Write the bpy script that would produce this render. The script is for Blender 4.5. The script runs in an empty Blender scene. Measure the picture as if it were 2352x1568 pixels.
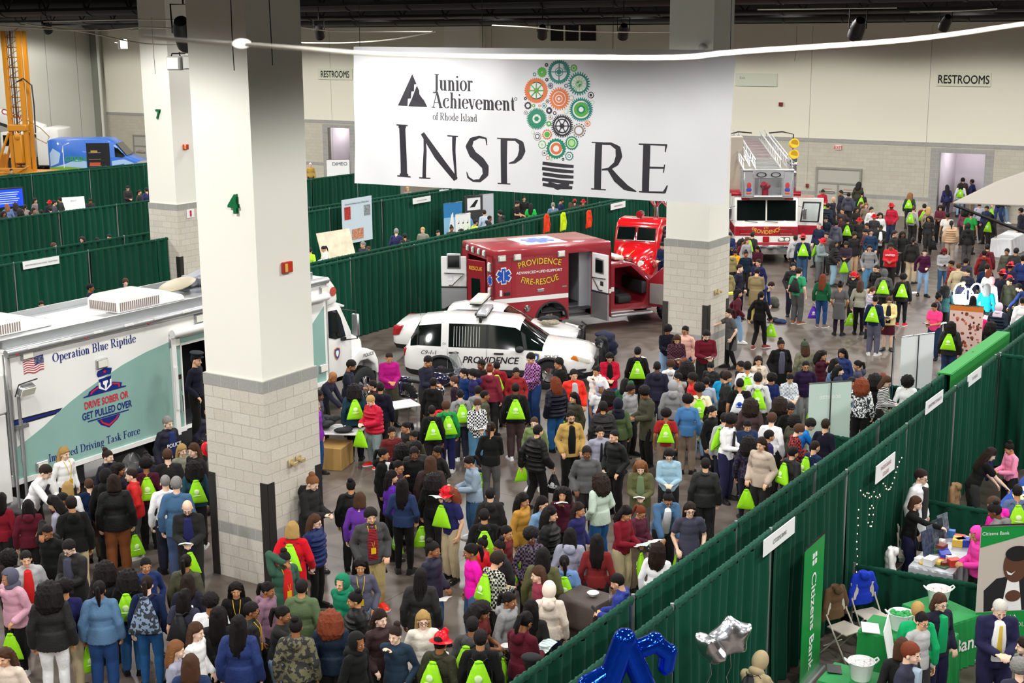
import bpy, bmesh, math, random
import numpy as np
from mathutils import Vector, Matrix, Euler, noise
random.seed(7)
PI = math.pi
sc = bpy.context.scene
COL = sc.collection
# ---------------------------------------------------------------- camera
F_PX, PITCH, ROLL, CAM_H = 3200.0, math.radians(12.6), math.radians(-0.4), 9.2
YAW = math.radians(57.0)                     # direction of the hall's long axis
cam_d = bpy.data.cameras.new('camera')
cam = bpy.data.objects.new('camera', cam_d); COL.objects.link(cam)
cam_d.sensor_width = 36.0; cam_d.lens = 36.0 * F_PX / 2352
cam.location = (0, 0, CAM_H)
cam.matrix_world = Matrix.Translation((0, 0, CAM_H)) @ Matrix.Rotation(PI/2 - PITCH, 4, 'X') @ Matrix.Rotation(ROLL, 4, 'Z')
cam_d.clip_end = 300
cam_d.dof.use_dof = True; cam_d.dof.focus_distance = 26; cam_d.dof.aperture_fstop = 4.5
sc.camera = cam
CAMI = cam.matrix_world.inverted()
def ray(x, y):
 return (cam.matrix_world.to_3x3() @ Vector(((x-1176)/F_PX, -(y-784)/F_PX, -1.0)))
def G(x, y, z=0.0):
 d = ray(x, y); t = (z - CAM_H) / d.z
 return Vector((0, 0, CAM_H)) + d * t
# ---------------------------------------------------------------- world, exposure
w = bpy.data.worlds.new('world'); sc.world = w; w.use_nodes = True
w.node_tree.nodes['Background'].inputs[0].default_value = (0.80, 0.86, 0.9, 1)
w.node_tree.nodes['Background'].inputs[1].default_value = 0.02
sc.view_settings.view_transform = 'Standard'; sc.view_settings.look = 'None'
sc.view_settings.gamma = 1; sc.view_settings.use_curve_mapping = False
sc.view_settings.exposure = 0.3
sc.cycles.max_bounces = 6; sc.cycles.diffuse_bounces = 3; sc.cycles.glossy_bounces = 3
sc.cycles.transmission_bounces = 4; sc.cycles.transparent_max_bounces = 6
sc.cycles.use_adaptive_sampling = True; sc.cycles.adaptive_threshold = 0.02
sc.cycles.sample_clamp_indirect = 4
# ---------------------------------------------------------------- hall lamps (high-bay downlights under the roof)
LAMPS = []
AX = Vector((math.cos(YAW), math.sin(YAW), 0)); BX = Vector((math.sin(YAW), -math.cos(YAW), 0))
def hall(a, b, z=0.0): return AX*a + BX*b + Vector((0, 0, z))     # hall coordinates -> world
for i in range(-1, 9):
 for j in range(-9, 5):
  p = hall(4 + i*8.2, -1 + j*8.2, 9.9)
  if p.y < -8 or abs(p.x) > p.y*0.42 + 16 or p.dot(AX) > 66 or p.dot(BX) < -77: continue
  L = bpy.data.lights.new('hall_lamp', 'SPOT'); L.energy = 1050; L.spot_size = math.radians(156); L.spot_blend = 0.25
  L.shadow_soft_size = 0.5; L.color = (1.0, 0.985, 0.955)
  o = bpy.data.objects.new('hall_lamp', L); COL.objects.link(o); o.location = p; LAMPS.append(p)
L = bpy.data.lights.new('cord_fill', 'POINT'); L.energy = 200; L.shadow_soft_size = .4; o = bpy.data.objects.new('cord_fill', L); COL.objects.link(o); o.location = (0, -2.5, 11.9)  # unseen fill light behind the camera, added to brighten the near cord
# ---------------------------------------------------------------- helpers
def lin(c):
 if isinstance(c, str):
  c = c.lstrip('#'); c = [int(c[i:i+2], 16)/255 for i in (0, 2, 4)]
 return tuple(x/12.92 if x <= 0.04045 else ((x+0.055)/1.055)**2.4 for x in c) + (1,)
MATS = {}
def mat(c, rough=0.6, metal=0.0, bump=0.0, bscale=40, var=0.0, vscale=5, coat=0.0, spec=0.5, trans=0.0, sheen=0.0, alpha=1.0, kind='noise', c2=None, emit=0.0):
 key = (c, rough, metal, bump, bscale, var, vscale, coat, spec, trans, sheen, alpha, kind, c2, emit)
 if key in MATS: return MATS[key]
 m = bpy.data.materials.new('material_%d' % len(MATS)); m.use_nodes = True; MATS[key] = m
 nt = m.node_tree; b = nt.nodes['Principled BSDF']; col = lin(c)
 b.inputs['Base Color'].default_value = col; b.inputs['Roughness'].default_value = rough
 b.inputs['Metallic'].default_value = metal; b.inputs['Coat Weight'].default_value = coat
 b.inputs['Specular IOR Level'].default_value = spec; b.inputs['Sheen Weight'].default_value = sheen
 if trans: b.inputs['Transmission Weight'].default_value = trans
 if alpha < 1: b.inputs['Alpha'].default_value = alpha
 if emit: b.inputs['Emission Color'].default_value = col; b.inputs['Emission Strength'].default_value = emit
 if bump or var or c2:
  tc = nt.nodes.new('ShaderNodeTexCoord')
  if kind == 'wave':
   n = nt.nodes.new('ShaderNodeTexWave'); n.inputs['Scale'].default_value = bscale; n.inputs['Distortion'].default_value = 3
   n.inputs['Detail'].default_value = 2
  elif kind == 'check':
   n = nt.nodes.new('ShaderNodeTexChecker'); n.inputs['Scale'].default_value = bscale
  elif kind == 'voronoi':
   n = nt.nodes.new('ShaderNodeTexVoronoi'); n.inputs['Scale'].default_value = bscale
  else:
   n = nt.nodes.new('ShaderNodeTexNoise'); n.inputs['Scale'].default_value = bscale; n.inputs['Detail'].default_value = 4
  nt.links.new(tc.outputs['Object'], n.inputs['Vector'])
  if bump:
   bp = nt.nodes.new('ShaderNodeBump'); bp.inputs['Strength'].default_value = bump; bp.inputs['Distance'].default_value = 0.02
   nt.links.new(n.outputs['Fac'] if 'Fac' in n.outputs else n.outputs[0], bp.inputs['Height']); nt.links.new(bp.outputs[0], b.inputs['Normal'])
  if var or c2:
   n2 = n
   if not c2:
    n2 = nt.nodes.new('ShaderNodeTexNoise'); n2.inputs['Scale'].default_value = vscale; n2.inputs['Detail'].default_value = 6
    nt.links.new(tc.outputs['Object'], n2.inputs['Vector'])
   r = nt.nodes.new('ShaderNodeValToRGB')
   lo = tuple(x*(1-var) for x in col[:3]) + (1,); hi = tuple(min(1, x*(1+var)) for x in col[:3]) + (1,)
   r.color_ramp.elements[0].position = 0.35; r.color_ramp.elements[1].position = 0.65
   if c2: lo, hi = col, lin(c2); r.color_ramp.elements[0].position = 0.47; r.color_ramp.elements[1].position = 0.53
   r.color_ramp.elements[0].color = lo; r.color_ramp.elements[1].color = hi
   nt.links.new(n2.outputs['Fac'] if 'Fac' in n2.outputs else n2.outputs[0], r.inputs[0]); nt.links.new(r.outputs[0], b.inputs['Base Color'])
 return m
class MB:
 """collects shapes into one mesh; M is the current transform, mi the material slot"""
 def __init__(s): s.v = []; s.f = []; s.m = []; s.M = Matrix.Identity(4); s.mi = 0; s.sm = []
 def add(s, vs, fs, smooth=False):
  n = len(s.v); M = s.M
  s.v.extend([tuple(M @ Vector(p)) for p in vs]); s.f.extend([tuple(i+n for i in q) for q in fs])
  s.m.extend([s.mi]*len(fs)); s.sm.extend([smooth]*len(fs)); return s
 def bm(s, bm, smooth=False):
  bm.verts.index_update(); r = s.add([v.co[:] for v in bm.verts], [[v.index for v in f.verts] for f in bm.faces], smooth); bm.free(); return r
 def box(s, x0, x1, y0, y1, z0, z1, bev=0.0, seg=2):
  vs = [(x, y, z) for z in (z0, z1) for y in (y0, y1) for x in (x0, x1)]
  fs = [(0, 2, 3, 1), (4, 5, 7, 6), (0, 1, 5, 4), (2, 6, 7, 3), (0, 4, 6, 2), (1, 3, 7, 5)]
  if not bev: return s.add(vs, fs)
  b = bmesh.new(); V = [b.verts.new(p) for p in vs]
  for q in fs: b.faces.new([V[i] for i in q])
  bmesh.ops.bevel(b, geom=b.edges[:], offset=bev, segments=seg, affect='EDGES', profile=0.5)
  return s.bm(b, seg > 1)
 def tube(s, pts, r, n=8, caps=True, smooth=True):
  pts = [Vector(p) for p in pts]; k = len(pts); rs = r if hasattr(r, '__len__') else [r]*k
  vs = []; fs = []; up = None
  for i, p in enumerate(pts):
   d = (pts[min(i+1, k-1)] - pts[max(i-1, 0)]).normalized()
   if up is None: up = Vector((0, 0, 1)) if abs(d.z) < .9 else Vector((1, 0, 0))
   a = d.cross(up).normalized(); b_ = a.cross(d); up = b_
   for j in range(n):
    t = 2*PI*j/n; vs.append(p + (a*math.cos(t) + b_*math.sin(t))*rs[i])
  for i in range(k-1):
   for j in range(n): fs.append((i*n+j, i*n+(j+1) % n, (i+1)*n+(j+1) % n, (i+1)*n+j))
  if caps: fs.append(tuple(range(n-1, -1, -1))); fs.append(tuple((k-1)*n+j for j in range(n)))
  return s.add(vs, fs, smooth)
 def cyl(s, a, b, r, n=16, r2=None): return s.tube([a, b], [r, r if r2 is None else r2], n, True, n > 6)
 def lathe(s, prof, n=24, caps=True):          # prof: (r, z) list about the Z axis
  k = len(prof); vs = [(r*math.cos(2*PI*j/n), r*math.sin(2*PI*j/n), z) for r, z in prof for j in range(n)]
  fs = [(i*n+j, i*n+(j+1) % n, (i+1)*n+(j+1) % n, (i+1)*n+j) for i in range(k-1) for j in range(n)]
  if caps: fs += [tuple(range(n-1, -1, -1)), tuple((k-1)*n+j for j in range(n))]
  return s.add(vs, fs, True)
 def prism(s, poly, y0, y1, ax='y'):            # polygon in XZ (or XY for ax z, YZ for ax x) extruded
  def P(a, b, t): return (a, t, b) if ax == 'y' else ((a, b, t) if ax == 'z' else (t, a, b))
  n = len(poly); vs = [P(a, b, y0) for a, b in poly] + [P(a, b, y1) for a, b in poly]
  fs = [(i, (i+1) % n, (i+1) % n+n, i+n) for i in range(n)] + [tuple(range(n-1, -1, -1)), tuple(range(n, 2*n))]
  return s.add(vs, fs)
 def prismb(s, poly, y0, y1, bev=.05, ax='y', seg=2):
  t = MB(); t.prism(poly, y0, y1, ax); b = bmesh.new(); V = [b.verts.new(p) for p in t.v]
  for q in t.f: b.faces.new([V[i] for i in q])
  bmesh.ops.recalc_face_normals(b, faces=b.faces[:])
  bmesh.ops.bevel(b, geom=b.edges[:], offset=bev, segments=seg, affect='EDGES', profile=.5, clamp_overlap=True)
  return s.bm(b, True)
 def ell(s, c, r, n=16, k=10):
  vs = []; fs = []
  for i in range(1, k):
   a = PI*i/k
   for j in range(n):
    t = 2*PI*j/n; vs.append((c[0]+r[0]*math.sin(a)*math.cos(t), c[1]+r[1]*math.sin(a)*math.sin(t), c[2]+r[2]*math.cos(a)))
  vs += [(c[0], c[1], c[2]+r[2]), (c[0], c[1], c[2]-r[2])]; T = len(vs)-2
  for i in range(k-2):
   for j in range(n): fs.append((i*n+j, (i+1)*n+j, (i+1)*n+(j+1) % n, i*n+(j+1) % n))
  for j in range(n): fs.append((T, j, (j+1) % n)); fs.append((T+1, (k-2)*n+(j+1) % n, (k-2)*n+j))
  return s.add(vs, fs, True)
 def mesh(s, name, mats=()):
  me = bpy.data.meshes.new(name); me.from_pydata(s.v, [], s.f)
  for m in (mats if isinstance(mats, (list, tuple)) else [mats]): me.materials.append(m)
  me.polygons.foreach_set('material_index', s.m); me.polygons.foreach_set('use_smooth', s.sm); me.update()
  b = bmesh.new(); b.from_mesh(me); bmesh.ops.recalc_face_normals(b, faces=b.faces[:]); b.to_mesh(me); b.free()
  if any(s.sm): me.set_sharp_from_angle(angle=0.75)
  return me
 def obj(s, name, mats, parent=None, loc=None, rz=None):
  return link(name, s.mesh(name, mats), parent, loc, rz)
def link(name, data, parent=None, loc=None, rz=None):
 o = bpy.data.objects.new(name, data); COL.objects.link(o)
 if parent: o.parent = parent
 if loc is not None: o.location = loc
 if rz is not None: o.rotation_euler = (0, 0, rz)
 return o
LABELS = {}
def tag(o, label, cat, group=None, kind=None):
 o['label'] = label; o['category'] = cat; LABELS.setdefault(label, []).append(o.name)
 if group: o['group'] = group
 if kind: o['kind'] = kind
 return o
def thing(name, label, cat, loc=(0, 0, 0), rz=0.0, group=None):
 o = link(name, None, None, loc, rz); o.empty_display_size = 0.2; return tag(o, label, cat, group)
def struct(name, mb, mats, label=None, parent=None):
 o = mb.obj(name, mats, parent); o['kind'] = 'structure'
 if label: o['label'] = label
 return o
def copy_tree(o, parent=None):
 c = o.copy(); COL.objects.link(c)
 if parent: c.parent = parent
 for ch in [x for x in CHILD.get(o.name, [])] if False else list(o.children): copy_tree(ch, c)
 return c
def text_mesh(s, size=1.0, bold=0.0, space=1.0, shear=0.0, sx=1.0, depth=0.004, align='CENTER', arc=0.0):
 """the built-in sans letters as a mesh in the XZ plane, facing -Y, baseline z=0; arc bends the baseline"""
 dup = bold if bold and 'M' in s else 0; bold = 0 if dup else bold
 cu = bpy.data.curves.new('lettering', 'FONT'); cu.body = s; cu.size = 1.0; cu.offset = bold; cu.space_character = space
 cu.shear = shear; cu.align_x = align; cu.extrude = 0.0; cu.resolution_u = 4
 o = bpy.data.objects.new('lettering', cu); COL.objects.link(o)
 dg = bpy.context.evaluated_depsgraph_get(); me = bpy.data.meshes.new_from_object(o.evaluated_get(dg))
 bpy.data.objects.remove(o); bpy.data.curves.remove(cu)
 vs = [v.co.copy() for v in me.vertices]; fs = [tuple(p.vertices) for p in me.polygons]; bpy.data.meshes.remove(me)
 if dup: n = len(vs); d_ = dup*.8; vs = [v+Vector((k*d_, j*d_, 0)) for k, j in ((-1, 0), (1, 0), (0, 1), (0, -1)) for v in vs]; fs = [tuple(i+n*k for i in f) for k in range(4) for f in fs]
 out = []
 for v in vs:
  x = v.x*size*sx; z = v.y*size
  if arc: a = x/arc; x, z = (arc - 0)*math.sin(a) + (z)*math.sin(a), (arc+z)*math.cos(a) - arc
  out.append((x, -depth, z))
 return out, fs
def letters(name, s, mats, parent, loc, rz=0.0, rot=None, **k):
 vs, fs = text_mesh(s, **k); mb = MB(); mb.add(vs, fs)
 me = bpy.data.meshes.new(name); me.from_pydata(mb.v, [], mb.f); me.materials.append(mats); me.update()
 o = link(name, me, parent, loc); o.rotation_euler = rot if rot else (0, 0, rz)
 return o
# serif stroke letters: each glyph is a list of polylines (x, y, width); serifs are strokes as well
def stroke_poly(mb, pts, y=0.0):
 k = len(pts); L = []; Rr = []
 for i, (x, z, wd) in enumerate(pts):
  a = pts[max(i-1, 0)]; b = pts[min(i+1, k-1)]; dx, dz = b[0]-a[0], b[1]-a[1]; n = math.hypot(dx, dz) or 1
  nx, nz = -dz/n*wd/2, dx/n*wd/2; L.append((x+nx, y, z+nz)); Rr.append((x-nx, y, z-nz))
 mb.add(L+Rr, [(i, i+1, k+i+1, k+i) for i in range(k-1)])
def arcp(cx, cz, rx, rz, a0, a1, w0, w1, n=10):   # degrees; thick at the sides, thin at top and bottom
 return [(cx+rx*math.cos(math.radians(a)), cz+rz*math.sin(math.radians(a)), w1+(w0-w1)*abs(math.cos(math.radians(a)))**1.5) for a in [a0+(a1-a0)*i/n for i in range(n+1)]]
def glyph(c, B=0.12, T=0.035):
 """strokes and advance width for a high-contrast serif letter, cap height 1, x-height .64"""
 def v(x, z0, z1): return [(x, z0, B), (x, z1, B)]
 def sf(x, z, h=.13): return [(x-h, z, T*1.3), (x+h, z, T*1.3)]
 t = T/2; X = .64
 if c == 'O': return [arcp(.4, .5, .34, .48, 0, 360, B*1.15, T, 22)], .86
 if c == 'B': return [v(.16, 0, 1), sf(.1, t, .1), sf(.1, 1-t, .1), [(.16, 1-t, T), (.35, 1-t, T)] , arcp(.35, .76, .2, .23, 90, -90, B, T), [(.16, .52, T), (.37, .52, T)], arcp(.37, .27, .24, .255, 90, -90, B*1.1, T), [(.16, t, T), (.37, t, T)]], .72
 if c == 'R': return [v(.16, 0, 1), sf(.16, t), sf(.1, 1-t, .1), [(.16, 1-t, T), (.36, 1-t, T)], arcp(.36, .75, .21, .24, 90, -90, B, T), [(.16, .5, T), (.36, .5, T)], [(.36, .5, B*.8), (.5, .2, B), (.66, .03, B*.9), (.76, .02, T)]], .78
 if c == 'D': return [v(.16, 0, 1), sf(.1, t, .1), sf(.1, 1-t, .1), [(.16, 1-t, T), (.36, 1-t, T)], arcp(.36, .5, .35, .485, 90, -90, B*1.15, T, 16), [(.16, t, T), (.36, t, T)]], .84
 if c == 'T': return [v(.36, 0, 1), sf(.36, t, .16), [(.04, 1-t*1.6, T*1.8), (.68, 1-t*1.6, T*1.8)], [(.05, 1, T), (.04, .78, T)], [(.67, 1, T), (.68, .78, T)]], .72
 if c == 'F': return [v(.16, 0, 1), sf(.16, t, .16), sf(.1, 1-t, .1), [(.16, 1-t*1.5, T*1.6), (.6, 1-t*1.5, T*1.6)], [(.58, 1, T), (.6, .76, T)], [(.16, .52, T*1.3), (.44, .52, T*1.3)], [(.44, .62, T), (.44, .42, T)]], .66
 if c == 'I': return [v(.17, 0, 1), sf(.17, t, .16), sf(.17, 1-t, .16)], .34
 if c == 'J': return [v(.3, .05, 1), sf(.3, 1-t, .17), [(.3, .1, B), (.27, -.08, B*.7), (.15, -.16, T), (.06, -.1, B)]], .46
 if c == 'A': return [[(.1, 0, T), (.38, 1, T*1.2)], [(.38, 1, B), (.68, 0, B*1.1)], sf(.1, t, .12), sf(.68, t, .14), [(.2, .34, T*1.2), (.58, .34, T*1.2)]], .82
 if c == 'G' or c == 'C': return [arcp(.4, .5, .34, .48, 45, 320, B*1.15, T, 18), [(.64, .95, T), (.66, .7, T)]], .74
 if c == 'p': return [v(.15, -.28, X), sf(.15, -.28+t, .13), sf(.1, X-t, .1), arcp(.3, .32, .21, .31, 150, -150, B, T, 14)], .58
 if c == 'd': return [v(.43, 0, 1), sf(.38, 1-t, .09), sf(.48, t, .09), arcp(.27, .32, .2, .31, 30, 330, B, T, 14)], .6
 if c == 'a': return [[(.1, .5, B*.9), (.16, .61, T*1.5), (.28, .61, B*.7), (.38, .5, B), (.38, .1, B), (.5, .03, T)], [(.38, .36, T), (.2, .3, B*.7), (.1, .17, B), (.14, .04, B*.7), (.26, .03, T*1.4), (.38, .14, T)]], .54
 if c == 'b': return [v(.15, 0, 1), sf(.1, 1-t, .09), arcp(.3, .32, .21, .31, 150, -150, B, T, 14)], .58
 if c == 'e': return [arcp(.28, .32, .21, .31, 10, 320, B, T, 14), [(.09, .36, T), (.48, .36, T)]], .54
 if c == 'c': return [arcp(.28, .32, .21, .31, 50, 320, B, T, 14), [(.36, .52, B), (.4, .46, B*.8)]], .5
 if c == 'o': return [arcp(.28, .32, .21, .31, 0, 360, B, T, 18)], .56
 if c == 'r': return [v(.15, 0, X), sf(.15, t, .13), sf(.1, X-t, .1), [(.15, .45, T), (.25, .6, T*1.5), (.34, .6, B*.8), (.36, .52, B)]], .42
 if c in 'nhm':
  s = [v(.15, 0, 1 if c == 'h' else X), sf(.15, t, .12), sf(.1, (1 if c == 'h' else X)-t, .09)]; x = .15
  for k in range(2 if c == 'm' else 1):
   s += [[(x+.02, .45, T), (x+.12, .61, T*1.3), (x+.22, .6, B*.7), (x+.28, .46, B), (x+.28, 0, B)], sf(x+.28, t, .12)]; x += .28
  return s, x+.17
 if c == 'u': return [[(.15, X, B), (.15, .18, B), (.2, .04, B*.7), (.3, .03, T), (.4, .14, T)], v(.43, 0, X), sf(.1, X-t, .09), sf(.38, X-t, .09), sf(.48, t, .08)], .6
 if c == 'i': return [v(.15, 0, X), sf(.15, t, .13), sf(.1, X-t, .09), arcp(.15, .86, .035, .035, 0, 360, .07, .07, 10)], .32
 if c == 'l': return [v(.15, 0, 1), sf(.15, t, .13), sf(.1, 1-t, .09)], .31
 if c == 'k': return [v(.15, 0, 1), sf(.15, t, .12), sf(.1, 1-t, .09), [(.16, .26, T), (.42, .62, T)], sf(.42, X-t, .1), [(.25, .38, B*.9), (.48, 0, B)], sf(.48, t, .1)], .6
 if c == 't': return [[(.17, .86, T), (.17, .6, B), (.17, .12, B), (.22, .03, B*.7), (.32, .06, T)], [(.03, X-t, T*1.4), (.31, X-t, T*1.4)]], .35
 if c == 'f': return [v(.17, 0, .8), sf(.17, t, .13), [(.17, .8, B), (.22, .97, B*.7), (.33, .98, T), (.36, .9, B*.9)], [(.03, X-t, T*1.4), (.32, X-t, T*1.4)]], .36
 if c == 's': return [[(.38, .5, B*.6), (.3, .61, T), (.18, .6, B*.7), (.12, .48, B), (.24, .35, B), (.37, .22, B), (.34, .05, B*.8), (.2, .02, T), (.09, .14, B*.6)]], .46
 if c == 'v': return [[(.08, X, B), (.27, 0, B*.8)], [(.27, 0, T), (.45, X, T)], sf(.08, X-t, .1), sf(.46, X-t, .08)], .52
 if c == 'g': return [arcp(.26, .42, .16, .2, 0, 360, B, T, 14), arcp(.27, -.12, .2, .15, 0, 360, B*.6, T*1.4, 14), [(.16, .26, T), (.1, .14, B*.6), (.2, .05, B*.8), (.38, .02, B*.6), (.46, -.08, T)], [(.38, .56, T), (.48, .62, B*.7)]], .54
 return [], .32
def serif(name, s, mats, parent, loc, size=1.0, rot=(0, 0, 0), B=0.12, T=0.035, sx=1.0, gap=0.03, align='L', curve=None, depth=0.0):
 mb = MB(); x = 0.0; adv = []
 for ch in s: g, wd = glyph(ch, B, T); adv.append((x, g)); x += wd + gap
 off = -x/2 if align == 'C' else 0.0
 for x0, g in adv:
  for st in g:
   pts = []
   for (px, pz, wd) in st:
    X = (px + x0 + off)*size*sx; Z = pz*size
    if curve: Z += curve(X)
    pts.append((X, Z, wd*size))
   stroke_poly(mb, pts, -depth)
 o = mb.obj(name, mats, parent, loc); o.rotation_euler = rot; return o
# ---------------------------------------------------------------- hall shell (hall frame: x along the hall, y to the left)
HM = Matrix.Rotation(YAW, 4, 'Z')
def hw(x, y, z=0.0): return HM @ Vector((x, y, z))
def HG(px, py, z=0.0): return HM.inverted() @ G(px, py, z)          # photo pixel at height z -> hall frame
WX = 68.6; LWY = 79.5
cream = mat('#f1efe4', .75, bump=.04, bscale=3)
wallcream = mat('#e8e5d2', .8, bump=.04, bscale=3)
black = mat('#0b0b0c', .55)
black2 = mat('#141416', .5, .3)
def block_mat(base, dark, mortar, sx, sz, name):
 """concrete block: bricks by object coordinates, a dark accent course"""
 m = bpy.data.materials.new(name); m.use_nodes = True; nt = m.node_tree; b = nt.nodes['Principled BSDF']
 tc = nt.nodes.new('ShaderNodeTexCoord'); mp = nt.nodes.new('ShaderNodeSeparateXYZ'); cb = nt.nodes.new('ShaderNodeCombineXYZ')
 ad = nt.nodes.new('ShaderNodeMath'); ad.operation = 'ADD'
 nt.links.new(tc.outputs['Object'], mp.inputs[0]); nt.links.new(mp.outputs['X'], ad.inputs[0]); nt.links.new(mp.outputs['Y'], ad.inputs[1])
 nt.links.new(ad.outputs[0], cb.inputs[0]); nt.links.new(mp.outputs['Z'], cb.inputs[1])
 br = nt.nodes.new('ShaderNodeTexBrick'); br.inputs['Scale'].default_value = 1; br.inputs['Brick Width'].default_value = sx
 br.inputs['Row Height'].default_value = sz; br.inputs['Mortar Size'].default_value = .006; br.inputs['Mortar Smooth'].default_value = .1
 br.inputs['Color1'].default_value = lin(base); br.inputs['Color2'].default_value = lin(dark); br.inputs['Mortar'].default_value = lin(mortar)
 br.inputs['Bias'].default_value = 0
 nt.links.new(cb.outputs[0], br.inputs['Vector'])
 n = nt.nodes.new('ShaderNodeTexNoise'); n.inputs['Scale'].default_value = 45; n.inputs['Detail'].default_value = 5
 nt.links.new(tc.outputs['Object'], n.inputs['Vector'])
 mx = nt.nodes.new('ShaderNodeMixRGB'); mx.blend_type = 'MULTIPLY'; mx.inputs[0].default_value = .35
 nt.links.new(br.outputs['Color'], mx.inputs[1]); nt.links.new(n.outputs['Fac'], mx.inputs[2])
 hs = nt.nodes.new('ShaderNodeBrightContrast'); hs.inputs[1].default_value = .03
 nt.links.new(mx.outputs[0], hs.inputs[0]); nt.links.new(hs.outputs[0], b.inputs['Base Color'])
 bp = nt.nodes.new('ShaderNodeBump'); bp.inputs['Strength'].default_value = .4; bp.inputs['Distance'].default_value = .01; bp.invert = True
 nt.links.new(br.outputs['Fac'], bp.inputs['Height']); nt.links.new(bp.outputs[0], b.inputs['Normal'])
 b.inputs['Roughness'].default_value = .85
 return m
blk = block_mat('#dfd8ca', '#d6cebf', '#b9b1a4', .41, .2, 'pale_block')
blkw = block_mat('#cfc9b6', '#c8c1ae', '#b8b2a2', .41, .2, 'wall_block')
accent = block_mat('#a9a7a2', '#a19f9a', '#c0bcb2', .41, .2, 'accent_block')
steel = mat('#4a4744', .45, .7)
# floor: polished stained concrete with saw-cut joints
def floor_mat():
 m = bpy.data.materials.new('polished_concrete'); m.use_nodes = True; nt = m.node_tree; b = nt.nodes['Principled BSDF']
 tc = nt.nodes.new('ShaderNodeTexCoord')
 def N(s, d, dist=0):
  n = nt.nodes.new('ShaderNodeTexNoise'); n.inputs['Scale'].default_value = s; n.inputs['Detail'].default_value = d; n.inputs['Distortion'].default_value = dist
  nt.links.new(tc.outputs['Object'], n.inputs['Vector']); return n
 n1 = N(.35, 8, .6); n2 = N(1.6, 10, 1.2); n3 = N(30, 4)
 r1 = nt.nodes.new('ShaderNodeValToRGB'); e = r1.color_ramp.elements
 e[0].position = .3; e[0].color = lin('#4d413b'); e[1].position = .72; e[1].color = lin('#7d736b')
 x = e.new(.5); x.color = lin('#665b53')
 mx = nt.nodes.new('ShaderNodeMixRGB'); mx.blend_type = 'MIX'; mx.inputs[0].default_value = .5
 nt.links.new(n1.outputs['Fac'], mx.inputs[1]); nt.links.new(n2.outputs['Fac'], mx.inputs[2]); nt.links.new(mx.outputs[0], r1.inputs[0])
 br = nt.nodes.new('ShaderNodeTexBrick'); br.inputs['Scale'].default_value = 1; br.inputs['Brick Width'].default_value = 4.5
 br.inputs['Row Height'].default_value = 4.5; br.inputs['Mortar Size'].default_value = .012; br.offset = 0
 br.inputs['Color1'].default_value = (1, 1, 1, 1); br.inputs['Color2'].default_value = (.86, .86, .86, 1); br.inputs['Mortar'].default_value = (.45, .45, .45, 1)
 nt.links.new(tc.outputs['Object'], br.inputs['Vector'])
 m2 = nt.nodes.new('ShaderNodeMixRGB'); m2.blend_type = 'MULTIPLY'; m2.inputs[0].default_value = 1
 nt.links.new(r1.outputs[0], m2.inputs[1]); nt.links.new(br.outputs['Color'], m2.inputs[2]); nt.links.new(m2.outputs[0], b.inputs['Base Color'])
 rr = nt.nodes.new('ShaderNodeMapRange'); rr.inputs[3].default_value = .22; rr.inputs[4].default_value = .5
 nt.links.new(n2.outputs['Fac'], rr.inputs[0]); nt.links.new(rr.outputs[0], b.inputs['Roughness'])
 bp = nt.nodes.new('ShaderNodeBump'); bp.inputs['Strength'].default_value = .05; nt.links.new(n3.outputs['Fac'], bp.inputs['Height']); nt.links.new(bp.outputs[0], b.inputs['Normal'])
 return m
mb = MB(); mb.M = HM; mb.box(-25, WX+8, -36, LWY+1, -.2, 0)
fl = MB(); fl.box(-25, WX+8, -36, LWY+1, -.2, 0); o = struct('floor', fl, floor_mat()); o.rotation_euler.z = YAW
# back wall with a restroom opening, double doors recess; lower block wainscot with accent courses
def hstruct(name, mb, mats, label=None):
 o = struct(name, mb, mats, label); o.rotation_euler.z = YAW; return o
def hobj(name, mb, mats, parent=None):
 o = mb.obj(name, mats, parent); o.rotation_euler.z = YAW; return o
def wallpix(px, py):                                   # photo pixel on the back wall plane -> (y, z) in the hall frame
 d = HM.inverted().to_3x3() @ ray(px, py); o = Vector((0, 0, CAM_H)); t = WX/d.x; q = o + d*t; return q.y, q.z
RO = (wallpix(2255, 480)[0], wallpix(2150, 480)[0])    # restroom opening on the right (y0, y1)
RO2 = (wallpix(805, 380)[0], wallpix(755, 380)[0])     # opening left of the banner
OPH = wallpix(2200, 352)[1]
mb = MB(); ys = [-30, RO[0], RO[1], RO2[0], RO2[1], LWY]
for k in (0, 2, 4): mb.box(WX, WX+.3, ys[k], ys[k+1], 0, 3.5)
for q in (RO, RO2): mb.box(WX, WX+.3, q[0], q[1], OPH, 3.5)
mb.mi = 1
for k in (0, 2, 4): mb.box(WX-.004, WX+.29, ys[k], ys[k+1], .8, 1.0)
for q in (RO, RO2):
 mb.box(WX-.006, WX+.29, q[0]-.42, q[0], 0, OPH+.22); mb.box(WX-.006, WX+.29, q[1], q[1]+.42, 0, OPH+.22); mb.box(WX-.006, WX+.29, q[0], q[1], OPH, OPH+.22)
mb.box(WX-.01, WX+.29, -30, LWY, 3.5, 3.7)
mb.mi = 2; mb.box(WX, WX+.3, -30, LWY, 3.7, 13)
hstruct('wall_back', mb, [blkw, accent, wallcream])
alcove = mat('#d9cfd6', .7)
for q, nm in ((RO, 'wall_restroom'), (RO2, 'wall_passage')):
 mb = MB(); mb.box(WX+3, WX+3.2, q[0]-2.4, q[1]+1.5, 0, 3.4); mb.box(WX+.3, WX+3, q[1]+.0, q[1]+.15, 0, 3.4); mb.box(WX+.3, WX+3, q[0]-2.4, q[0]-2.3, 0, 3.4); mb.box(WX+.3, WX+3.2, q[0]-2.4, q[1]+1.5, 3.4, 3.5)
 hstruct(nm, mb, alcove)
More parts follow.
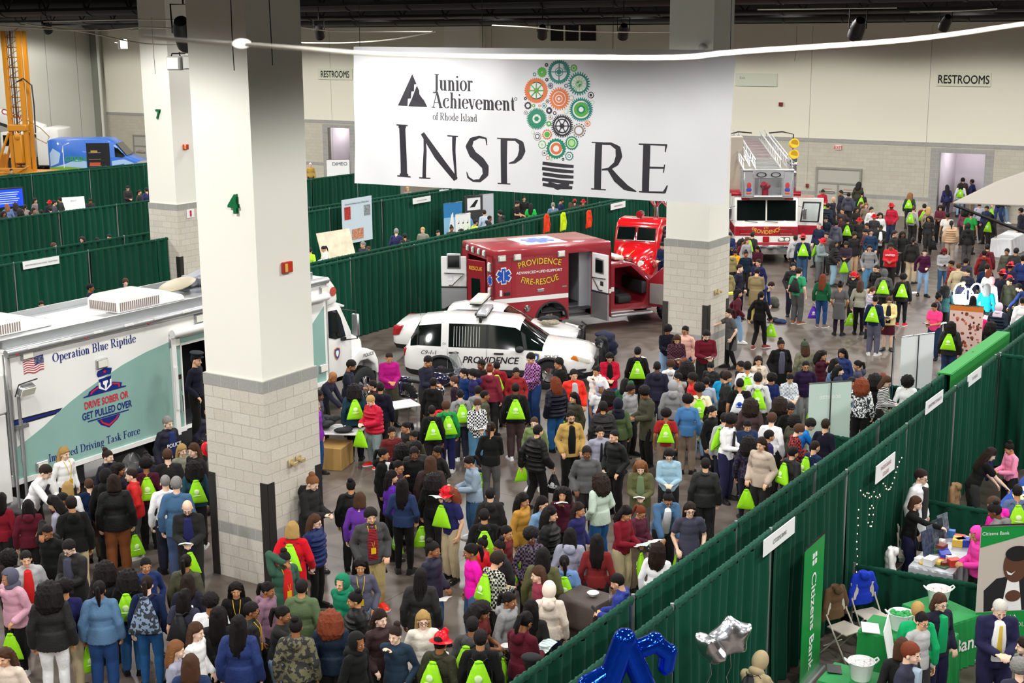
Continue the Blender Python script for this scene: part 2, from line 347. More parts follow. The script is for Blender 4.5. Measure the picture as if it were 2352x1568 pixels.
# thin control joints of the upper wall
mb = MB()
for px in (1862, 2135, 1130, 760): y = wallpix(px, 200)[0]; mb.box(WX-.006, WX, y-.012, y+.012, 0, 9.3)
hstruct('trim_1', mb, mat('#a9a695', .8))
# left wall of tall operable panels
mb = MB(); mb.box(-20, WX, LWY, LWY+.3, 0, 13)
x = -19.0
mb.mi = 1
while x < WX-1: mb.box(x, x+.035, LWY-.006, LWY, 0, 9.4); x += 2.6
hstruct('wall_left', mb, [mat('#d2d0c4', .7), mat('#8f8e86', .8)])
mb = MB(); mb.box(WX-.5, WX, LWY-.6, LWY, 0, 12); mb.mi = 1; mb.box(WX-.55, WX-.5, LWY-.65, LWY, 0, 12); mb.mi = 2; mb.cyl((WX-.7, LWY-1.0, 0), (WX-.7, LWY-1.0, 10), .1, 10)
hstruct('trim_2', mb, [mat('#c9c7bb', .7), mat('#8a887e', .7), mat('#dcdad0', .5)])
mb = MB(); mb.box(-25, -24.7, -36, LWY, 0, 13); hstruct('wall_front', mb, wallcream)
mb = MB(); mb.box(-25, WX, -36, -35.7, 0, 13); hstruct('wall_right', mb, wallcream)
mb = MB(); mb.box(-25, WX+1, -36, LWY+1, 12.6, 12.9)
hstruct('ceiling', mb, black)
# black ductwork and trusses crossing the hall under the roof
def duct(x, y0, y1, z, r, n):
 mb = MB(); mb.cyl((x, y0, z), (x, y1, z), r, 14)
 y = y0
 while y < y1: mb.cyl((x, y, z), (x, y+.12, z), r*1.05, 14); y += 3.0
 o = hobj('air_duct', mb, black2); return tag(o, n, 'duct')
duct(66.6, -30, 78, 10.0, .55, 'black round air duct running along the top of the far wall')
duct(59.0, -30, 78, 10.35, .6, 'black round air duct in front of the far wall one')
duct(44.0, -30, 74, 10.5, .55, 'black round air duct crossing above the ambulance')
def truss(x, y0, y1, z, h, label):
 mb = MB()
 for dz in (0, h): mb.box(x-.08, x+.08, y0, y1, z+dz-.06, z+dz+.06)
 y = y0; k = 0
 while y < y1-1.2: mb.cyl((x, y, z+(h if k % 2 else 0)), (x, y+1.2, z+(0 if k % 2 else h)), .035, 5); y += 1.2; k += 1
 return tag(hobj('roof_truss', mb, black2), label, 'truss')
truss(63, -30, 78, 9.75, 1.1, 'black steel roof truss nearest the far wall')
truss(52, -30, 76, 9.85, 1.3, 'black steel roof truss over the fire engines')
truss(38, -30, 60, 10.1, 1.5, 'black steel roof truss over the parked police cars')
mb = MB(); mb.box(WX-1.0, WX-.02, -30, 78, 9.42, 12.6)
hstruct('trim_3', mb, black)
# square pillars
def pillar(cx, cy, s, name, guards, top=12.6):
 mb = MB(); h = s/2; mb.box(-h-.035, h+.035, -h-.035, h+.035, 0, 3.4); mb.mi = 1
 mb.box(-h-.037, h+.037, -h-.037, h+.037, .8, 1.0); mb.box(-h-.04, h+.04, -h-.04, h+.04, 3.4, 3.6)
 mb.mi = 2; mb.box(-h, h, -h, h, 3.6, top)
 o = struct(name, mb, [blk, accent, cream]); o.location = hw(cx, cy); o.rotation_euler.z = YAW
 if guards:
  mb = MB(); g = h+.04
  for sx, sy in ((-1, -1), (-1, 1), (1, -1)):
   mb.box(sx*g-.012 if sx > 0 else sx*g-.012, sx*g+.012, min(sy*g, sy*(g-.16)), max(sy*g, sy*(g-.16)), 0, 1.85)
   mb.box(min(sx*g, sx*(g-.16)), max(sx*g, sx*(g-.16)), sy*g-.012, sy*g+.012, 0, 1.85)
  c = mb.obj('corner_guard', steel, o); c['kind'] = 'structure'
 return o
PS = 1.28
pil4 = pillar(17.0, 16.15, PS, 'pillar', True)
pilR = pillar(34.75, 16.45, PS, 'pillar', True)
pil7 = pillar(33.4, 35.2, PS, 'pillar', True)
pa = [wallpix(q, 60)[0] for q in (1115, 1036)]
mb = MB(); mb.box(WX-.7, WX, pa[0], pa[1], 0, 12)
hstruct('pillar', mb, cream)
# ---------------------------------------------------------------- pipe and drape
green = mat('#04402d', .85, spec=.2, sheen=.05, bump=.15, bscale=60)
green_b = mat('#054733', .85, spec=.2, sheen=.05, bump=.15, bscale=60)
pipe = mat('#b9bcbd', .35, .8)
rd = random.Random(3)
def curtain_mb(Lx, h, amp=.045, freq=3.6):
 """pleated cloth hanging on a rail along x, 0..Lx"""
 mb = MB(); n = max(8, int(Lx*30)); rows = [0.02, .35*h, .75*h, h-.1, h-.02]
 ph = rd.random()*6; vs = []; fs = []; xs = [Lx*i/n for i in range(n+1)]
 def wav(x): return math.sin(x*freq*2*PI + ph + 1.2*math.sin(x*2.1+ph)) + .5*math.sin(x*freq*3.7 + ph*2)
 for z in rows:
  a = amp*(1.15 - .35*z/h)
  for x in xs: vs.append((x, a*wav(x) + .015*math.sin(x*1.7+z*2+ph), z))
 m = n+1
 for r in range(len(rows)-1):
  for i in range(n): fs.append((r*m+i, r*m+i+1, (r+1)*m+i+1, (r+1)*m+i))
 mb.add(vs, fs, True)
 # the back layer, a hand's width behind, so the cloth has a body
 vb = [(x, y*.8+.05, z) for x, y, z in vs]; mb.add(vb, [tuple(reversed(q)) for q in fs], True)
 # gathered pocket around the rail
 k = int(Lx*22); vs = []; fs = []; N = 8
 for i in range(k+1):
  x = Lx*i/k; r = .042 + (.012 if i % 2 else 0) + .006*math.sin(i*1.9+ph)
  for j in range(N): t = 2*PI*j/N; vs.append((x, .02+r*.85*math.cos(t), h-.01+r*math.sin(t)))
 for i in range(k):
  for j in range(N): fs.append((i*N+j, i*N+(j+1) % N, (i+1)*N+(j+1) % N, (i+1)*N+j))
 mb.add(vs, fs, True)
 return mb
def drape(x0, y0, x1, y1, h, label, bay=3.05, group=None, m=None, posts=True):
 a = hw(x0, y0); b = hw(x1, y1); d = b-a; L = d.length; rz = math.atan2(d.y, d.x)
 t = thing('booth_drape', label, 'drape', a, rz, group)
 n = max(1, round(L/bay)); s = L/n; pm = MB()
 for i in range(n):
  curtain_mb(s-.05, h).obj('curtain', m or (green if i % 2 else green_b), t, (i*s+.025, 0, 0))
  MB().cyl((i*s, .02, h-.01), ((i+1)*s, .02, h-.01), .02, 8).obj('rail', pipe, t)
 for i in range(n+1):
  q = MB(); q.cyl((i*s, .02, 0), (i*s, .02, h+.05), .024, 10); q.box(i*s-.2, i*s+.2, -.16, .2, 0, .012); q.obj('post', pipe, t)
 return t
D = drape
D(8.0, 7.4, 35.5, 7.45, 2.44, 'long green pleated drape along the right edge of the crowded aisle')
D(8.0, 6.85, 35.5, 7.0, 2.44, 'long green pleated drape behind the bank booth, back to back with the aisle one')
D(19.0, 8.95, 19.0, 7.5, .92, 'short low green drape jutting into the crowd from the aisle drape')
D(29.2, 26.9, 58.0, 26.6, 2.44, 'long green pleated drape behind the parked ambulance')
D(29.2, 27.4, 58.0, 27.1, 2.44, 'long green pleated drape facing the booths, behind the ambulance drape')
D(21, 35.2, 35.0, 35.0, 2.44, 'green drape just beyond the mobile command truck roof')
D(21, 36.8, 35.0, 36.5, 2.44, 'green drape close behind the one beyond the command truck')
D(30, 44.2, 41.0, 43.6, 2.44, 'green drape two rows beyond the command truck, in front of the students')
D(38, 58.4, 54.0, 56.2, 2.44, 'green drape in front of the yellow drill rig and blue van', group=None)
D(38, 57.6, 54.0, 55.4, 2.44, 'green drape with the blue pennant, facing the seated students')
D(38.5, 36.5, 50.0, 35.6, 2.44, 'green drape left of and below the big banner')
D(38.5, 35.6, 63.0, 34.2, 2.44, 'green drape holding the fisheries poster, running on below the banner')
D(46.5, 43.6, 56.0, 43.0, 2.44, 'green drape beyond the left end of the banner')
# ---------------------------------------------------------------- vehicles
white = mat('#f2f2ee', .28, coat=.6); chrome = mat('#d8dade', .12, 1.0); alum = mat('#c9cbcd', .38, .9, bump=.25, bscale=90, kind='check')
brush = mat('#b9bbbd', .4, .85); glassd = mat('#0c1513', .06, spec=.8); rubber = mat('#17171a', .75); dark = mat('#1b1c1f', .6); darkin = mat('#2c2d31', .7)
teal = mat('#8db3aa', .32, coat=.5); navy = mat('#1b2a78', .4); navyd = mat('#0e1733', .4); redp = mat('#c8203a', .4); blk = mat('#15161b', .5)
lampw = mat('#e9e8dc', .2, spec=.7); lampr = mat('#a60f1c', .2, spec=.7); lampa = mat('#e07a1c', .25); gold = mat('#e8b53a', .45); decalw = mat('#f4f4f2', .5); blue = mat('#1d50b8', .4)
def bool_cut(me, cut, name):
 a = bpy.data.objects.new('a', me); b = bpy.data.objects.new('b', cut); COL.objects.link(a); COL.objects.link(b)
 for m in me.materials: pass
 md = a.modifiers.new('m', 'BOOLEAN'); md.operation = 'DIFFERENCE'; md.object = b; md.solver = 'EXACT'
 r = bpy.data.meshes.new_from_object(a.evaluated_get(bpy.context.evaluated_depsgraph_get()))
 bpy.data.objects.remove(a); bpy.data.objects.remove(b); r.name = name; r.set_sharp_from_angle(angle=0.6); return r
RY = Matrix.Rotation(PI/2, 4, 'X')
def wheel(parent, x, y, r, w, side, rim=None, tire=None, rr=.62, spokes=5):
 """tyre and rim about the Y axis; side -1 shows the face towards -y"""
 mb = MB(); mb.M = RY
 mb.lathe([(r*.55, -w/2), (r*.9, -w/2), (r, -w*.38), (r, w*.38), (r*.9, w/2), (r*.55, w/2)], 28, False)
 k = 0
 while k < 28: a = 2*PI*k/28; k += 1; mb.box(r*math.cos(a)-.02, r*math.cos(a)+.02, r*math.sin(a)-.01, r*math.sin(a)+.01, -w*.36, w*.36)
 t = mb.obj('wheel', tire or rubber, parent, (x, y, r))
 mb = MB(); mb.M = RY; f = -side*w/2*1.02
 mb.lathe([(r*rr, f), (r*rr, f*.8), (r*rr*.92, f*.55), (r*.2, f*.75), (r*.18, f*1.02), (.001, f*1.04)], 24, False)
 for k in range(spokes):
  a = 2*PI*k/spokes; mb.M = RY @ Matrix.Rotation(a, 4, 'Z'); mb.box(r*.12, r*rr*.96, -r*.07, r*.07, min(f*.6, f*.95), max(f*.6, f*.95), .01, 1)
 mb.obj('rim', rim or brush, t)
 return t
def disc(mb, c, r, ax, n=16, d=.02):
 a = Vector(c); v = {'x': (d, 0, 0), 'y': (0, d, 0), 'z': (0, 0, d)}[ax]; mb.cyl(a, a+Vector(v), r, n)
KT = 1.019
def TX(x): return x*KT
def TZ(z): return 9.2 - KT*(9.2-z)
def command_truck():
 t = thing('command_truck', 'long white and teal police command truck with an open side door', 'truck', hw(15.88, 21.4), YAW)
 W = 2.5; x0, x1 = 0.0, TX(8.85); zb, zt = TZ(1.15), TZ(3.56); d0, d1 = TX(4.2), TX(5.3); dz = TZ(2.9); iz = .02
 mb = MB()
 mb.box(x0, d0, 0, .06, zb, zt); mb.box(d1, x1, 0, .06, zb, zt); mb.box(d0, d1, 0, .06, dz, zt)        # near side with its doorway
 mb.box(x0, x1, W-.06, W, zb, zt); mb.box(x0, x0+.06, 0, W, zb, zt); mb.box(x1-.06, x1, 0, W, zb, zt); mb.box(x0, x1, 0, W, zb-.05, zb+.02); mb.box(x0, x1, .02, W-.02, zt-.02, zt+.06)
 mb.mi = 1                                                                                             # teal sweep
 up = [(0, 1.77), (.35, 1.9), (.68, 2.04), (1.0, 2.21), (1.34, 2.37), (1.68, 2.5), (2.02, 2.61), (2.64, 2.81), (3.28, 2.95), (3.95, 3.04)]
 up = [(TX(a), TZ(b)) for a, b in up]
 mb.prism([(0, zb+.03)] + up + [(d0, TZ(3.06)), (d0, zb+.03)], -.004, .01)
 mb.prism([(d0, dz), (d0, TZ(3.06)), (d1, TZ(3.06)), (d1, dz)], -.004, .01)
 mb.prism([(TX(7.2), zb+.03), (TX(7.2), TZ(1.7)), (TX(8.24), TZ(2.57)), (TX(8.72), TZ(2.96)), (TX(8.72), zb+.03)], -.004, .01)
 mb.mi = 2; mb.prism([(0, TZ(2.19)), (0, TZ(2.31)), (TX(1.13), TZ(2.29)), (TX(.96), TZ(2.2))], -.006, .01)
 mb.prism([(d0-.14, TZ(2.2)), (d0-.14, TZ(2.3)), (d0-.01, TZ(2.3)), (d0-.01, TZ(2.2))], -.006, .01)
 mb.mi = 3; mb.prism([(0, TZ(2.22)), (0, TZ(2.28)), (TX(1.1), TZ(2.265)), (TX(1.02), TZ(2.225))], -.008, .01)
 mb.mi = 0; mb.box(x0-.02, d0, -.05, .0, zb-.06, zb+.03); mb.box(d1, x1, -.05, 0, zb-.06, zb+.03)
 body = mb.obj('body', [white, teal, blk, navy], t)
 mb = MB(); mb.box(d0-.6, d1+.9, 1.5, 1.55, zb, zt-.1); mb.box(d0-.6, d0-.55, .06, 1.5, zb, zt-.1); mb.box(d1+.85, d1+.9, .06, 1.5, zb, zt-.1); mb.box(d0-.6, d1+.9, .06, 1.5, zb+.02, zb+.06)
 mb.mi = 1; mb.box(d0+.05, d0+.7, 1.38, 1.5, TZ(2.55), TZ(2.95)); mb.box(d1-.25, d1+.3, .9, 1.5, zb, zb+1.9); mb.box(d0+.1, d0+.62, 1.35, 1.385, TZ(2.6), TZ(2.9))
 mb.obj('cabin_interior', [darkin, dark], t)
 mb = MB(); mb.box(d0-.03, d0, -.03, .06, zb, dz); mb.box(d1, d1+.03, -.03, .06, zb, dz); mb.box(d0-.03, d1+.03, -.03, .06, dz, dz+.05); mb.mi = 1; mb.box(d0-.06, d0-.035, -.012, 0, TZ(1.95), TZ(2.2)); mb.tube([(d0-.1, -.01, TZ(1.5)), (d0-.1, -.07, TZ(1.53)), (d0-.1, -.07, TZ(1.85)), (d0-.1, -.01, TZ(1.88))], .018, 8)
 mb.obj('door_frame', [white, chrome], t)
 mb = MB(); mb.box(d0+.1, d1-.1, -.45, 0, .62, .66); mb.box(d0+.1, d1-.1, -.75, -.4, .3, .34); mb.box(d0+.1, d0+.13, -.75, 0, .05, .66); mb.box(d1-.13, d1-.1, -.75, 0, .05, .66)
 mb.obj('entry_steps', alum, t)
 # roof: diamond plate walkway, edge rail, air conditioners, satellite dish
 mb = MB(); mb.box(x0+.02, x1-.02, .03, W-.03, zt+.05, zt+.075); mb.box(x0, x1-.3, .16, .2, zt+.06, zt+.22); mb.box(x0, x1-.3, W-.22, W-.18, zt+.06, zt+.2); mb.box(x0, x0+.04, .16, W-.2, zt+.06, zt+.2)
 mb.obj('roof_plate', alum, t)
 MB().box(2.3, 4.0, 1.1, 1.75, zt+.07, zt+.1).obj('roof_hatch', white, t); MB().box(6.9, 7.8, .9, 1.8, zt+.07, zt+.11).obj('roof_hatch', white, t)
 mb = MB(); mb.cyl((x0-.04, -.03, zt+.0), (x1, -.03, zt+.0), .075, 12); mb.mi = 1
 for k in range(11): x = .4+k*.78; mb.box(x, x+.22, -.12, -.08, zt+.02, zt+.06)
 mb.mi = 2
 for k in range(6): x = .15+k*1.6; mb.ell((x, -.11, zt-.03), (.035, .02, .02), 8, 6)
 mb.obj('awning_roll', [brush, white, lampr], t)
 for (cx, cy) in ((.75, 1.5), (4.1, 1.25)):
  mb = MB(); mb.prismb([(-.85, 0), (-.85, .26), (-.7, .33), (.35, .33), (1.0, .12), (1.05, 0)], -.48, .48, .05)
  mb.mi = 1
  for k in range(20): mb.box(-.8+k*.055, -.775+k*.055, -.49, -.475, .05, .23)
  for k in range(15): mb.box(-.862, -.845, -.42+k*.055, -.395+k*.055, .05, .23)
  mb.obj('air_conditioner', [white, mat('#8a7a74', .8)], t, (cx+.1, cy, zt+.07))
 mb = MB(); mb.M = Matrix.Translation((6.1, 1.55, zt+.28)) @ Matrix.Rotation(math.radians(-12), 4, 'Y')
 mb.ell((-.35, 0, .05), (.48, .36, .07), 20, 8); mb.mi = 1; mb.box(-.1, .55, -.18, .18, -.12, .08, .03, 1); mb.cyl((-.3, 0, .0), (.3, 0, -.15), .04, 8); mb.M = Matrix.Identity(4)
 mb.box(5.9, 6.7, 1.3, 1.8, zt+.06, zt+.14, .02, 1); mb.cyl((6.55, 1.55, zt+.1), (6.55, 1.55, zt+.4), .07, 10)
 for k in range(3): mb.box(6.2+k*.2, 6.33+k*.2, 1.2, 1.9, zt+.2+.06*(k % 2), zt+.36, .02, 1)
 mb.obj('satellite_dish', [mat('#a39a82', .5), mat('#8b8f98', .45, .4)], t)
 # flat awning arms on both sides of the doorway, scene lights
 mb = MB(); mb.box(TX(3.9), TX(4.02), -.07, -.004, zb-.1, TZ(3.15)); mb.box(TX(3.92), TX(4.0), -.1, -.06, TZ(1.6), TZ(2.5)); mb.cyl((TX(3.9), -.1, TZ(3.2)), (x1-.1, -.1, TZ(3.2)), .09, 12)
 mb.obj('awning_arm', white, t)
 for (px, pz) in ((.42, 3.47), (2.12, 2.95), (4.75, 3.38), (8.72, 3.34), (8.1, 2.7), (8.6, 1.5), (.55, 1.3), (4.02, 3.0)):
  mb = MB(); mb.box(-.14, .14, -.05, .02, -.1, .1, .02, 1); mb.mi = 1; mb.box(-.11, .11, -.06, -.04, -.07, .07); l = mb.obj('scene_light', [brush, lampw], t, (TX(px), -.005, TZ(pz)))
 # rear corner: bumper strip, ladder side, flood light mast
 mb = MB(); mb.box(-.12, 0, -.02, W+.02, zb-.1, zb+.15, .02, 1); mb.box(-.5, -.05, .2, W-.2, .5, .62); mb.obj('rear_bumper', alum, t)
 mb = MB(); mb.box(-.72, -.1, -.02, 1.2, zb+1.35, zt-.35, .03, 1); mb.box(-.7, -.12, 0, 1.1, .62, zb+1.33, .02, 1); mb.mi = 1; mb.box(-.105, -.09, -.03, .0, zb, zt)
 mb.obj('rear_cabinet', [white, brush], t)
 mb = MB(); mb.cyl((.1, -.1, .35), (.1, -.1, TZ(2.75)), .032, 10); mb.cyl((.1, -.1, TZ(1.5)), (.1, -.1, TZ(2.3)), .042, 10); mb.cyl((-.05, -.05, .5), (-.05, -.05, TZ(2.9)), .03, 8)
 mb.box(0, .25, -.14, -.04, TZ(2.15), TZ(2.22)); l = mb.obj('light_mast', brush, t)
 mb = MB(); mb.M = Matrix.Translation((.2, -.2, TZ(2.88))) @ Matrix.Rotation(.5, 4, 'X'); mb.box(-.17, .17, -.08, .08, -.1, .1, .03, 1); mb.mi = 1; mb.box(-.15, .15, -.09, -.07, -.08, .08); mb.mi = 2; mb.tube([(-.2, 0, -.12), (-.2, 0, .16), (.2, 0, .2)], .012, 6); mb.obj('flood_light', [brush, lampw, dark], l)
 # flag, lettering, badge
 f = MB(); n = 10; fx0, fx1, fz0, fz1 = TX(.33), TX(.78), TZ(3.1), TZ(3.38)
 for r in range(13):
  f.mi = 1 if r % 2 else 0
  for c in range(n):
   a, b = c/n, (c+1)/n; za = fz1-(fz1-fz0)*r/13; zc = fz1-(fz1-fz0)*(r+1)/13; w = lambda q: .02*math.sin(q*9)
   f.add([(fx0+(fx1-fx0)*a, -.01, za+w(a)), (fx0+(fx1-fx0)*b, -.01, za+w(b)), (fx0+(fx1-fx0)*b, -.01, zc+w(b)), (fx0+(fx1-fx0)*a, -.01, zc+w(a))], [(0, 1, 2, 3)])
 f.mi = 2; f.add([(fx0+(fx1-fx0)*.55, -.014, fz1+.005), (fx1, -.014, fz1+.02), (fx1, -.014, fz1-.14), (fx0+(fx1-fx0)*.55, -.014, fz1-.15)], [(0, 1, 2, 3)])
 f.mi = 1
 for r in range(5):
  for c in range(6): x = fx0+(fx1-fx0)*(.59+.07*c); z = fz1-.015-.027*r; f.add([(x-.006, -.017, z), (x, -.017, z+.008), (x+.006, -.017, z), (x, -.017, z-.008)], [(0, 1, 2, 3)])
 f.obj('flag_decal', [mat('#b5323c', .5), decalw, mat('#252d66', .5)], t)
 serif('lettering', 'Operation Blue Riptide', navy, t, (TX(.99), -.008, TZ(3.2)), .172, B=.15, T=.05, sx=1.03)
 serif('lettering', 'Impaired Driving Task Force', navy, t, (TX(.72), -.008, TZ(1.32)), .155, B=.15, T=.05, sx=1.02)
 cx = TX(2.18)
 letters('lettering', 'DRIVE SOBER OR', mat('#cf2338', .45), t, (cx, -.008, TZ(2.135)), size=.2, bold=.022, sx=.72, space=1.02)
 letters('lettering', 'GET PULLED OVER', navy, t, (cx, -.008, TZ(1.93)), size=.2, bold=.022, sx=.74, space=1.02)
 b = MB(); y = -.009
 def poly(pts, mi): b.mi = mi; b.add([(cx+px, y, TZ(pz)) for px, pz in pts], [tuple(range(len(pts)))])
 poly([(-.56, 2.36), (.52, 2.36), (.52, 2.385), (.4, 2.395), (.42, 2.47), (.2, 2.53), (-.22, 2.53), (-.42, 2.45), (-.45, 2.395), (-.56, 2.385)], 0)     # shoulders
 y = -.011; poly([(.14, 2.52), (.36, 2.47), (.36, 2.395), (.32, 2.395), (.32, 2.45), (.14, 2.49)], 1); poly([(-.15, 2.52), (-.36, 2.45), (-.4, 2.395), (-.36, 2.395), (-.32, 2.43), (-.15, 2.49)], 1)
 y = -.012; poly([(-.17, 2.64), (-.17, 2.47), (0, 2.39), (.15, 2.47), (.16, 2.66)], 2)
 y = -.013; poly([(-.13, 2.63), (-.12, 2.5), (-.02, 2.42), (-.02, 2.5), (-.06, 2.53), (-.06, 2.6)], 0); poly([(.12, 2.64), (.11, 2.5), (.02, 2.43), (.04, 2.52), (.07, 2.56), (.05, 2.63)], 0)
 poly([(-.17, 2.645), (.16, 2.665), (.15, 2.6), (-.16, 2.58)], 0)
 poly([(-.17, 2.69), (.15, 2.705), (.17, 2.75), (.19, 2.81), (.03, 2.85), (-.17, 2.81), (-.2, 2.75)], 0)
 y = -.015; poly([(0, 2.815), (.015, 2.785), (.045, 2.785), (.02, 2.765), (.03, 2.735), (0, 2.755), (-.03, 2.735), (-.02, 2.765), (-.045, 2.785), (-.015, 2.785)], 1)
 y = -.009; poly([(-.5, 1.89), (.55, 1.89), (.55, 1.865), (-.5, 1.865)], 0); poly([(-.27, 1.855), (.33, 1.855), (.25, 1.76), (.02, 1.64), (-.18, 1.74)], 0)
 y = -.012; poly([(-.2, 1.835), (-.16, 1.835), (-.13, 1.785), (.02, 1.71), (.2, 1.785), (.24, 1.835), (.28, 1.835), (.22, 1.765), (.02, 1.665), (-.14, 1.755)], 1)
 b.obj('badge', [navy, mat('#cf2338', .45), decalw], t)
 # cab
 zr, zl = TZ(2.95), TZ(2.13)
 mb = MB(); mb.prismb([(TX(8.8), .95), (TX(8.8), zr), (TX(9.3), zr), (TX(9.45), zr-.12), (TX(9.84), zl), (TX(9.84), .95)], .1, W-.1, .06)
 mb.prismb([(TX(9.7), .9), (TX(9.7), TZ(2.12)), (TX(10.2), TZ(2.0)), (TX(10.6), TZ(1.8)), (TX(10.68), .9)], .42, W-.42, .1)
 for s in (0, 1):
  y0, y1 = (.1, .75) if s == 0 else (W-.75, W-.1)
  mb.prismb([(TX(9.72), 1.05), (TX(9.8), 1.35), (TX(10.05), TZ(1.62)), (TX(10.4), TZ(1.62)), (TX(10.68), TZ(1.5)), (TX(10.82), TZ(1.25)), (TX(10.84), .75), (TX(10.76), .75), (TX(10.7), 1.0), (TX(10.42), 1.19), (TX(10.12), 1.19), (TX(9.92), 1.0)], y0, y1, .05)
 cab = mb.obj('cab', white, t)
 mb = MB(); mb.prismb([(TX(8.82), TZ(2.92)), (TX(8.82), zt+.06), (TX(8.98), zt+.05), (TX(9.2), TZ(3.36)), (TX(9.27), TZ(3.1)), (TX(9.25), TZ(2.94))], .02, W-.02, .09); mb.obj('cab_fairing', white, t)
 mb = MB(); mb.prismb([(TX(9.2), zr-.06), (TX(9.22), zr+.03), (TX(9.66), zr-.14), (TX(9.62), zr-.19)], .15, W-.15, .02); mb.obj('sun_visor', white, t)
 mb = MB(); mb.prism([(TX(8.97), TZ(2.15)), (TX(8.97), TZ(2.78)), (TX(9.28), TZ(2.77)), (TX(9.42), TZ(2.55)), (TX(9.58), TZ(2.08)), (TX(9.2), TZ(2.07))], .085, .12)
 mb.obj('side_window', glassd, t); mb = MB(); mb.prism([(TX(8.97), TZ(2.15)), (TX(8.97), TZ(2.78)), (TX(9.28), TZ(2.77)), (TX(9.58), TZ(2.08))], W-.12, W-.085); mb.obj('side_window', glassd, t)
 mb = MB(); a = (TX(9.47), zr-.17); c = (TX(9.85), zl+.04); mb.prism([(a[0]+.02, a[1]), c, (c[0]+.02, c[1]+.02), (a[0]+.045, a[1]+.02)], .22, W-.22); mb.obj('windshield', glassd, t)
 mb = MB(); mb.tube([(TX(9.45), .08, TZ(2.75)), (TX(9.6), -.22, TZ(2.72)), (TX(9.62), -.24, TZ(2.05)), (TX(9.45), .08, TZ(2.0))], .018, 8); mb.mi = 1; mb.box(TX(9.55), TX(9.63), -.34, -.12, TZ(2.12), TZ(2.66), .03, 1); mb.mi = 0; mb.box(TX(9.4), TX(9.5), -.0, .1, TZ(2.0), TZ(2.08)); mb.obj('mirror', [dark, brush], t)
 mb = MB(); s = [(-.1, .12), (0, .15), (.1, .12), (.11, 0), (.06, -.12), (0, -.17), (-.06, -.12), (-.11, 0)]
 for k, (q, mi) in enumerate(((1.0, 0), (.85, 1), (.5, 2))): mb.mi = mi; mb.add([(TX(9.24)+a*q, .085-.003*(k+1), TZ(1.72)+b*q) for a, b in s], [tuple(range(8))])
 mb.obj('shield_emblem', [lampa, mat('#274a86', .4), decalw], t)
 letters('lettering', 'POLICE', blk, t, (TX(10.4), .07, TZ(1.43)), size=.12, bold=.012, sx=1.05)
 mb = MB(); mb.lathe([(.11, 0), (.11, .01), (.085, .012), (.085, .014)], 20); o = mb.obj('emblem', mat('#b4493c', .5), t, (TX(9.08), .012, TZ(3.25))); o.rotation_euler = (PI/2, 0, 0)
 mb = MB(); mb.box(TX(10.74), TX(10.9), .12, W-.12, .5, .85, .04, 2); mb.obj('front_bumper', chrome, t)
 mb = MB(); mb.box(TX(.2), TX(10.6), .75, 1.05, .62, .85); mb.box(TX(.2), TX(10.6), W-1.05, W-.75, .62, .85); mb.box(TX(3.6), TX(5.6), .1, W-.1, .45, .9); mb.box(TX(.3), TX(1.6), .1, W-.1, .5, .95); mb.obj('chassis', dark, t)
 for (x, y, s) in ((TX(2.82), .3, -1), (TX(2.82), W-.3, 1), (TX(10.3), .28, -1), (TX(10.3), W-.28, 1)): wheel(t, x, y, .5, .3, s, chrome if x > 5 else brush)
 return t
command_truck()
def loft(stations, matf):
 """half rings (y, z) listed floor to roof centre, mirrored; matf(i, j) picks the slot of the face between stations i, i+1 and ring points j, j+1"""
 k = len(stations[0][1]); vs = []; fs = []; ms = []; R = 2*k-2
 for x, h in stations:
  ring = list(h) + [(-y, z) for y, z in h[-2:0:-1]]
  vs += [(x, -y, z) for y, z in ring]
 for i in range(len(stations)-1):
  for j in range(R):
   a, b = i*R+j, i*R+(j+1) % R; fs.append((a, b, b+R, a+R)); jj = j if j < k-1 else R-1-j; ms.append(matf(i, jj))
 fs.append(tuple(range(R-1, -1, -1))); ms.append(0); n = (len(stations)-1)*R; fs.append(tuple(range(n, n+R))); ms.append(0)
 return vs, fs, ms
def car_body(name, stations, matf, mats, arches, W, parent, arch_r):
 vs, fs, ms = loft(stations, matf)
 me = bpy.data.meshes.new(name); me.from_pydata(vs, [], fs)
 for m in mats: me.materials.append(m)
 me.polygons.foreach_set('material_index', ms); me.polygons.foreach_set('use_smooth', [True]*len(fs)); me.update()
 b = bmesh.new(); b.from_mesh(me); bmesh.ops.recalc_face_normals(b, faces=b.faces[:]); b.to_mesh(me); b.free()
 c = MB(); c.mi = 2
 for ax, az in arches:
  for s in (-1, 1): c.M = Matrix.Identity(4); c.cyl((ax, s*(W-.32), az), (ax, s*(W+.2), az), arch_r, 24)
 me = bool_cut(me, c.mesh('cut', mats), name)
 return link(name, me, parent)
def hr(w, z0, zs, zb, wb, wr, zr, zc, inner=.55):
 return [(0, z0), (w*.88, z0), (w*.985, zs), (w, zs+.2), (w*.995, (zs+zb)/2+.12), (wb, zb), (wr, zr), (wr*inner, zc-.01), (0, zc)]
polw = mat('#f4f4f1', .22, coat=.8)
def arch_lip(t, x, z, r, W, col):
 for s in (-1, 1):
  mb = MB(); pts = [(x+r*math.cos(a), s*(W+.005), z+r*math.sin(a)) for a in [PI*(k/14)*1.12-.19 for k in range(15)]]
  mb.tube(pts, .045, 6); mb.obj('wheel_arch_trim', col, t)
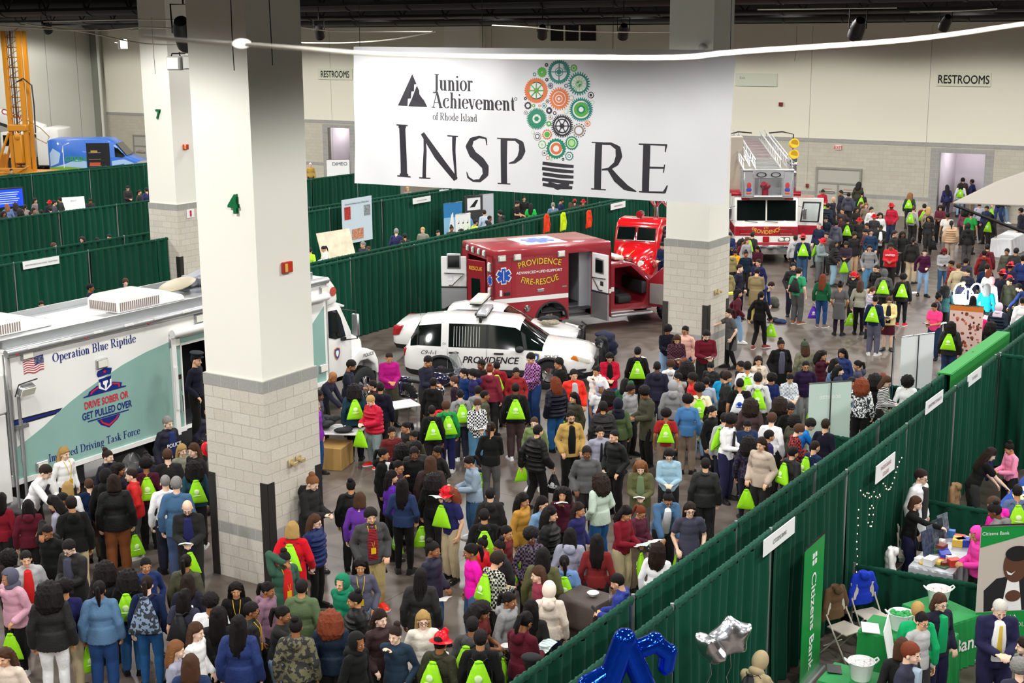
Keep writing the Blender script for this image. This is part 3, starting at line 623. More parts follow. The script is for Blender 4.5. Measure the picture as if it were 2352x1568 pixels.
def police_suv():
 L = 5.05; W = 1.0; hx = 1.02                        # rear hub at hx from the tail
 d = math.radians(-64.5); off = Vector((math.cos(d), math.sin(d), 0)); side = Vector((-math.sin(d), math.cos(d), 0))
 o = Vector((29.0, 21.05, 0)) - off*hx + side*(W-.14)
 t = thing('police_car', 'white police utility vehicle marked Providence in front of the other police car', 'police car', hw(o.x, o.y), YAW+d)
 S = [(0.0, hr(.80, .50, .55, .86, .80, .78, .92, .94)), (.05, hr(.92, .40, .52, 1.0, .9, .84, 1.05, 1.07)), (.14, hr(.97, .34, .50, 1.08, .93, .84, 1.16, 1.2)),
         (.20, hr(.98, .32, .48, 1.10, .94, .83, 1.3, 1.36)), (.42, hr(1.0, .28, .46, 1.12, .95, .78, 1.62, 1.74)), (1.02, hr(1.0, .26, .46, 1.10, .955, .78, 1.68, 1.8)),
         (1.22, hr(1.0, .26, .46, 1.09, .955, .78, 1.69, 1.81)), (2.2, hr(1.0, .26, .46, 1.07, .955, .78, 1.68, 1.81)), (2.28, hr(1.0, .26, .46, 1.07, .955, .78, 1.68, 1.81)),
         (2.98, hr(1.0, .26, .46, 1.05, .955, .76, 1.6, 1.74)), (3.1, hr(1.0, .26, .46, 1.05, .955, .77, 1.53, 1.64)), (3.7, hr(1.0, .26, .46, 1.03, .94, .86, 1.1, 1.14)), (3.82, hr(1.0, .27, .46, 1.02, .93, .82, 1.09, 1.13)),
         (4.4, hr(.99, .28, .46, .96, .90, .78, 1.03, 1.08)), (4.8, hr(.95, .3, .48, .88, .84, .72, .96, 1.0)), (4.97, hr(.88, .34, .50, .80, .76, .64, .86, .88)), (5.05, hr(.78, .42, .52, .7, .68, .6, .74, .76))]
 def mf(i, j):
  if j == 0: return 2
  if j == 1 : return 2
  if j == 5 and i in (4, 6, 8, 9, 10): return 1
  if j == 5 and i in (3,): return 1
  if j == 5 and i in (7,): return 2
  if j >= 6 and i in (10,): return 1
  if j >= 6 and i == 3: return 1
  return 0
 car_body('body', S, mf, [polw, glassd, dark], [(hx, .40), (hx+2.86, .40)], W, t, .45)
 for x in (hx, hx+2.86):
  arch_lip(t, x, .40, .45, W-.005, dark)
  for s in (-1, 1): wheel(t, x, s*(W-.14), .385, .25, s, chrome)
 mb = MB(); mb.box(.6, 3.5, -W-.012, -W+.02, .36, .52, .01, 1); mb.box(.6, 3.5, W-.02, W+.012, .36, .52, .01, 1); mb.obj('rocker_trim', dark, t)
 for x in (1.24, 2.43):
  mb = MB(); mb.box(x, x+.26, -W-.03, -W+.01, .93, .975, .012, 1); mb.obj('door_handle', dark, t)
 mb = MB()
 for x in (1.2, 2.24, 3.38): mb.box(x-.004, x+.004, -W-.002, -W+.01, .5, 1.06)
 mb.obj('door_seam', mat('#9a9b99', .6), t)
 mb = MB()                                             # bars behind the rear side window
 for k in range(10): x = 1.36+k*.075; mb.cyl((x, -.95, 1.11), (x, -.80, 1.62), .008, 5)
 mb.obj('window_bars', mat('#c9cdc8', .4), t)
 for s in (-1, 1):
  mb = MB(); mb.ell((3.12, s*1.1, 1.1), (.12, .15, .09), 14, 8); mb.box(3.05, 3.15, min(s*.93, s*1.05), max(s*.93, s*1.05), 1.02, 1.06); mb.obj('mirror', dark, t)
  mb = MB(); mb.prismb([(.02, .82), (.02, 1.04), (.5, 1.06), (.34, .98), (.2, .82)], s*(W-.14)-.06 if s < 0 else W-.2, s*(W-.045) if s > 0 else -W+.2, .02); mb.obj('tail_light', lampr, t)
  mb = MB(); mb.prismb([(4.42, .86), (4.5, .97), (4.94, .85), (4.96, .74), (4.66, .76)], -(W-.04) if s < 0 else W-.3, -(W-.3) if s < 0 else W-.04, .02); mb.mi = 1; mb.prismb([(4.44, .84), (4.5, .94), (4.6, .92), (4.66, .78)], -(W-.02) if s < 0 else W-.3, -(W-.3) if s < 0 else W-.02, .015); mb.obj('headlight', [lampw, lampa], t)
 mb = MB(); mb.box(4.96, 5.1, -.62, .62, .5, .8, .03, 2); mb.obj('grille', dark, t)
 mb = MB(); mb.prism([(4.5, .42), (4.55, .56), (4.86, .60), (4.84, .54), (4.66, .52), (4.8, .48), (4.78, .42)], -W+.0, -W+.05); mb.obj('fog_light_trim', dark, t)
 mb = MB()
 for s in (-1, 1): mb.tube([(5.02, s*.35, .3), (5.16, s*.35, .35), (5.18, s*.35, 1.02), (5.1, s*.35, 1.08)], .035, 8); mb.tube([(5.12, s*.35, .95), (5.14, s*.8, .9), (5.02, s*.92, .6), (5.12, s*.35, .45)], .03, 8)
 mb.tube([(5.15, -.35, .4), (5.15, .35, .4)], .035, 8); mb.tube([(5.17, -.35, .98), (5.17, .35, .98)], .035, 8); mb.obj('push_bumper', dark, t)
 mb = MB(); mb.box(1.92, 2.2, -.64, .64, 1.83, 1.86); mb.mi = 1; mb.box(1.93, 2.2, -.66, .66, 1.86, 1.95, .03, 2); mb.mi = 0; mb.box(2.02, 2.08, -.78, -.6, 1.72, 1.86); mb.box(1.88, 1.93, -.6, .6, 1.87, 1.93)
 mb.obj('light_bar', [dark, mat('#cdd2d6', .15, .3)], t)
 mb = MB(); mb.tube([(2.42, -.7, 1.35), (2.5, -.93, 1.1)], .02, 6); mb.obj('wiper', dark, t)
 k = dict(loc=(0, 0, 0))
 letters('lettering', 'PROVIDENCE', blk, t, (2.33, -W-.006, .69), size=.25, bold=.018, shear=.25, sx=.98)
 letters('lettering', 'POLICE', blk, t, (3.95, -W-.004, .87), size=.105, bold=.012, sx=1.1)
 letters('lettering', 'C9-1-1', blk, t, (.7, -W-.008, .9), size=.15, bold=.008, shear=.25, sx=1.0)
 letters('lettering', 'D1', blk, t, (1.12, -.957-.01, 1.15), size=.085, rot=(math.radians(-15), 0, 0))
 mb = MB(); s = [(-.1, .11), (0, .14), (.1, .11), (.1, -.02), (.05, -.11), (0, -.15), (-.05, -.11), (-.1, -.02)]
 for q, mi in ((1.0, 0), (.82, 1), (.4, 2)): mb.mi = mi; mb.add([(3.53+a*q, -W-.004-.002*mi, .86+b*q) for a, b in s], [tuple(range(8))])
 mb.obj('shield_emblem', [mat('#d8b54a', .4), mat('#2f62ae', .4), decalw], t)
 return t
def police_sedan():
 d = math.radians(-67.0); L = 5.25; W = .94
 off = Vector((math.cos(d), math.sin(d), 0)); side = Vector((-math.sin(d), math.cos(d), 0))
 o = Vector((31.25, 24.25, 0)) + side*.35
 t = thing('police_car', 'white police sedan half hidden behind the police utility vehicle, bags on its hood', 'police car', hw(o.x, o.y), YAW+d)
 S = [(0, hr(.78, .42, .5, .8, .76, .68, .86, .88)), (.08, hr(.88, .34, .48, .92, .84, .72, 1.0, 1.02)), (.5, hr(.93, .28, .45, .98, .88, .74, 1.05, 1.08)), (.95, hr(.94, .26, .44, 1.0, .89, .76, 1.06, 1.1)),
         (1.55, hr(.94, .24, .44, .99, .89, .64, 1.42, 1.5)), (1.85, hr(.94, .24, .44, .98, .89, .64, 1.47, 1.56)), (2.5, hr(.94, .24, .44, .97, .89, .64, 1.48, 1.58)), (2.58, hr(.94, .24, .44, .97, .89, .64, 1.48, 1.58)),
         (3.05, hr(.94, .24, .44, .96, .89, .62, 1.42, 1.52)), (3.15, hr(.94, .24, .44, .96, .89, .64, 1.36, 1.44)), (3.85, hr(.94, .25, .44, .93, .87, .74, 1.0, 1.04)), (4.6, hr(.92, .27, .45, .86, .82, .7, .92, .96)), (5.05, hr(.86, .3, .46, .78, .74, .62, .82, .84)), (5.25, hr(.74, .38, .48, .64, .62, .54, .68, .7))]
 def mf(i, j):
  if j <= 1: return 2
  if j == 5 and i in (3, 4, 5, 7, 8, 9): return 1
  if j == 5 and i == 6: return 0
  if j >= 6 and i in (3, 9): return 1
  return 0
 car_body('body', S, mf, [polw, glassd, dark], [(1.05, .36), (4.05, .36)], W, t, .41)
 for x in (1.05, 4.05):
  for s in (-1, 1): wheel(t, x, s*(W-.14), .34, .23, s, chrome)
 mb = MB(); mb.box(2.2, 2.55, -.6, .6, 1.6, 1.63); mb.mi = 1; mb.box(2.2, 2.56, -.62, .62, 1.63, 1.73, .03, 2); mb.obj('light_bar', [dark, mat('#e8e6d8', .3)], t)
 for s in (-1, 1):
  mb = MB(); mb.prismb([(.0, .72), (.05, 1.0), (.32, 1.0), (.2, .74)], -W+.02 if s < 0 else W-.25, -W+.25 if s < 0 else W-.02, .02); mb.obj('tail_light', lampr, t)
  mb = MB(); mb.prismb([(4.7, .78), (4.75, .88), (5.14, .78), (5.16, .68), (4.95, .68)], -W+.06 if s < 0 else W-.3, -W+.3 if s < 0 else W-.06, .02); mb.obj('headlight', lampw, t)
  mb = MB(); mb.ell((3.2, s*1.02, 1.02), (.1, .13, .08), 12, 8); mb.obj('mirror', polw, t)
 mb = MB()
 for s in (-1, 1): mb.tube([(5.2, s*.35, .3), (5.36, s*.35, .35), (5.38, s*.35, .95), (5.28, s*.35, 1.02)], .035, 8); mb.tube([(5.32, s*.35, .9), (5.34, s*.8, .85), (5.2, s*.92, .55), (5.32, s*.35, .45)], .03, 8)
 mb.tube([(5.37, -.35, .9), (5.37, .35, .9)], .035, 8); mb.obj('push_bumper', dark, t)
 mb = MB(); mb.box(5.2, 5.28, -.5, .5, .45, .7, .02, 1); mb.obj('grille', dark, t)
 mb = MB(); mb.cyl((.55, .3, 1.06), (.5, .3, 1.6), .008, 6); mb.obj('antenna', dark, t)
 letters('lettering', 'POLICE', blk, t, (4.1, -.83, .895), size=.13, bold=.014, sx=1.2, rot=(math.radians(-62), 0, 0))
 mb = MB(); mb.lathe([(.11, 0), (.11, .004), (.05, .006)], 16); q = mb.obj('emblem', blk, t, (3.95, -.74, 1.0)); q.rotation_euler = (.35, 0, 0)
 # things left lying on the hood
 for (x, y, z, r, c, lab) in ((4.45, -.25, 1.07, (.3, .13, .07), '#8d8571', 'grey camouflage cloth pouch lying on the sedan hood'), (4.35, .2, 1.09, (.34, .14, .07), '#1c1d22', 'black folded vest lying on the sedan hood')):
  mb = MB(); mb.ell((0, 0, 0), r, 18, 10); mb.ell((.12, .03, .03), (r[0]*.5, r[1]*.8, r[2]*.9), 12, 8); mb.ell((-.15, -.02, .02), (r[0]*.4, r[1]*.9, r[2]), 12, 8); mb.cyl((-.2, r[1]*.8, .05), (.2, r[1]*.8, .05), .02, 6)
  w = off*x + side*y + o; q = mb.obj('pouch' if 'pouch' in lab else 'vest', mat(c, .8, bump=.5, bscale=14, var=.4, vscale=12), None, hw(w.x, w.y, z), YAW+d+.25); tag(q, lab, 'clothing')
 return t
def star_of_life(mb, c, r, fy, white_i, blue_i, plane='xz'):
 for q, mi, off in ((1.15, white_i, 0), (1.0, blue_i, .003)):
  mb.mi = mi
  for k in range(3):
   a = PI/3*k; ca, sa = math.cos(a), math.sin(a); w = r*.3*(1.3 if q > 1 else 1); l = r*q
   pts = [(-w, -l), (w, -l), (w, l), (-w, l)]
   if plane == 'xz': mb.add([(c[0]+x*ca-z*sa, fy-off-.0006*k, c[2]+x*sa+z*ca) for x, z in pts], [(0, 1, 2, 3)])
   elif plane == 'yz': mb.add([(fy-off-.0006*k, c[1]-(x*ca-z*sa), c[2]+x*sa+z*ca) for x, z in pts], [(0, 1, 2, 3)])
   else: mb.add([(c[0]+x*ca-z*sa, c[1]+x*sa+z*ca, fy+off+.0006*k) for x, z in pts], [(0, 1, 2, 3)])
 mb.mi = white_i
 if plane == 'xz': mb.add([(c[0]-.012, fy-.008, c[2]-r*.7), (c[0]+.012, fy-.008, c[2]-r*.7), (c[0]+.012, fy-.008, c[2]+r*.7), (c[0]-.012, fy-.008, c[2]+r*.7)], [(0, 1, 2, 3)])
ambred = mat('#a02a35', .3, coat=.6); ambred2 = mat('#8e1f2b', .28, coat=.7)
def lamp_box(t, x0, x1, z0, z1, y, axis='y'):
 mb = MB()
 if axis == 'y': mb.box(x0, x1, y-.05, y+.01, z0, z1, .02, 1); mb.mi = 1; mb.box(x0+.03, x1-.03, y-.07, y-.04, z0+.03, z1-.03, .015, 1)
 else: mb.box(y-.05, y+.01, x0, x1, z0, z1, .02, 1); mb.mi = 1; mb.box(y-.07, y-.04, x0+.03, x1-.03, z0+.03, z1-.03, .015, 1)
 mb.obj('warning_light', [brush, lampw], t)
def ambulance():
 d = math.radians(-31.8); t = thing('ambulance', 'dark red Providence fire rescue ambulance with its doors standing open', 'ambulance', hw(34.18, 22.86), YAW+d)
 W = 2.35; L = 4.05; zt = 2.8; zb = .45; D0, D1, dz = 2.55, 3.36, 2.62
 mb = MB(); mb.prismb([(0, zt-.3), (0, zt), (L, zt), (L, zt-.3)], -.02, W+.02, .07); mb.prism([(0, zb), (0, zt-.2), (D0, zt-.2), (D0, zb)] + [(1.96+.52*math.cos(a), max(zb, .5+.52*math.sin(a))) for a in [PI*k/16 for k in range(17)]], 0, .06); mb.box(D1, L, 0, .06, zb, zt-.2); mb.box(D0, D1, 0, .06, dz, zt-.2)
 mb.box(0, L, W-.06, W, zb, zt-.2); mb.box(L-.06, L, 0, W, zb, zt-.2); mb.box(0, .06, 0, .45, zb, zt-.2); mb.box(0, .06, W-.45, W, zb, zt-.2); mb.box(0, .06, .45, W-.45, 2.45, zt-.2); mb.box(0, L, .05, W-.05, zb, zb+.06)
 mb.mi = 1; mb.box(.02, D0-.01, -.006, .02, 1.15, 1.29); mb.box(D1, L, -.006, .02, 1.15, 1.29)
 mb.mi = 2; mb.box(-.03, 0, .1, W-.1, zb-.02, zb+.1)
 body = mb.obj('body', [ambred, decalw, alum], t)
 MB().box(1.34, 2.54, .45, W-.1, .5, 1.12).obj('wheel_well', dark, t)
 mb = MB(); mb.tube([(1.96+.53*math.cos(a), -.01, .52+.53*math.sin(a)) for a in [PI*k/16 for k in range(17)]], .035, 8); mb.obj('wheel_arch_trim', dark, t)
 mb = MB()                                              # panel seams and compartment doors
 for x in (.09, .62): mb.box(x-.005, x+.005, -.004, .01, zb, 2.5)
 mb.box(.06, .07, -.004, .01, zb, 2.5); mb.box(.06, D0, -.004, .01, 2.5, 2.51); mb.box(.62, 1.4, -.004, .01, 1.11, 1.12); mb.obj('panel_seams', mat('#7c1f29', .5), t)
 MB().box(.36, .56, -.03, .0, 1.39, 1.49, .01, 1).obj('latch', dark, t); MB().box(.22, .29, -.02, 0, 1.38, 1.56).obj('unit_number', decalw, t)
 MB().box(1.48, 1.7, -.02, 0, 1.4, 1.5, .01, 1).obj('side_marker', brush, t); MB().box(2.33, 2.48, -.012, 0, 1.49, 1.53).obj('side_marker', brush, t)
 mb = MB(); mb.lathe([(.1, 0), (.1, .02), (.07, .03), (.001, .03)], 16, False); q = mb.obj('fuel_filler', chrome, t, (1.12, -.01, .93)); q.rotation_euler = (PI/2, 0, 0)
 for x0, x1 in ((.16, .43), (.68, .94), (2.16, 2.42)): lamp_box(t, x0, x1, 2.42, 2.62, 0)
 for y0, y1 in ((.5, .68), (.9, 1.05), (1.35, 1.5), (1.75, 1.9)): lamp_box(t, y0, y1, 2.52, 2.72, -.0, 'x')
 lamp_box(t, .1, .3, 2.1, 2.4, 0, 'x'); lamp_box(t, .1, .28, 1.4, 1.65, 0, 'x'); lamp_box(t, .1, .28, 1.1, 1.35, 0, 'x')
 mb = MB(); star_of_life(mb, (.35, 0, 1.99), .225, -.008, 1, 0); mb.obj('star_of_life', [blue, decalw], t)
 mb = MB(); star_of_life(mb, (0, .2, 1.85), .15, -.008, 1, 0, 'yz'); mb.obj('star_of_life', [blue, decalw], t)
 mb = MB(); mb.mi = 1; mb.box(1.35, 2.75, .45, 1.9, zt+.0, zt+.004); star_of_life(mb, (2.05, 1.15, 0), .52, zt+.006, 1, 0, 'xy'); mb.obj('star_of_life', [blue, decalw], t)
 for s_, z, arc in (('PROVIDENCE', 2.265, 2.8), ('FIRE-RESCUE', 1.635, -1.9)):
  for off, m, b in ((.004, blk, .045), (.008, gold, .015)): letters('lettering', s_, m, t, (1.56, -off, z), size=.26, bold=b, sx=.9, arc=arc, space=1.03)
 letters('lettering', 'ADVANCED+LIFE+SUPPORT', decalw, t, (1.55, -.006, 2.0), size=.115, bold=.012, sx=1.08)
 # patient compartment seen through the side doorway
 mb = MB(); mb.box(D0-.9, D1+.5, 1.75, 1.8, zb, 2.6); mb.box(D0-.92, D0-.88, .06, 1.75, .75, 2.6); mb.box(D0-.9, D1+.5, .06, 1.75, .72, .76); mb.mi = 1; mb.box(D0+.9, D0+.94, .5, 1.75, .76, 2.5); mb.box(D0+.55, D0+.9, .35, .42, .76, 2.45); mb.box(D0+.88, D0+.93, .06, .5, .76, 2.45)
 mb.mi = 2; mb.box(D0+.1, D0+.5, 1.2, 1.7, .76, 1.3, .06, 2); mb.box(D0+.15, D0+.5, 1.55, 1.7, 1.3, 1.9, .06, 2); mb.obj('cabin_interior', [mat('#3a3b3f', .6), mat('#b9bcc2', .4), mat('#d6d7d8', .5)], t)
 mb = MB(); mb.box(D0, D1, .0, .42, .5, .54); mb.box(D0, D1, .4, .44, .5, .78); mb.box(D0, D1, .42, .9, .76, .78); mb.box(D0, D1, -.02, .02, zb, .54); mb.obj('entry_step', alum, t)
 # open side door, hinged at the front of the doorway
 def door(hx, hy, rz, w, z0, z1, outer, name='side_door', fl=1):
  e = link(name, None, t, (hx, hy, 0), rz); e.scale = (1, fl, 1)
  mb = MB(); m = z0 + (z1-z0)*.42; mb.box(0, w, -.05, 0, m, z1, .02, 1); mb.mi = 1; mb.box(0, w, -.05, 0, z0, m-.04); mb.mi = 3; mb.box(0, w, .0, .012, z0, z1); mb.mi = 2; mb.box(0, w, -.055, -.0, m-.04, m)
  mb.obj('door_panel', [decalw, brush, dark, outer], e)
  mb = MB(); mb.box(w*.22, w*.78, -.07, .03, m+.55, m+1.05, .04, 2); mb.mi = 1; mb.box(w*.28, w*.72, -.085, .045, m+.61, m+.99); mb.obj('door_window', [brush, glassd], e)
  mb = MB(); mb.tube([(w*.1, -.06, m+.42), (w*.12, -.11, m+.42), (w*.85, -.11, m+.44), (w*.88, -.06, m+.44)], .018, 8); mb.tube([(w*.1, -.09, m+.42), (w*.55, -.11, m+.06), (w*.7, -.06, m+.06)], .018, 8); mb.box(w*.55, w*.75, -.06, -.04, m+.2, m+.34); mb.obj('grab_handle', chrome, e)
 door(D1+.02, -.04, math.radians(-80), .78, zb+.02, 2.5, ambred)
 door(-.03, W-.45, math.radians(150), .8, zb+.25, 2.35, ambred, 'rear_door', -1)
 e = link('rear_door', None, t, (-.03, .45, 0), math.radians(112))
 mb = MB(); mb.box(.0, .75, 0, .05, zb+.15, 2.4, .02, 1); mb.mi = 1; mb.box(.18, .58, -.01, .06, 1.2, 1.85, .02, 1); mb.obj('door_panel', [ambred2, glassd], e)
 letters('lettering', 'RESCUE', gold, e, (.38, .056, 2.1), size=.16, bold=.01, rot=(0, 0, PI))
 mb = MB(); mb.box(.06, 2.0, .5, W-.5, .76, .8); mb.mi = 1; mb.box(.1, 1.3, .1, .55, .8, 1.25, .05, 1); mb.mi = 0; mb.box(1.95, 2.0, .3, W-.3, .8, 2.5); mb.obj('rear_cabin', [mat('#c9cacb', .5), dark], t)
 # cab
 z0 = .5
 mb = MB(); y0, y1 = .12, W-.12
 mb.prismb([(L, z0), (L, 2.05), (L+.55, 2.08), (L+.95, 2.0), (L+1.62, 1.42), (L+1.62, z0)], y0+.05, y1-.05, .06)
 body2 = mb.obj('cab', [ambred2], t)
 c = MB(); c.prism([(L+.22, .72), (L+.22, 1.9), (L+.8, 1.93), (L+1.38, 1.42), (L+1.38, .95), (L+1.25, .72)], y0-.1, W-.9); body2.data = bool_cut(body2.data, c.mesh('cut', [dark]), 'cab'); body2.data.materials.append(dark)
 mb = MB(); mb.prismb([(L+1.55, .6), (L+1.55, 1.42), (L+2.0, 1.34), (L+2.62, 1.22), (L+2.75, 1.05), (L+2.75, .6)], y0+.28, y1-.28, .08)
 for s in (0, 1):
  a, b = (y0-.08, y0+.4) if s == 0 else (y1-.4, y1+.08)
  mb.prismb([(L+1.58, .55), (L+1.6, 1.22), (L+2.0, 1.22), (L+2.6, 1.12), (L+2.82, .95), (L+2.84, .55), (L+2.78, .55), (L+2.72, .8), (L+2.5, 1.0), (L+2.1, 1.0), (L+1.85, .8), (L+1.78, .55)], a, b, .05)
 mb.obj('hood', ambred2, t)
 mb = MB(); mb.tube([(L+2.3+.5*math.cos(a), y0-.09, .47+.56*math.sin(a)) for a in [PI*k/16 for k in range(17)]], .06, 8); mb.obj('wheel_arch_trim', mat('#23273a', .5), t)
 mb = MB(); mb.prism([(L+.98, 1.97), (L+1.62, 1.42), (L+1.65, 1.44), (L+1.0, 2.0)], y0+.2, y1-.2); mb.obj('windshield', glassd, t)
 mb = MB(); mb.box(L+.45, L+.95, y0+.9, y1-.2, .75, 1.05, .06, 2); mb.box(L+.35, L+.5, y0+.9, y1-.2, 1.0, 1.75, .06, 2); mb.box(L+.4, L+.9, y0+.12, y0+.65, .72, .98, .08, 2); mb.box(L+1.2, L+1.4, y0+.05, y1-.15, 1.0, 1.4, .06, 2); mb.tube([(L+1.05+.17*math.cos(a)*.5, W-.62+.19*math.sin(a), 1.35+.17*math.cos(a)) for a in [2*PI*k/16 for k in range(17)]], .018, 6); mb.obj('cab_interior', [mat('#25262a', .7)], t)
 e = link('cab_door', None, t, (L+1.42, y0-.02, 0), math.radians(-62))
 mb = MB(); mb.prismb([(0, .62), (0, 1.42), (.55, 1.92), (.6, 1.4), (1.05, 1.4), (1.1, .62)], -.05, .03, .025); mb.mi = 1; mb.box(.08, 1.0, -.075, -.05, .7, 1.35, .01, 1); mb.obj('door_panel', [ambred2, mat('#8a8584', .6)], e)
 mb = MB(); mb.box(.3, .5, .05, .13, 1.35, 1.68, .03, 1); mb.obj('mirror', dark, e)
 mb = MB(); mb.box(L+.35, L+.7, y0+.3, y1-.3, 2.1, 2.22, .05, 2); mb.obj('light_bar', mat('#ece9dc', .3), t)
 mb = MB(); mb.box(L-.02, L+1.5, y0-.2, y0+.1, .38, .46, .02, 1); mb.obj('running_board', alum, t)
 mb = MB(); mb.box(L+.0, L+.2, y0+.04, y0+.06, 1.16, 1.3); mb.mi = 0; mb.box(L-.3, L-.1, -.012, 0, .5, .95); mb.obj('reflective_stripe', decalw, t)
 mb = MB(); mb.box(L+2.75, L+2.95, y0, y1, .45, .75, .05, 2); mb.obj('front_bumper', chrome, t)
 mb = MB(); mb.box(.3, L+2.6, .8, 1.05, .4, .6); mb.box(.3, L+2.6, W-1.05, W-.8, .4, .6); mb.obj('chassis', dark, t)
 for x, y, s in ((1.96, .26, -1), (1.96, W-.26, 1), (L+2.3, .2, -1), (L+2.3, W-.2, 1)): wheel(t, x, y, .44, .3, s, mat('#9c8f7a', .5, .4))
 return t
police_suv(); police_sedan(); ambulance()
# ---------------------------------------------------------------- fire engines, motorcycle and the far vehicles
frw = mat('#efeee8', .3, coat=.5); frr = mat('#a5182a', .3, coat=.6); red = mat('#d3141c', .18, coat=1.0); yel = mat('#eec61f', .35)
def ladder_truck():
 d = math.radians(-151); W = 2.5
 # origin at the middle of the front, x forward (towards the camera), y to its own left (image right)
 t = thing('fire_truck', 'white and red Providence ladder fire truck facing the crowd, cab door open', 'fire truck', hw(51.75, 21.5), YAW+d)
 h = W/2
 mb = MB(); mb.prismb([(-2.1, .75), (-2.1, 2.62), (-.25, 2.62), (-.08, 1.62), (0, 1.5), (0, .62)], -h, h, .06)
 mb.mi = 1; mb.box(-.03, .012, -h+.02, h-.02, 1.12, 1.5, .01, 1); mb.box(-.03, .012, -h+.02, h-.02, .76, .86)
 for s in (-1, 1): mb.box(-2.1, -.02, s*h-.012 if s > 0 else -h-.012, h+.012 if s > 0 else -h+.012, 1.12, 1.5)
 mb.obj('cab', [frw, frr], t)
 def W2(a, b, z0, z1, nm='windshield'):
  f = lambda z: -.25 + (2.62-z)/(2.62-1.62)*.17
  m = MB(); m.add([(f(z0)+.012, a, z0), (f(z0)+.012, b, z0), (f(z1)+.012, b, z1), (f(z1)+.012, a, z1), (f(z0)-.03, a, z0), (f(z0)-.03, b, z0), (f(z1)-.03, b, z1), (f(z1)-.03, a, z1)], [(0, 1, 2, 3), (4, 5, 6, 7), (0, 1, 5, 4), (2, 3, 7, 6), (1, 2, 6, 5), (0, 3, 7, 4)]); m.obj(nm, glassd, t)
 W2(-1.16, -.03, 1.72, 2.52); W2(.03, 1.16, 1.72, 2.52)
 for y in (-.35, .45): MB().tube([(-.03, y, 1.66), (.01, y-.5, 1.72)], .012, 5).obj('wiper', dark, t)
 for s in (-1, 1):
  m = MB(); m.box(0, .05, s*.78-.26, s*.78+.26, 1.2, 1.4, .02, 1); m.mi = 1; m.box(.03, .06, s*.78-.23, s*.78+.23, 1.23, 1.37); m.obj('warning_light', [chrome, lampr], t)
  m = MB(); m.box(0, .05, s*.72-.24, s*.72+.24, .9, 1.07, .02, 1); m.mi = 1; m.ell((.05, s*.72-.11, .985), (.03, .09, .07), 12, 8); m.ell((.05, s*.72+.11, .985), (.03, .09, .07), 12, 8); m.obj('headlight', [chrome, lampw], t)
  m = MB(); m.cyl((-.45, s*(h-.28), 2.75), (-.45, s*(h+.12), 2.75), .1, 14); m.cyl((-.75, s*(h-.28), 2.72), (-.75, s*(h+.05), 2.72), .08, 14); m.obj('beacon', lampr, t)
  m = MB(); m.tube([(-.1, s*h, 2.3), (.1, s*(h+.22), 2.25), (.1, s*(h+.22), 1.75), (-.1, s*h, 1.7)], .014, 6); m.box(.06, .12, s*(h+.22)-.08, s*(h+.22)+.08, 1.8, 2.22, .02, 1); m.obj('mirror', chrome, t)
  m = MB(); m.box(-.02, .1, s*.85-.17, s*.85+.17, 2.56, 2.66, .02, 1); m.obj('marker_light', lampr, t)
 MB().box(0, .06, -.13, .13, .88, 1.1, .02, 1).obj('grille_light', lampr, t)
 m = MB(); m.box(-.1, .32, -h, h, .42, .78, .03, 2); m.mi = 1; m.ell((.33, -.42, .6), (.04, .09, .09), 12, 8); m.obj('bumper', [chrome, dark], t)
 rz = (0, 0, PI/2)
 letters('lettering', 'PROVIDENCE', gold, t, (.017, 0, 1.2), size=.22, bold=.012, rot=rz, arc=-1.3, sx=.95)
 letters('lettering', 'LT1', gold, t, (.018, 0, 1.4), size=.12, bold=.014, rot=rz)
 # cab door swung open on the image right side, with a second window behind it
 e = link('cab_door', None, t, (-.45, h+.02, 0), math.radians(158))
 m = MB(); m.box(0, 1.0, -.03, .03, .75, 2.6, .02, 1); m.mi = 1; m.box(0, 1.0, -.036, .036, 1.12, 1.5); m.mi = 2; m.prismb([(.1, 1.62), (.2, 2.45), (.92, 2.45), (.85, 1.62)], -.045, .045, .02); m.mi = 3; m.prismb([(.16, 1.67), (.25, 2.39), (.85, 2.39), (.79, 1.67)], -.05, .05, .02)
 m.obj('door_panel', [frw, frr, dark, mat('#c9d2cf', .1, spec=.8)], e); e.rotation_euler = (0, 0, math.radians(80))
 # bucket and ladder over the cab
 m = MB(); m.box(.15, .22, -.95, -.55, 2.7, 3.7, .02, 1); m.box(.15, .22, .55, .95, 2.7, 3.7, .02, 1); m.box(-.8, .15, -1.0, -.95, 2.7, 3.7); m.box(-.8, .15, .95, 1.0, 2.7, 3.7); m.box(-.85, -.8, -1.0, 1.0, 2.7, 3.7)
 m.box(.12, .24, -.62, .62, 3.42, 3.75, .03, 1); m.box(.1, .25, -1.0, 1.0, 3.7, 3.8, .03, 1); m.tube([(.25, -.55, 2.72), (.25, .55, 2.72)], .05, 8); m.box(-.8, .2, -1.0, 1.0, 2.66, 2.74); m.cyl((.2, -.55, 2.7), (.2, -.55, 3.45), .04, 8); m.cyl((.2, .55, 2.7), (.2, .55, 3.45), .04, 8); m.cyl((.2, -.35, 2.7), (.2, -.35, 3.45), .02, 8)
 m.obj('bucket', alum, t)
 for s in (-1, 1):
  m = MB(); m.lathe([(.2, 0), (.2, .02), (.17, .03), (.16, .02), (.15, 0)], 18, False); o = m.obj('handle_ring', dark, t, (.26, s*.28, 3.58)); o.rotation_euler = (0, PI/2, 0); o.scale = (.5, 1, 1)
  m = MB()                                       # painted badge: a plain helmet-red and blue mark
  m.ell((.235, s*.75, 3.15), (.012, .09, .13), 10, 8); m.mi = 1; m.ell((.237, s*.75, 2.98), (.012, .11, .1), 10, 8); m.mi = 2; m.ell((.24, s*.75, 2.86), (.012, .12, .05), 10, 6); m.obj('badge', [mat('#c53a3c', .5), mat('#3c4ba8', .5), mat('#d3653f', .5)], t)
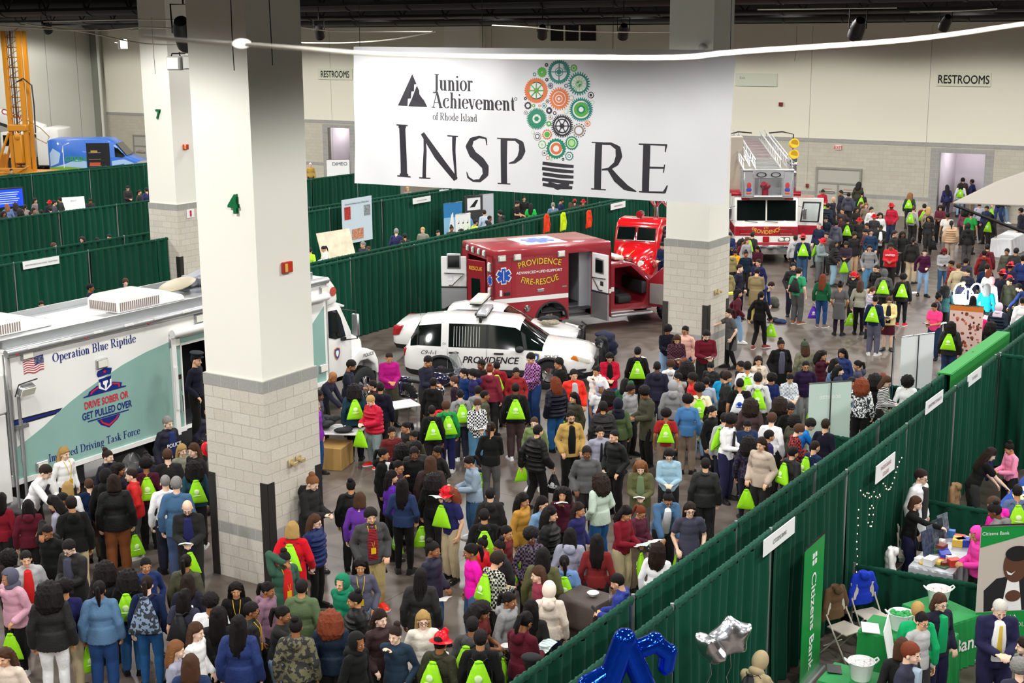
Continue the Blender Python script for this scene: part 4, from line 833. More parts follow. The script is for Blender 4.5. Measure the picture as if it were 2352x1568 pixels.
 m = MB(); m.cyl((.1, -.1, 2.75), (.1, -.1, 3.05), .13, 12); m.cyl((.1, -.12, 3.05), (.42, -.2, 3.25), .13, 12, .1); m.ell((.12, -.1, 3.12), (.2, .2, .15), 14, 8); m.obj('water_monitor', mat('#8c2033', .35), t)
 m = MB()                                           # ladder rails, rungs
 for k, (yy, z) in enumerate(((.95, 3.75), (.72, 3.85), (.5, 3.8))):
  for s in (-1, 1): m.tube([(.1, s*yy, z), (-8.2, s*yy*.98, z+.55)], .035, 6); m.tube([(.1, s*yy, z+.32), (-8.2, s*yy*.98, z+.87)], .03, 6); [m.tube([(-q*.9, s*yy, z+q*.06), (-q*.9-.45, s*yy, z+.32+q*.06)], .02, 5) for q in range(9)]
 m.mi = 1
 for q in range(24): m.cyl((-.2-q*.33, -.5, 3.8+q*.022), (-.2-q*.33, .5, 3.8+q*.022), .022, 6)
 m.obj('ladder', [alum, brush], t)
 for z in (4.72, 4.28):
  m = MB(); m.cyl((-1.4, 1.1, z-.08), (-.95, 1.12, z), .17, 16, .19); m.mi = 1; m.cyl((-.952, 1.12, z), (-.94, 1.12, z), .14, 16); m.obj('nozzle_guard', [yel, mat('#c79a12', .5)], t)
 for s in (-1, 1): MB().tube([(-3.2, s*1.35, 2.6), (-3.2, s*1.35, 4.9), (-3.25, s*.9, 5.0), (-3.25, s*.35, 4.95)], .03, 6).obj('grab_rail', chrome, t)
 MB().box(-3.2, -2.6, -1.3, -.75, 2.6, 4.85, .03, 1).obj('tool_cabinet', mat('#b3a899', .5), t)
 m = MB(); m.box(-1.6, -1.2, .98, 1.28, 2.7, 4.1, .02, 1); m.ell((-1.05, 1.15, 3.85), (.1, .12, .12), 12, 8); m.ell((-1.1, 1.15, 3.5), (.1, .12, .12), 12, 8); m.mi = 1; m.box(-1.02, -.95, .95, 1.05, 3.0, 3.4); m.obj('work_lights', [chrome, lampr], t)
 m = MB(); m.box(-9.0, -2.15, -h, h, .75, 2.6, .03, 1); m.mi = 1; m.box(-9.0, -2.16, h-.02, h+.012, 1.12, 1.5); m.box(-8.8, -2.2, -h-.02, h+.02, 2.55, 2.7); m.obj('equipment_body', [frw, frr], t)
 m = MB(); m.box(-3.0, -2.2, h, h+.9, 2.3, 2.4); m.obj('side_platform', frr, t)
 for x in (-1.2, -6.6, -7.8):
  for s in (-1, 1): wheel(t, x, s*(h-.18), .52, .32, s, chrome)
 MB().box(-8.6, -.2, -.7, .7, .45, .8).obj('chassis', dark, t)
def antique_engine():
 d = math.radians(-172); t = thing('fire_engine', 'shiny red antique fire engine with rounded cab behind the ambulance', 'fire engine', hw(44.1, 23.75), YAW+d)
 m = MB()          # cab, origin at front bumper, x forward (towards camera)
 m.prismb([(-2.7, .6), (-2.7, 2.0), (-2.5, 2.28), (-2.2, 2.36), (-1.65, 2.34), (-1.4, 2.2), (-1.32, 2.05), (-1.16, 1.55), (-1.0, .6)], -.86, .86, .16, 'y', 4); m.obj('cab', red, t)
 m = MB(); vs = []; st = [(-1.2, .55, 1.5, .78), (-.7, .55, 1.42, .68), (-.2, .6, 1.25, .52), (.1, .62, 1.05, .38), (.18, .65, .9, .3)]
 for x, z0, z1, w in st: vs += [(x, -w, z0), (x, -w, z1-.28), (x, -w*.78, z1-.06), (x, -w*.3, z1+.02), (x, w*.3, z1+.02), (x, w*.78, z1-.06), (x, w, z1-.28), (x, w, z0)]
 fs = [(i*8+j, i*8+(j+1) % 8, i*8+8+(j+1) % 8, i*8+8+j) for i in range(4) for j in range(8)] + [tuple(range(8)), tuple(range(39, 31, -1))]
 m.add(vs, fs, True); m.obj('hood', red, t)
 for s in (-1, 1):
  m = MB(); m.ell((-.25, s*.82, .72), (.72, .3, .42), 20, 12); m.ell((-.05, s*.74, .75), (.4, .3, .35), 16, 10); m.obj('fender', red, t)
  m = MB(); m.ell((.2, s*.72, .98), (.14, .14, .14), 16, 10); m.mi = 1; m.cyl((.28, s*.72, .98), (.345, s*.72, .98), .12, 16, .1); m.obj('headlight', [chrome, lampw], t)
  m = MB(); m.prismb([(-.95, 1.02), (-.95, 1.14), (-.35, 1.1), (-.3, 1.03)], s*.66-.04, s*.66+.06, .02); m.obj('hood_vent', chrome, t)
  m = MB(); m.prismb([(-2.5, 1.5), (-2.48, 1.98), (-2.3, 2.1), (-1.75, 2.08), (-1.5, 1.5)], s*.84-.04, s*.84+.04, .03); m.obj('side_window', mat('#07080a', .1), t)
  m = MB(); m.M = Matrix.Translation((.07, 0, 0)); m.add([(-1.24, s*.06, 1.62), (-1.24, s*.74, 1.62), (-1.4, s*.72, 2.05), (-1.4, s*.06, 2.07), (-1.2, s*.06, 1.62), (-1.2, s*.74, 1.62), (-1.335, s*.72, 2.05), (-1.335, s*.06, 2.07)], [(0, 1, 2, 3), (4, 5, 6, 7), (0, 1, 5, 4), (1, 2, 6, 5), (2, 3, 7, 6), (3, 0, 4, 7)]); m.obj('windshield', glassd, t)
  m = MB(); m.M = Matrix.Translation((.06, 0, 0)); m.tube([(-1.18, s*.03, 1.6), (-1.18, s*.77, 1.6), (-1.325, s*.75, 2.08), (-1.325, s*.03, 2.1), (-1.18, s*.03, 1.6)], .018, 6); m.obj('window_frame', chrome, t)
  m = MB(); m.box(-5.2, -2.75, s*.95-.12, s*.95+.12, .6, 1.75, .03, 1); m.mi = 1; m.box(-5.2, -2.75, s*.95-.14, s*.95+.14, 1.75, 1.85, .02, 1); m.obj('side_panel', [red, brush], t)
  m = MB(); m.box(-2.6, -.9, s*.95-.18, s*.95+.12, .4, .46, .01, 1); m.obj('running_board', brush, t)
  for x in (-.3, -4.2): wheel(t, x, s*.8, .42, .24, s, red)
 for z0 in (.66, .98):
  m = MB(); w = .36 if z0 > .9 else .46
  for k in range(4): m.tube([(.12+.06*(z0 < .9), -w, z0+k*.065), (.24+.05*(z0 < .9), -w*.5, z0+k*.065), (.27+.05*(z0 < .9), 0, z0+k*.065), (.24+.05*(z0 < .9), w*.5, z0+k*.065), (.12+.06*(z0 < .9), w, z0+k*.065)], .022, 6)
  m.obj('grille', chrome, t)
 m = MB(); m.tube([(.45, -.95, .5), (.55, -.5, .5), (.55, .5, .5), (.45, .95, .5)], .06, 8); m.obj('bumper', chrome, t)
 m = MB()
 for s in (-1, 1): m.tube([(-1.1, s*.3, 1.475), (-.2, s*.18, 1.285), (.12, s*.1, 1.06)], .012, 5)
 m.obj('gold_pinstripe', gold, t)
 m = MB(); m.cyl((-1.75, .0, 2.52), (-1.5, .0, 2.52), .13, 16, .14); m.cyl((-1.7, 0, 2.3), (-1.7, 0, 2.45), .03, 6); m.mi = 1; m.cyl((-1.5, 0, 2.52), (-1.46, 0, 2.52), .12, 16, .1); m.obj('warning_light', [chrome, lampr], t)
 rr = random.Random(5)
 for cx, cy, cz in ((-2.2, .42, 2.75), (-3.2, .62, 2.55)):
  m = MB(); m.cyl((cx, cy, 2.3), (cx, cy, cz), .1, 12);
  for k in range(10): a = k*PI/5; p = (cx+.3*math.cos(a), cy+.3*math.sin(a), cz+.28+.05*(k % 2)); m.tube([(cx, cy, cz-.05), p], .025, 6); m.ell(p, (.06, .06, .06), 8, 6)
  m.tube([(cx+.3*math.cos(a*PI/5), cy+.3*math.sin(a*PI/5), cz+.28) for a in range(11)], .03, 6); m.obj('chrome_manifold', chrome, t)
 m = MB(); m.tube([(-3.3, .7, 2.75), (-5.0, .7, 1.95)], .05, 8); m.tube([(-3.3, .5, 2.6), (-5.0, .5, 1.9)], .04, 8); m.obj('suction_pipe', chrome, t)
 MB().box(-5.2, -2.72, -.85, .85, .6, 1.6).obj('bed', red, t)
def motorcycle():
 p = HG(930, 938); d = math.radians(-75)
 t = thing('motorcycle', 'dark blue police motorcycle with windshield among the crowd in front of the police car', 'motorcycle', hw(p.x, p.y), YAW+d)
 for x in (0, 1.6): wheel(t, x, 0, .33, .16, -1, chrome)
 nb = mat('#221f3d', .15, coat=1.0)
 m = MB(); m.ell((.85, 0, .82), (.38, .17, .17), 18, 10); m.obj('fuel_tank', nb, t)
 m = MB(); m.prismb([(.1, .72), (.15, .82), (.55, .78), (.62, .7)], -.17, .17, .05); m.obj('seat', dark, t)
 m = MB(); m.ell((.8, 0, .5), (.3, .2, .22), 14, 8); m.tube([(.4, -.14, .3), (.2, -.2, .3), (-.4, -.2, .32)], .045, 8); m.tube([(1.6, 0, .33), (1.35, 0, 1.0)], .04, 8); m.tube([(0, 0, .35), (.8, 0, .5)], .04, 8); m.obj('engine', chrome, t)
 m = MB(); m.ell((1.45, 0, .95), (.14, .26, .2), 14, 8); m.obj('fairing', nb, t)
 m = MB(); m.add([(1.5, -.3, 1.05), (1.56, 0, 1.05), (1.5, .3, 1.05), (1.3, -.26, 1.5), (1.36, 0, 1.55), (1.3, .26, 1.5), (1.485, -.3, 1.05), (1.545, 0, 1.05), (1.485, .3, 1.05), (1.285, -.26, 1.5), (1.345, 0, 1.55), (1.285, .26, 1.5)], [(0, 1, 4, 3), (1, 2, 5, 4), (6, 7, 10, 9), (7, 8, 11, 10), (3, 4, 10, 9), (4, 5, 11, 10), (0, 3, 9, 6), (2, 5, 11, 8)]); m.obj('windscreen', mat('#cfd8dc', .05, trans=.9, alpha=.5), t)
 m = MB(); m.tube([(1.2, -.4, 1.05), (1.35, -.15, 1.05), (1.35, .15, 1.05), (1.2, .4, 1.05)], .018, 6); m.obj('handlebar', chrome, t)
 for s in (-1, 1): m = MB(); m.prismb([(-.5, .45), (-.5, .75), (.05, .75), (.05, .45)], s*.28-.11, s*.28+.11, .05); m.obj('saddlebag', nb, t)
 m = MB(); m.box(-.55, -.25, -.2, .2, .78, 1.12, .04, 2); m.obj('radio_box', dark, t)
ladder_truck(); antique_engine(); motorcycle()
def depth(px, py, D):                    # world point on a photo ray at forward distance D
 d = ray(px, py); return Vector((0, 0, CAM_H)) + d*(D/d.y)
def far_vehicles():
 b0 = depth(113, 385, 86);
 t = thing('van', 'blue delivery van painted with sky, wind turbine and green field, side door open', 'van', (b0.x, b0.y, 0), math.radians(2))
 L = 5.6; vb = mat('#2f6fd0', .3, coat=.4); vsky = mat('#a9cdf0', .35); vg = mat('#7fae3a', .4)
 m = MB(); m.prismb([(0, .45), (0, 2.75), (.15, 2.85), (3.6, 2.85), (4.05, 2.6), (4.75, 1.75), (L, 1.45), (L+.05, .45)], 0, 2.0, .07)
 m.mi = 1; m.prism([(.1, 1.1), (1.0, 1.35), (1.7, 1.6), (2.3, 1.5), (2.3, 1.0), (.1, 1.0)], -.006, .01); m.prism([(.1, 2.0), (.3, 2.3), (.75, 2.0), (.6, 1.4), (.1, 1.2)], -.005, .01); m.prism([(3.85, 1.5), (4.6, 1.6), (5.3, 1.3), (5.3, 1.0), (3.85, 1.0)], -.006, .01); m.prism([(4.1, 2.5), (4.55, 2.0), (4.4, 2.0), (4.0, 2.45)], -.006, .01)
 m.mi = 2; m.prism([(.05, .5), (.05, 1.15), (.8, 1.2), (2.3, 1.08), (2.3, .5)], -.008, .01); m.prism([(3.85, .5), (3.85, 1.0), (4.5, 1.05), (5.2, .95), (5.2, .5)], -.008, .01)
 m.mi = 3; m.box(.9, .94, -.012, 0, 1.1, 2.45); [m.prism([(.92, 2.45), (.92+.42*math.cos(a)+.03, 2.45+.42*math.sin(a)), (.92+.42*math.cos(a)-.03, 2.45+.42*math.sin(a)+.04)], -.014, 0) for a in (.4, 2.5, 4.6)]
 m.obj('body', [vb, vsky, vg, decalw], t)
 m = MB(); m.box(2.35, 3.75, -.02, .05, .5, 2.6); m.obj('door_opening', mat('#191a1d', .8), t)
 m = MB(); [m.box(2.45, 3.2, -.03, -.01, z, z+.03) for z in (1.2, 1.6, 2.0)]; m.mi = 1; m.box(2.5, 3.15, -.04, -.02, 1.23, 1.42); m.mi = 2; m.box(2.6, 3.0, -.04, -.02, 2.03, 2.15); m.obj('shelf', [brush, mat('#c9512e', .5), mat('#b59a45', .5)], t)
 m = MB(); m.prismb([(4.05, 1.75), (4.05, 2.35), (4.25, 2.3), (4.68, 1.8), (4.5, 1.7)], -.012, .03, .01); m.obj('side_window', glassd, t)
 m = MB(); m.prism([(4.12, 2.52), (4.7, 1.8), (4.76, 1.82), (4.16, 2.56)], .15, 1.85); m.obj('windshield', glassd, t)
 m = MB(); m.box(2.34, 2.36, -.02, 0, .5, 2.65); m.obj('door_seam', dark, t)
 letters('lettering', 'GREEN', mat('#39a23a', .5), t, (1.65, -.016, 1.5), size=.42, bold=.02)
 for x in (1.0, 4.6): wheel(t, x, .1, .36, .24, -1, chrome); wheel(t, x, 1.9, .36, .24, 1, chrome)
 # silver pickup nose to the right of the van
 b = depth(298, 385, 82); t = thing('pickup_truck', 'silver pickup truck with its nose beside the blue van', 'pickup truck', (b.x, b.y, 0), math.radians(3))
 m = MB(); m.prismb([(0, .5), (.02, 1.5), (.3, 1.72), (1.9, 1.8), (1.95, .5)], 0, 2.0, .08); m.prismb([(1.9, .5), (1.9, 1.8), (2.6, 2.35), (4.6, 2.35), (4.8, 1.7), (6.2, 1.65), (6.2, .5)], .05, 1.95, .08); m.obj('body', mat('#aeb2b8', .25, .5, coat=.5), t)
 m = MB(); m.prism([(2.2, 1.8), (2.7, 2.25), (4.4, 2.25), (4.5, 1.8)], .03, .08); m.obj('side_window', glassd, t)
 m = MB(); m.prism([(.5, 1.2), (.8, 1.32), (1.6, 1.3), (1.0, 1.1)], -.01, .02); m.obj('side_stripe', dark, t)
 for x in (1.0, 4.9): wheel(t, x, .12, .42, .26, -1, chrome); wheel(t, x, 1.88, .42, .26, 1, chrome)
 # yellow drill rig with a tall mast
 b = depth(60, 440, 84); t = thing('drill_rig', 'tall yellow drill rig with a lattice mast rising to the roof', 'drill rig', (b.x, b.y, 0), math.radians(-8))
 yd = mat('#c9861c', .45); H = 9.35
 m = MB()
 for x in (-.62, .3): m.box(x-.11, x+.11, -.14, .14, .8, H)
 m.box(.42, .62, .2, .4, .8, H)
 for k in range(14): z = 1.4+k*.58; m.box(-.6, .3, -.05, .05, z, z+.07); m.tube([(-.6, .05, z), (.3, .05, z+.55)], .025, 5)
 m.obj('mast', yd, t)
 m = MB(); m.cyl((-.15, -.1, 1.0), (-.15, -.1, H), .06, 10); m.cyl((-.32, -.1, 2.0), (-.32, -.1, H), .025, 6); m.cyl((.0, -.12, 1.5), (.0, -.12, H), .02, 6); m.obj('drill_rod', mat('#57432c', .5, .5), t)
 m = MB(); m.box(-.75, .45, -.25, .25, 3.5, 3.9, .05, 1); m.box(-.4, .15, -.35, .1, 1.6, 3.3, .06, 1); m.ell((-.1, -.3, 3.2), (.2, .15, .25), 10, 8); m.obj('rotary_head', yd, t)
 m = MB(); m.tube([(.05, -.1, 6.4), (.5, -.2, 6.6), (1.0, -.2, 6.2), (1.05, -.2, 5.0), (1.0, -.2, 3.4)], .045, 8); m.obj('drag_chain', dark, t)
 m = MB(); m.tube([(.5, -.2, 4.2), (1.4, -.3, 3.7), (1.9, -.3, 3.2), (1.7, -.3, 2.8), (.8, -.2, 3.2)], .025, 6); m.obj('hose', mat('#8a6a2e', .6), t)
 m = MB()
 for k in range(9): m.tube([(-2.3+.1*k, -.7-.02*k, .9+.06*k), (-1.2, -.8, 1.3+.05*math.sin(k)), (-.4+.1*k, -.7, .95+.05*k), (.6, -.5, 1.1+.05*k)], .035, 6)
 m.obj('hydraulic_hoses', yd, t)
 m = MB(); m.box(-3.4, 1.6, -.6, 1.4, .55, 1.1, .05, 1); m.box(-3.2, -1.6, -.5, 1.2, 1.1, 2.1, .08, 1); m.tube([(-1.7, -.3, 1.1), (-.7, -.2, 3.4)], .08, 8); m.tube([(-1.4, .3, 1.1), (-.7, .2, 3.2)], .08, 8); m.obj('carrier', yd, t)
 for x in (-2.6, .9): wheel(t, x, -.5, .5, .35, -1, yd); wheel(t, x, 1.3, .5, .35, 1, yd)
 # white crane truck
 b = depth(60, 420, 92); t = thing('crane_truck', 'white crane truck with a long boom behind the drill rig', 'crane truck', (b.x, b.y, 0), math.radians(-4))
 m = MB(); m.prismb([(-6, 4.95), (-6, 5.75), (1.2, 3.3), (1.2, 2.5)], .6, 1.3, .06); m.mi = 1; m.prism([(-6, 4.75), (-6, 4.98), (1.2, 2.53), (1.2, 2.3)], .62, 1.28); m.obj('boom', [frw, dark], t)
 letters('lettering', 'BAY CRANE', mat('#b0213a', .5), t, (-1.3, .59, 4.0), size=.5, bold=.02, rot=(0, math.radians(18.8), 0))
 m = MB(); m.prismb([(.9, .7), (.9, 2.9), (1.5, 3.2), (2.4, 3.1), (2.5, .7)], 0, 2.4, .1); m.box(-1.5, -.1, 0, 2.3, 1.2, 2.9, .1, 2); m.mi = 1; m.box(2.0, 2.55, -.03, 2.3, .9, 2.4, .05, 1); m.obj('cab', [frw, frr], t)
 m = MB(); m.box(-1.3, -.4, -.02, .05, 2.0, 2.7); m.obj('side_window', glassd, t)
 m = MB(); m.box(-7, 3.2, .2, 2.2, .6, 1.1); m.obj('chassis', dark, t)
 for x in (-4, .2, 2.3): wheel(t, x, .1, .55, .4, -1, brush); wheel(t, x, 2.3, .55, .4, 1, brush)
far_vehicles()
# ---------------------------------------------------------------- the big hanging banner
def atd(px, py, D): d = ray(px, py); return Vector((0, 0, CAM_H)) + d*(D/d.y)
BN = [atd(812, 107, 30.3), atd(1692, 115, 27.2), atd(1664, 470, 27.0), atd(818, 420, 30.2)]
BPX = [(812, 107), (1692, 115), (1664, 470), (818, 420)]
bn_n = (BN[1]-BN[0]).cross(BN[3]-BN[0]).normalized()
if bn_n.y > 0: bn_n = -bn_n
def buv(px, py):
 u = v = .5
 for _ in range(12):
  x = (1-u)*(1-v)*BPX[0][0]+u*(1-v)*BPX[1][0]+u*v*BPX[2][0]+(1-u)*v*BPX[3][0]; y = (1-u)*(1-v)*BPX[0][1]+u*(1-v)*BPX[1][1]+u*v*BPX[2][1]+(1-u)*v*BPX[3][1]
  u += (px-x)/860; v += (py-y)/330
 return u, v
def bpt(u, v, off=0.0):
 P = BN[0]*((1-u)*(1-v))+BN[1]*(u*(1-v))+BN[2]*(u*v)+BN[3]*((1-u)*v)
 w = .05*math.sin(u*9+v*1.5)*(v+.15) + .02*math.sin(u*31+v*7)*(1.1-v) + .012*math.sin(u*53-v*11)
 return P + bn_n*(w+off)
def bz(zx, zy, off): u, v = buv(800+.3444*zx, .3444*zy); return bpt(u, v, off)
def banner():
 o = thing('hanging_banner', 'huge white hanging banner with a lightbulb made of gears and the word Inspire', 'banner', (0, 0, 0))
 m = MB(); n, k = 90, 24
 for lay in (0.0, -.006):
  m.add([bpt(i/n, j/k, lay) for j in range(k+1) for i in range(n+1)], [(j*(n+1)+i, j*(n+1)+i+1, (j+1)*(n+1)+i+1, (j+1)*(n+1)+i) for j in range(k) for i in range(n)], True)
 m.obj('banner_cloth', mat('#d9d9dc', .8), o)
 ink = mat('#232129', .6); C = {'k': ink, 't': mat('#12786f', .6), 'o': mat('#cf6b36', .6), 'g': mat('#4fa238', .6), 'd': mat('#0d7a5c', .6), 'w': mat('#d9d9dc', .8), 'b': mat('#4d5a70', .6), 'l': mat('#a9cf95', .6), 'n': mat('#8c7a70', .6)}
 def strokes(name, L, mt, off=.004):
  mb = MB()
  for st in L:
   t = MB(); st2 = []                     # resample so the print follows the cloth
   for i in range(len(st)-1):
    for q in range(4): f = q/4; st2.append(tuple(st[i][c]+(st[i+1][c]-st[i][c])*f for c in range(3)))
   st2.append(st[-1]); stroke_poly(t, st2); mb.add([bz(p[0], p[2], off) for p in t.v], t.f)
  return mb.obj(name, mt, o)
 LET = {'I': [[(398, 832, 44), (405, 1175, 44)], [(357, 829, 9), (437, 834, 9)], [(372, 838, 24), (425, 840, 24)], [(360, 1172, 9), (450, 1180, 9)], [(376, 1166, 22), (434, 1170, 22)]],
     'N': [[(548, 888, 10), (556, 1000, 20), (548, 1186, 26)], [(536, 886, 26), (640, 1040, 44), (765, 1200, 34)], [(760, 905, 26), (757, 1000, 22), (766, 1200, 12)], [(512, 1186, 8), (592, 1190, 8)], [(712, 903, 8), (786, 908, 8)]],
     'S': [[(981, 968, 5), (976, 922, 12), (930, 911, 16), (878, 930, 30), (858, 975, 42), (885, 1030, 50), (935, 1072, 52), (968, 1115, 46), (970, 1165, 38), (932, 1208, 22), (885, 1208, 14), (852, 1185, 14), (842, 1148, 5)]],
     'P': [[(1098, 925, 44), (1098, 1225, 42)], [(1052, 1226, 8), (1142, 1230, 8)], [(1052, 921, 8), (1150, 926, 10)], [(1118, 930, 16), (1175, 930, 18), (1215, 955, 34), (1222, 1005, 44), (1205, 1050, 34), (1170, 1082, 20), (1132, 1090, 7)]],
     'R': [[(1733, 950, 44), (1728, 1260, 44)], [(1687, 947, 8), (1760, 950, 8)], [(1685, 1260, 8), (1782, 1266, 8)], [(1745, 955, 16), (1812, 956, 18), (1858, 985, 34), (1864, 1040, 42), (1845, 1090, 32), (1800, 1125, 18), (1755, 1130, 10)], [(1800, 1122, 26), (1850, 1195, 44), (1905, 1250, 40), (1972, 1278, 8)]],
     'E': [[(2038, 962, 44), (2030, 1280, 44)], [(1988, 958, 10), (2165, 964, 12)], [(2160, 962, 14), (2152, 1012, 6)], [(2045, 1115, 14), (2145, 1118, 12)], [(2148, 1095, 7), (2140, 1150, 7)], [(1988, 1278, 10), (2150, 1284, 14)], [(2144, 1284, 20), (2164, 1235, 6)]]}
 for c, L in LET.items(): strokes('letter', L, ink)
 def line(s, x0, y0, x1, y1, hgt, B, T):
  x = 0; L = []
  for ch in s:
   g, wd = glyph(ch, B, T); L += [[(p[0]+x, p[1], p[2]) for p in st] for st in g]; x += wd+.015
  sx = (x1-x0)/x; strokes('lettering', [[(x0+p[0]*sx, y0+(y1-y0)*p[0]/x-p[1]*hgt, p[2]*hgt*.92) for p in st] for st in L], ink)
 line('Junior', 612, 600, 890, 606, 108, .15, .04); line('Achievement', 606, 714, 1176, 738, 105, .15, .04); line('of Rhode Island', 610, 796, 920, 810, 50, .1, .05)
 strokes('registered_mark', [[(1181+9*math.cos(a), 658+9*math.sin(a), 3) for a in [k*PI/6 for k in range(13)]]], ink)
 for pl in ([(468, 492), (500, 558), (482, 560), (480, 605), (460, 608), (458, 652), (436, 655), (434, 703), (367, 700)], [(502, 568), (573, 710), (440, 705), (462, 660)]):
  mb = MB(); mb.add([bz(a, b, .004) for a, b in pl], [tuple(range(len(pl)))]); mb.obj('emblem', ink, o)
 def gear(x, y, r, rings, teeth=0, tl=.12, spokes=0, sc='w'):
  mats = []; mb = MB(); off = .004
  for q, (f, c) in enumerate(rings):
   if C[c] not in mats: mats.append(C[c])
   mb.mi = mats.index(C[c]); n = 36; R = r*f*.98
   if q == 0 and teeth: n = teeth*4; pts = [((R if k % 4 in (0, 1) else R*(1-tl))*math.cos(2*PI*k/n), (R if k % 4 in (0, 1) else R*(1-tl))*math.sin(2*PI*k/n)) for k in range(n)]
   else: pts = [(R*math.cos(2*PI*k/n), R*math.sin(2*PI*k/n)) for k in range(n)]
   vs = [bz(x, y, off)] + [bz(x+a*.93, y+b, off) for a, b in pts]; mb.add(vs, [(0, 1+k, 1+(k+1) % n) for k in range(n)]); off += .0018
  if spokes:
   if C[sc] not in mats: mats.append(C[sc])
   mb.mi = mats.index(C[sc]); R = r*rings[1][0]; w = r*.04
   for k in range(spokes): a = PI*k/spokes; ca, sa = math.cos(a), math.sin(a); mb.add([bz(x+(p*ca-q*sa)*.93, y+p*sa+q*ca, off) for p, q in ((-R, -w), (R, -w), (R, w), (-R, w))], [(0, 1, 2, 3)])
   off += .0018; mb.mi = 0; n = 20; mb.add([bz(x, y, off)]+[bz(x+r*.2*math.cos(2*PI*k/n), y+r*.2*math.sin(2*PI*k/n), off) for k in range(n)], [(0, 1+k, 1+(k+1) % n) for k in range(n)])
  mb.obj('gear', mats, o)
 gear(1472, 478, 84, [(1, 't'), (.68, 'w'), (.36, 't'), (.3, 'w')], 32, .1, 2, 't'); gear(1604, 556, 82, [(1, 't'), (.66, 'w'), (.3, 't'), (.22, 'l')], 26, .2, 6, 'l'); gear(1317, 602, 88, [(1, 'o'), (.68, 'k'), (.6, 'w')], 36, .08, 4, 'g')
 gear(1474, 656, 80, [(1, 'o'), (.62, 'w'), (.56, 'o'), (.34, 'w'), (.26, 'o'), (.12, 'w')], 26, .2); gear(1617, 728, 84, [(1, 't'), (.72, 'w'), (.6, 'g'), (.34, 'd'), (.2, 'w')], 34, .14); gear(1322, 790, 76, [(1, 'd'), (.4, 'w'), (.34, 'w')], 38, .16, 3, 'l')
 gear(1492, 838, 82, [(1, 'k'), (.7, 'w'), (.62, 'k'), (.5, 'w'), (.2, 'k'), (.1, 'w')], 36, .16, 3, 'k'); gear(1452, 990, 72, [(1, 'd'), (.68, 'w'), (.56, 'o'), (.3, 'w')], 22, .1); gear(1555, 952, 50, [(1, 'd'), (.72, 'w'), (.6, 'g'), (.4, 'l')], 22, .1); gear(1603, 868, 49, [(1, 'k'), (.86, 'w'), (.74, 'n'), (.5, 'w')], 16, .14)
 for x, y, r, rg in ((1392, 895, 36, [(1, 'o'), (.7, 'w'), (.55, 'g')]), (1357, 480, 37, [(1, 'g'), (.12, 'w')]), (1570, 453, 27, [(1, 'g'), (.62, 'l'), (.3, 'n')]), (1388, 432, 14, [(1, 'k'), (.3, 'w')]), (1306, 495, 14, [(1, 't'), (.5, 'w')]), (1390, 530, 14, [(1, 'k'), (.3, 'w')]), (1415, 570, 22, [(1, 'b'), (.65, 'w'), (.5, 'b')]), (1520, 570, 15, [(1, 'b'), (.5, 'w')]), (1680, 632, 24, [(1, 'k'), (.7, 'w'), (.4, 'k')]), (1555, 650, 18, [(1, 'n'), (.75, 'w')]), (1690, 680, 15, [(1, 'l'), (.7, 'w')]), (1245, 655, 11, [(1, 'k'), (.3, 'w')]), (1262, 702, 27, [(1, 'k'), (.5, 'w')]), (1300, 702, 12, [(1, 'g'), (.4, 'w')]), (1338, 703, 9, [(1, 'o'), (.5, 'w')]), (1370, 703, 19, [(1, 't'), (.75, 'w'), (.4, 't')]), (1393, 674, 14, [(1, 'k'), (.6, 'w'), (.3, 'k')]), (1405, 735, 25, [(1, 'k'), (.35, 'w')]), (1247, 750, 15, [(1, 'k'), (.75, 'w'), (.4, 'n')]), (1443, 752, 14, [(1, 'k'), (.5, 'w')]), (1520, 740, 18, [(1, 'l'), (.7, 'w')]), (1413, 780, 18, [(1, 'n'), (.75, 'w'), (.4, 'n')]), (1403, 823, 20, [(1, 'g'), (.4, 'w')]), (1658, 822, 22, [(1, 'o'), (.7, 'w'), (.4, 'o')]), (1297, 880, 14, [(1, 'l'), (.7, 'w')]), (1328, 908, 30, [(1, 'n'), (.8, 'w'), (.6, 'k'), (.4, 'w')]), (1360, 963, 30, [(1, 'g'), (.75, 'w'), (.3, 'l')]), (1375, 1020, 20, [(1, 'k'), (.8, 'w'), (.3, 'k')]), (1538, 1040, 32, [(1, 't'), (.7, 'w'), (.4, 't'), (.25, 'w')]), (1397, 1053, 14, [(1, 'o'), (.6, 'w')]), (1497, 1062, 10, [(1, 'k'), (.4, 'w')]), (1420, 1062, 10, [(1, 'l'), (.4, 'w')])):
  gear(x, y, r, rg, 14 if r > 13 else 0, .14)
 for k in range(5):
  y = 1092+k*36; strokes('bulb_thread', [[(1362-4*(k % 2), y-4, 22), (1420, y+4, 25), (1500, y+14, 25), (1568-6*max(0, k-3), y+18, 20)]], ink)
 strokes('bulb_thread', [[(1400, 1222, 20), (1465, 1250, 40), (1540, 1228, 20)]], ink)
 for a, b in ((.02, 0), (.36, 0), (.7, 0), (.985, 0)):
  p = bpt(a, b); MB().cyl(p, p+Vector((0, 0, 2.5)), .006, 5).obj('hanging_wire', black, o)
banner()
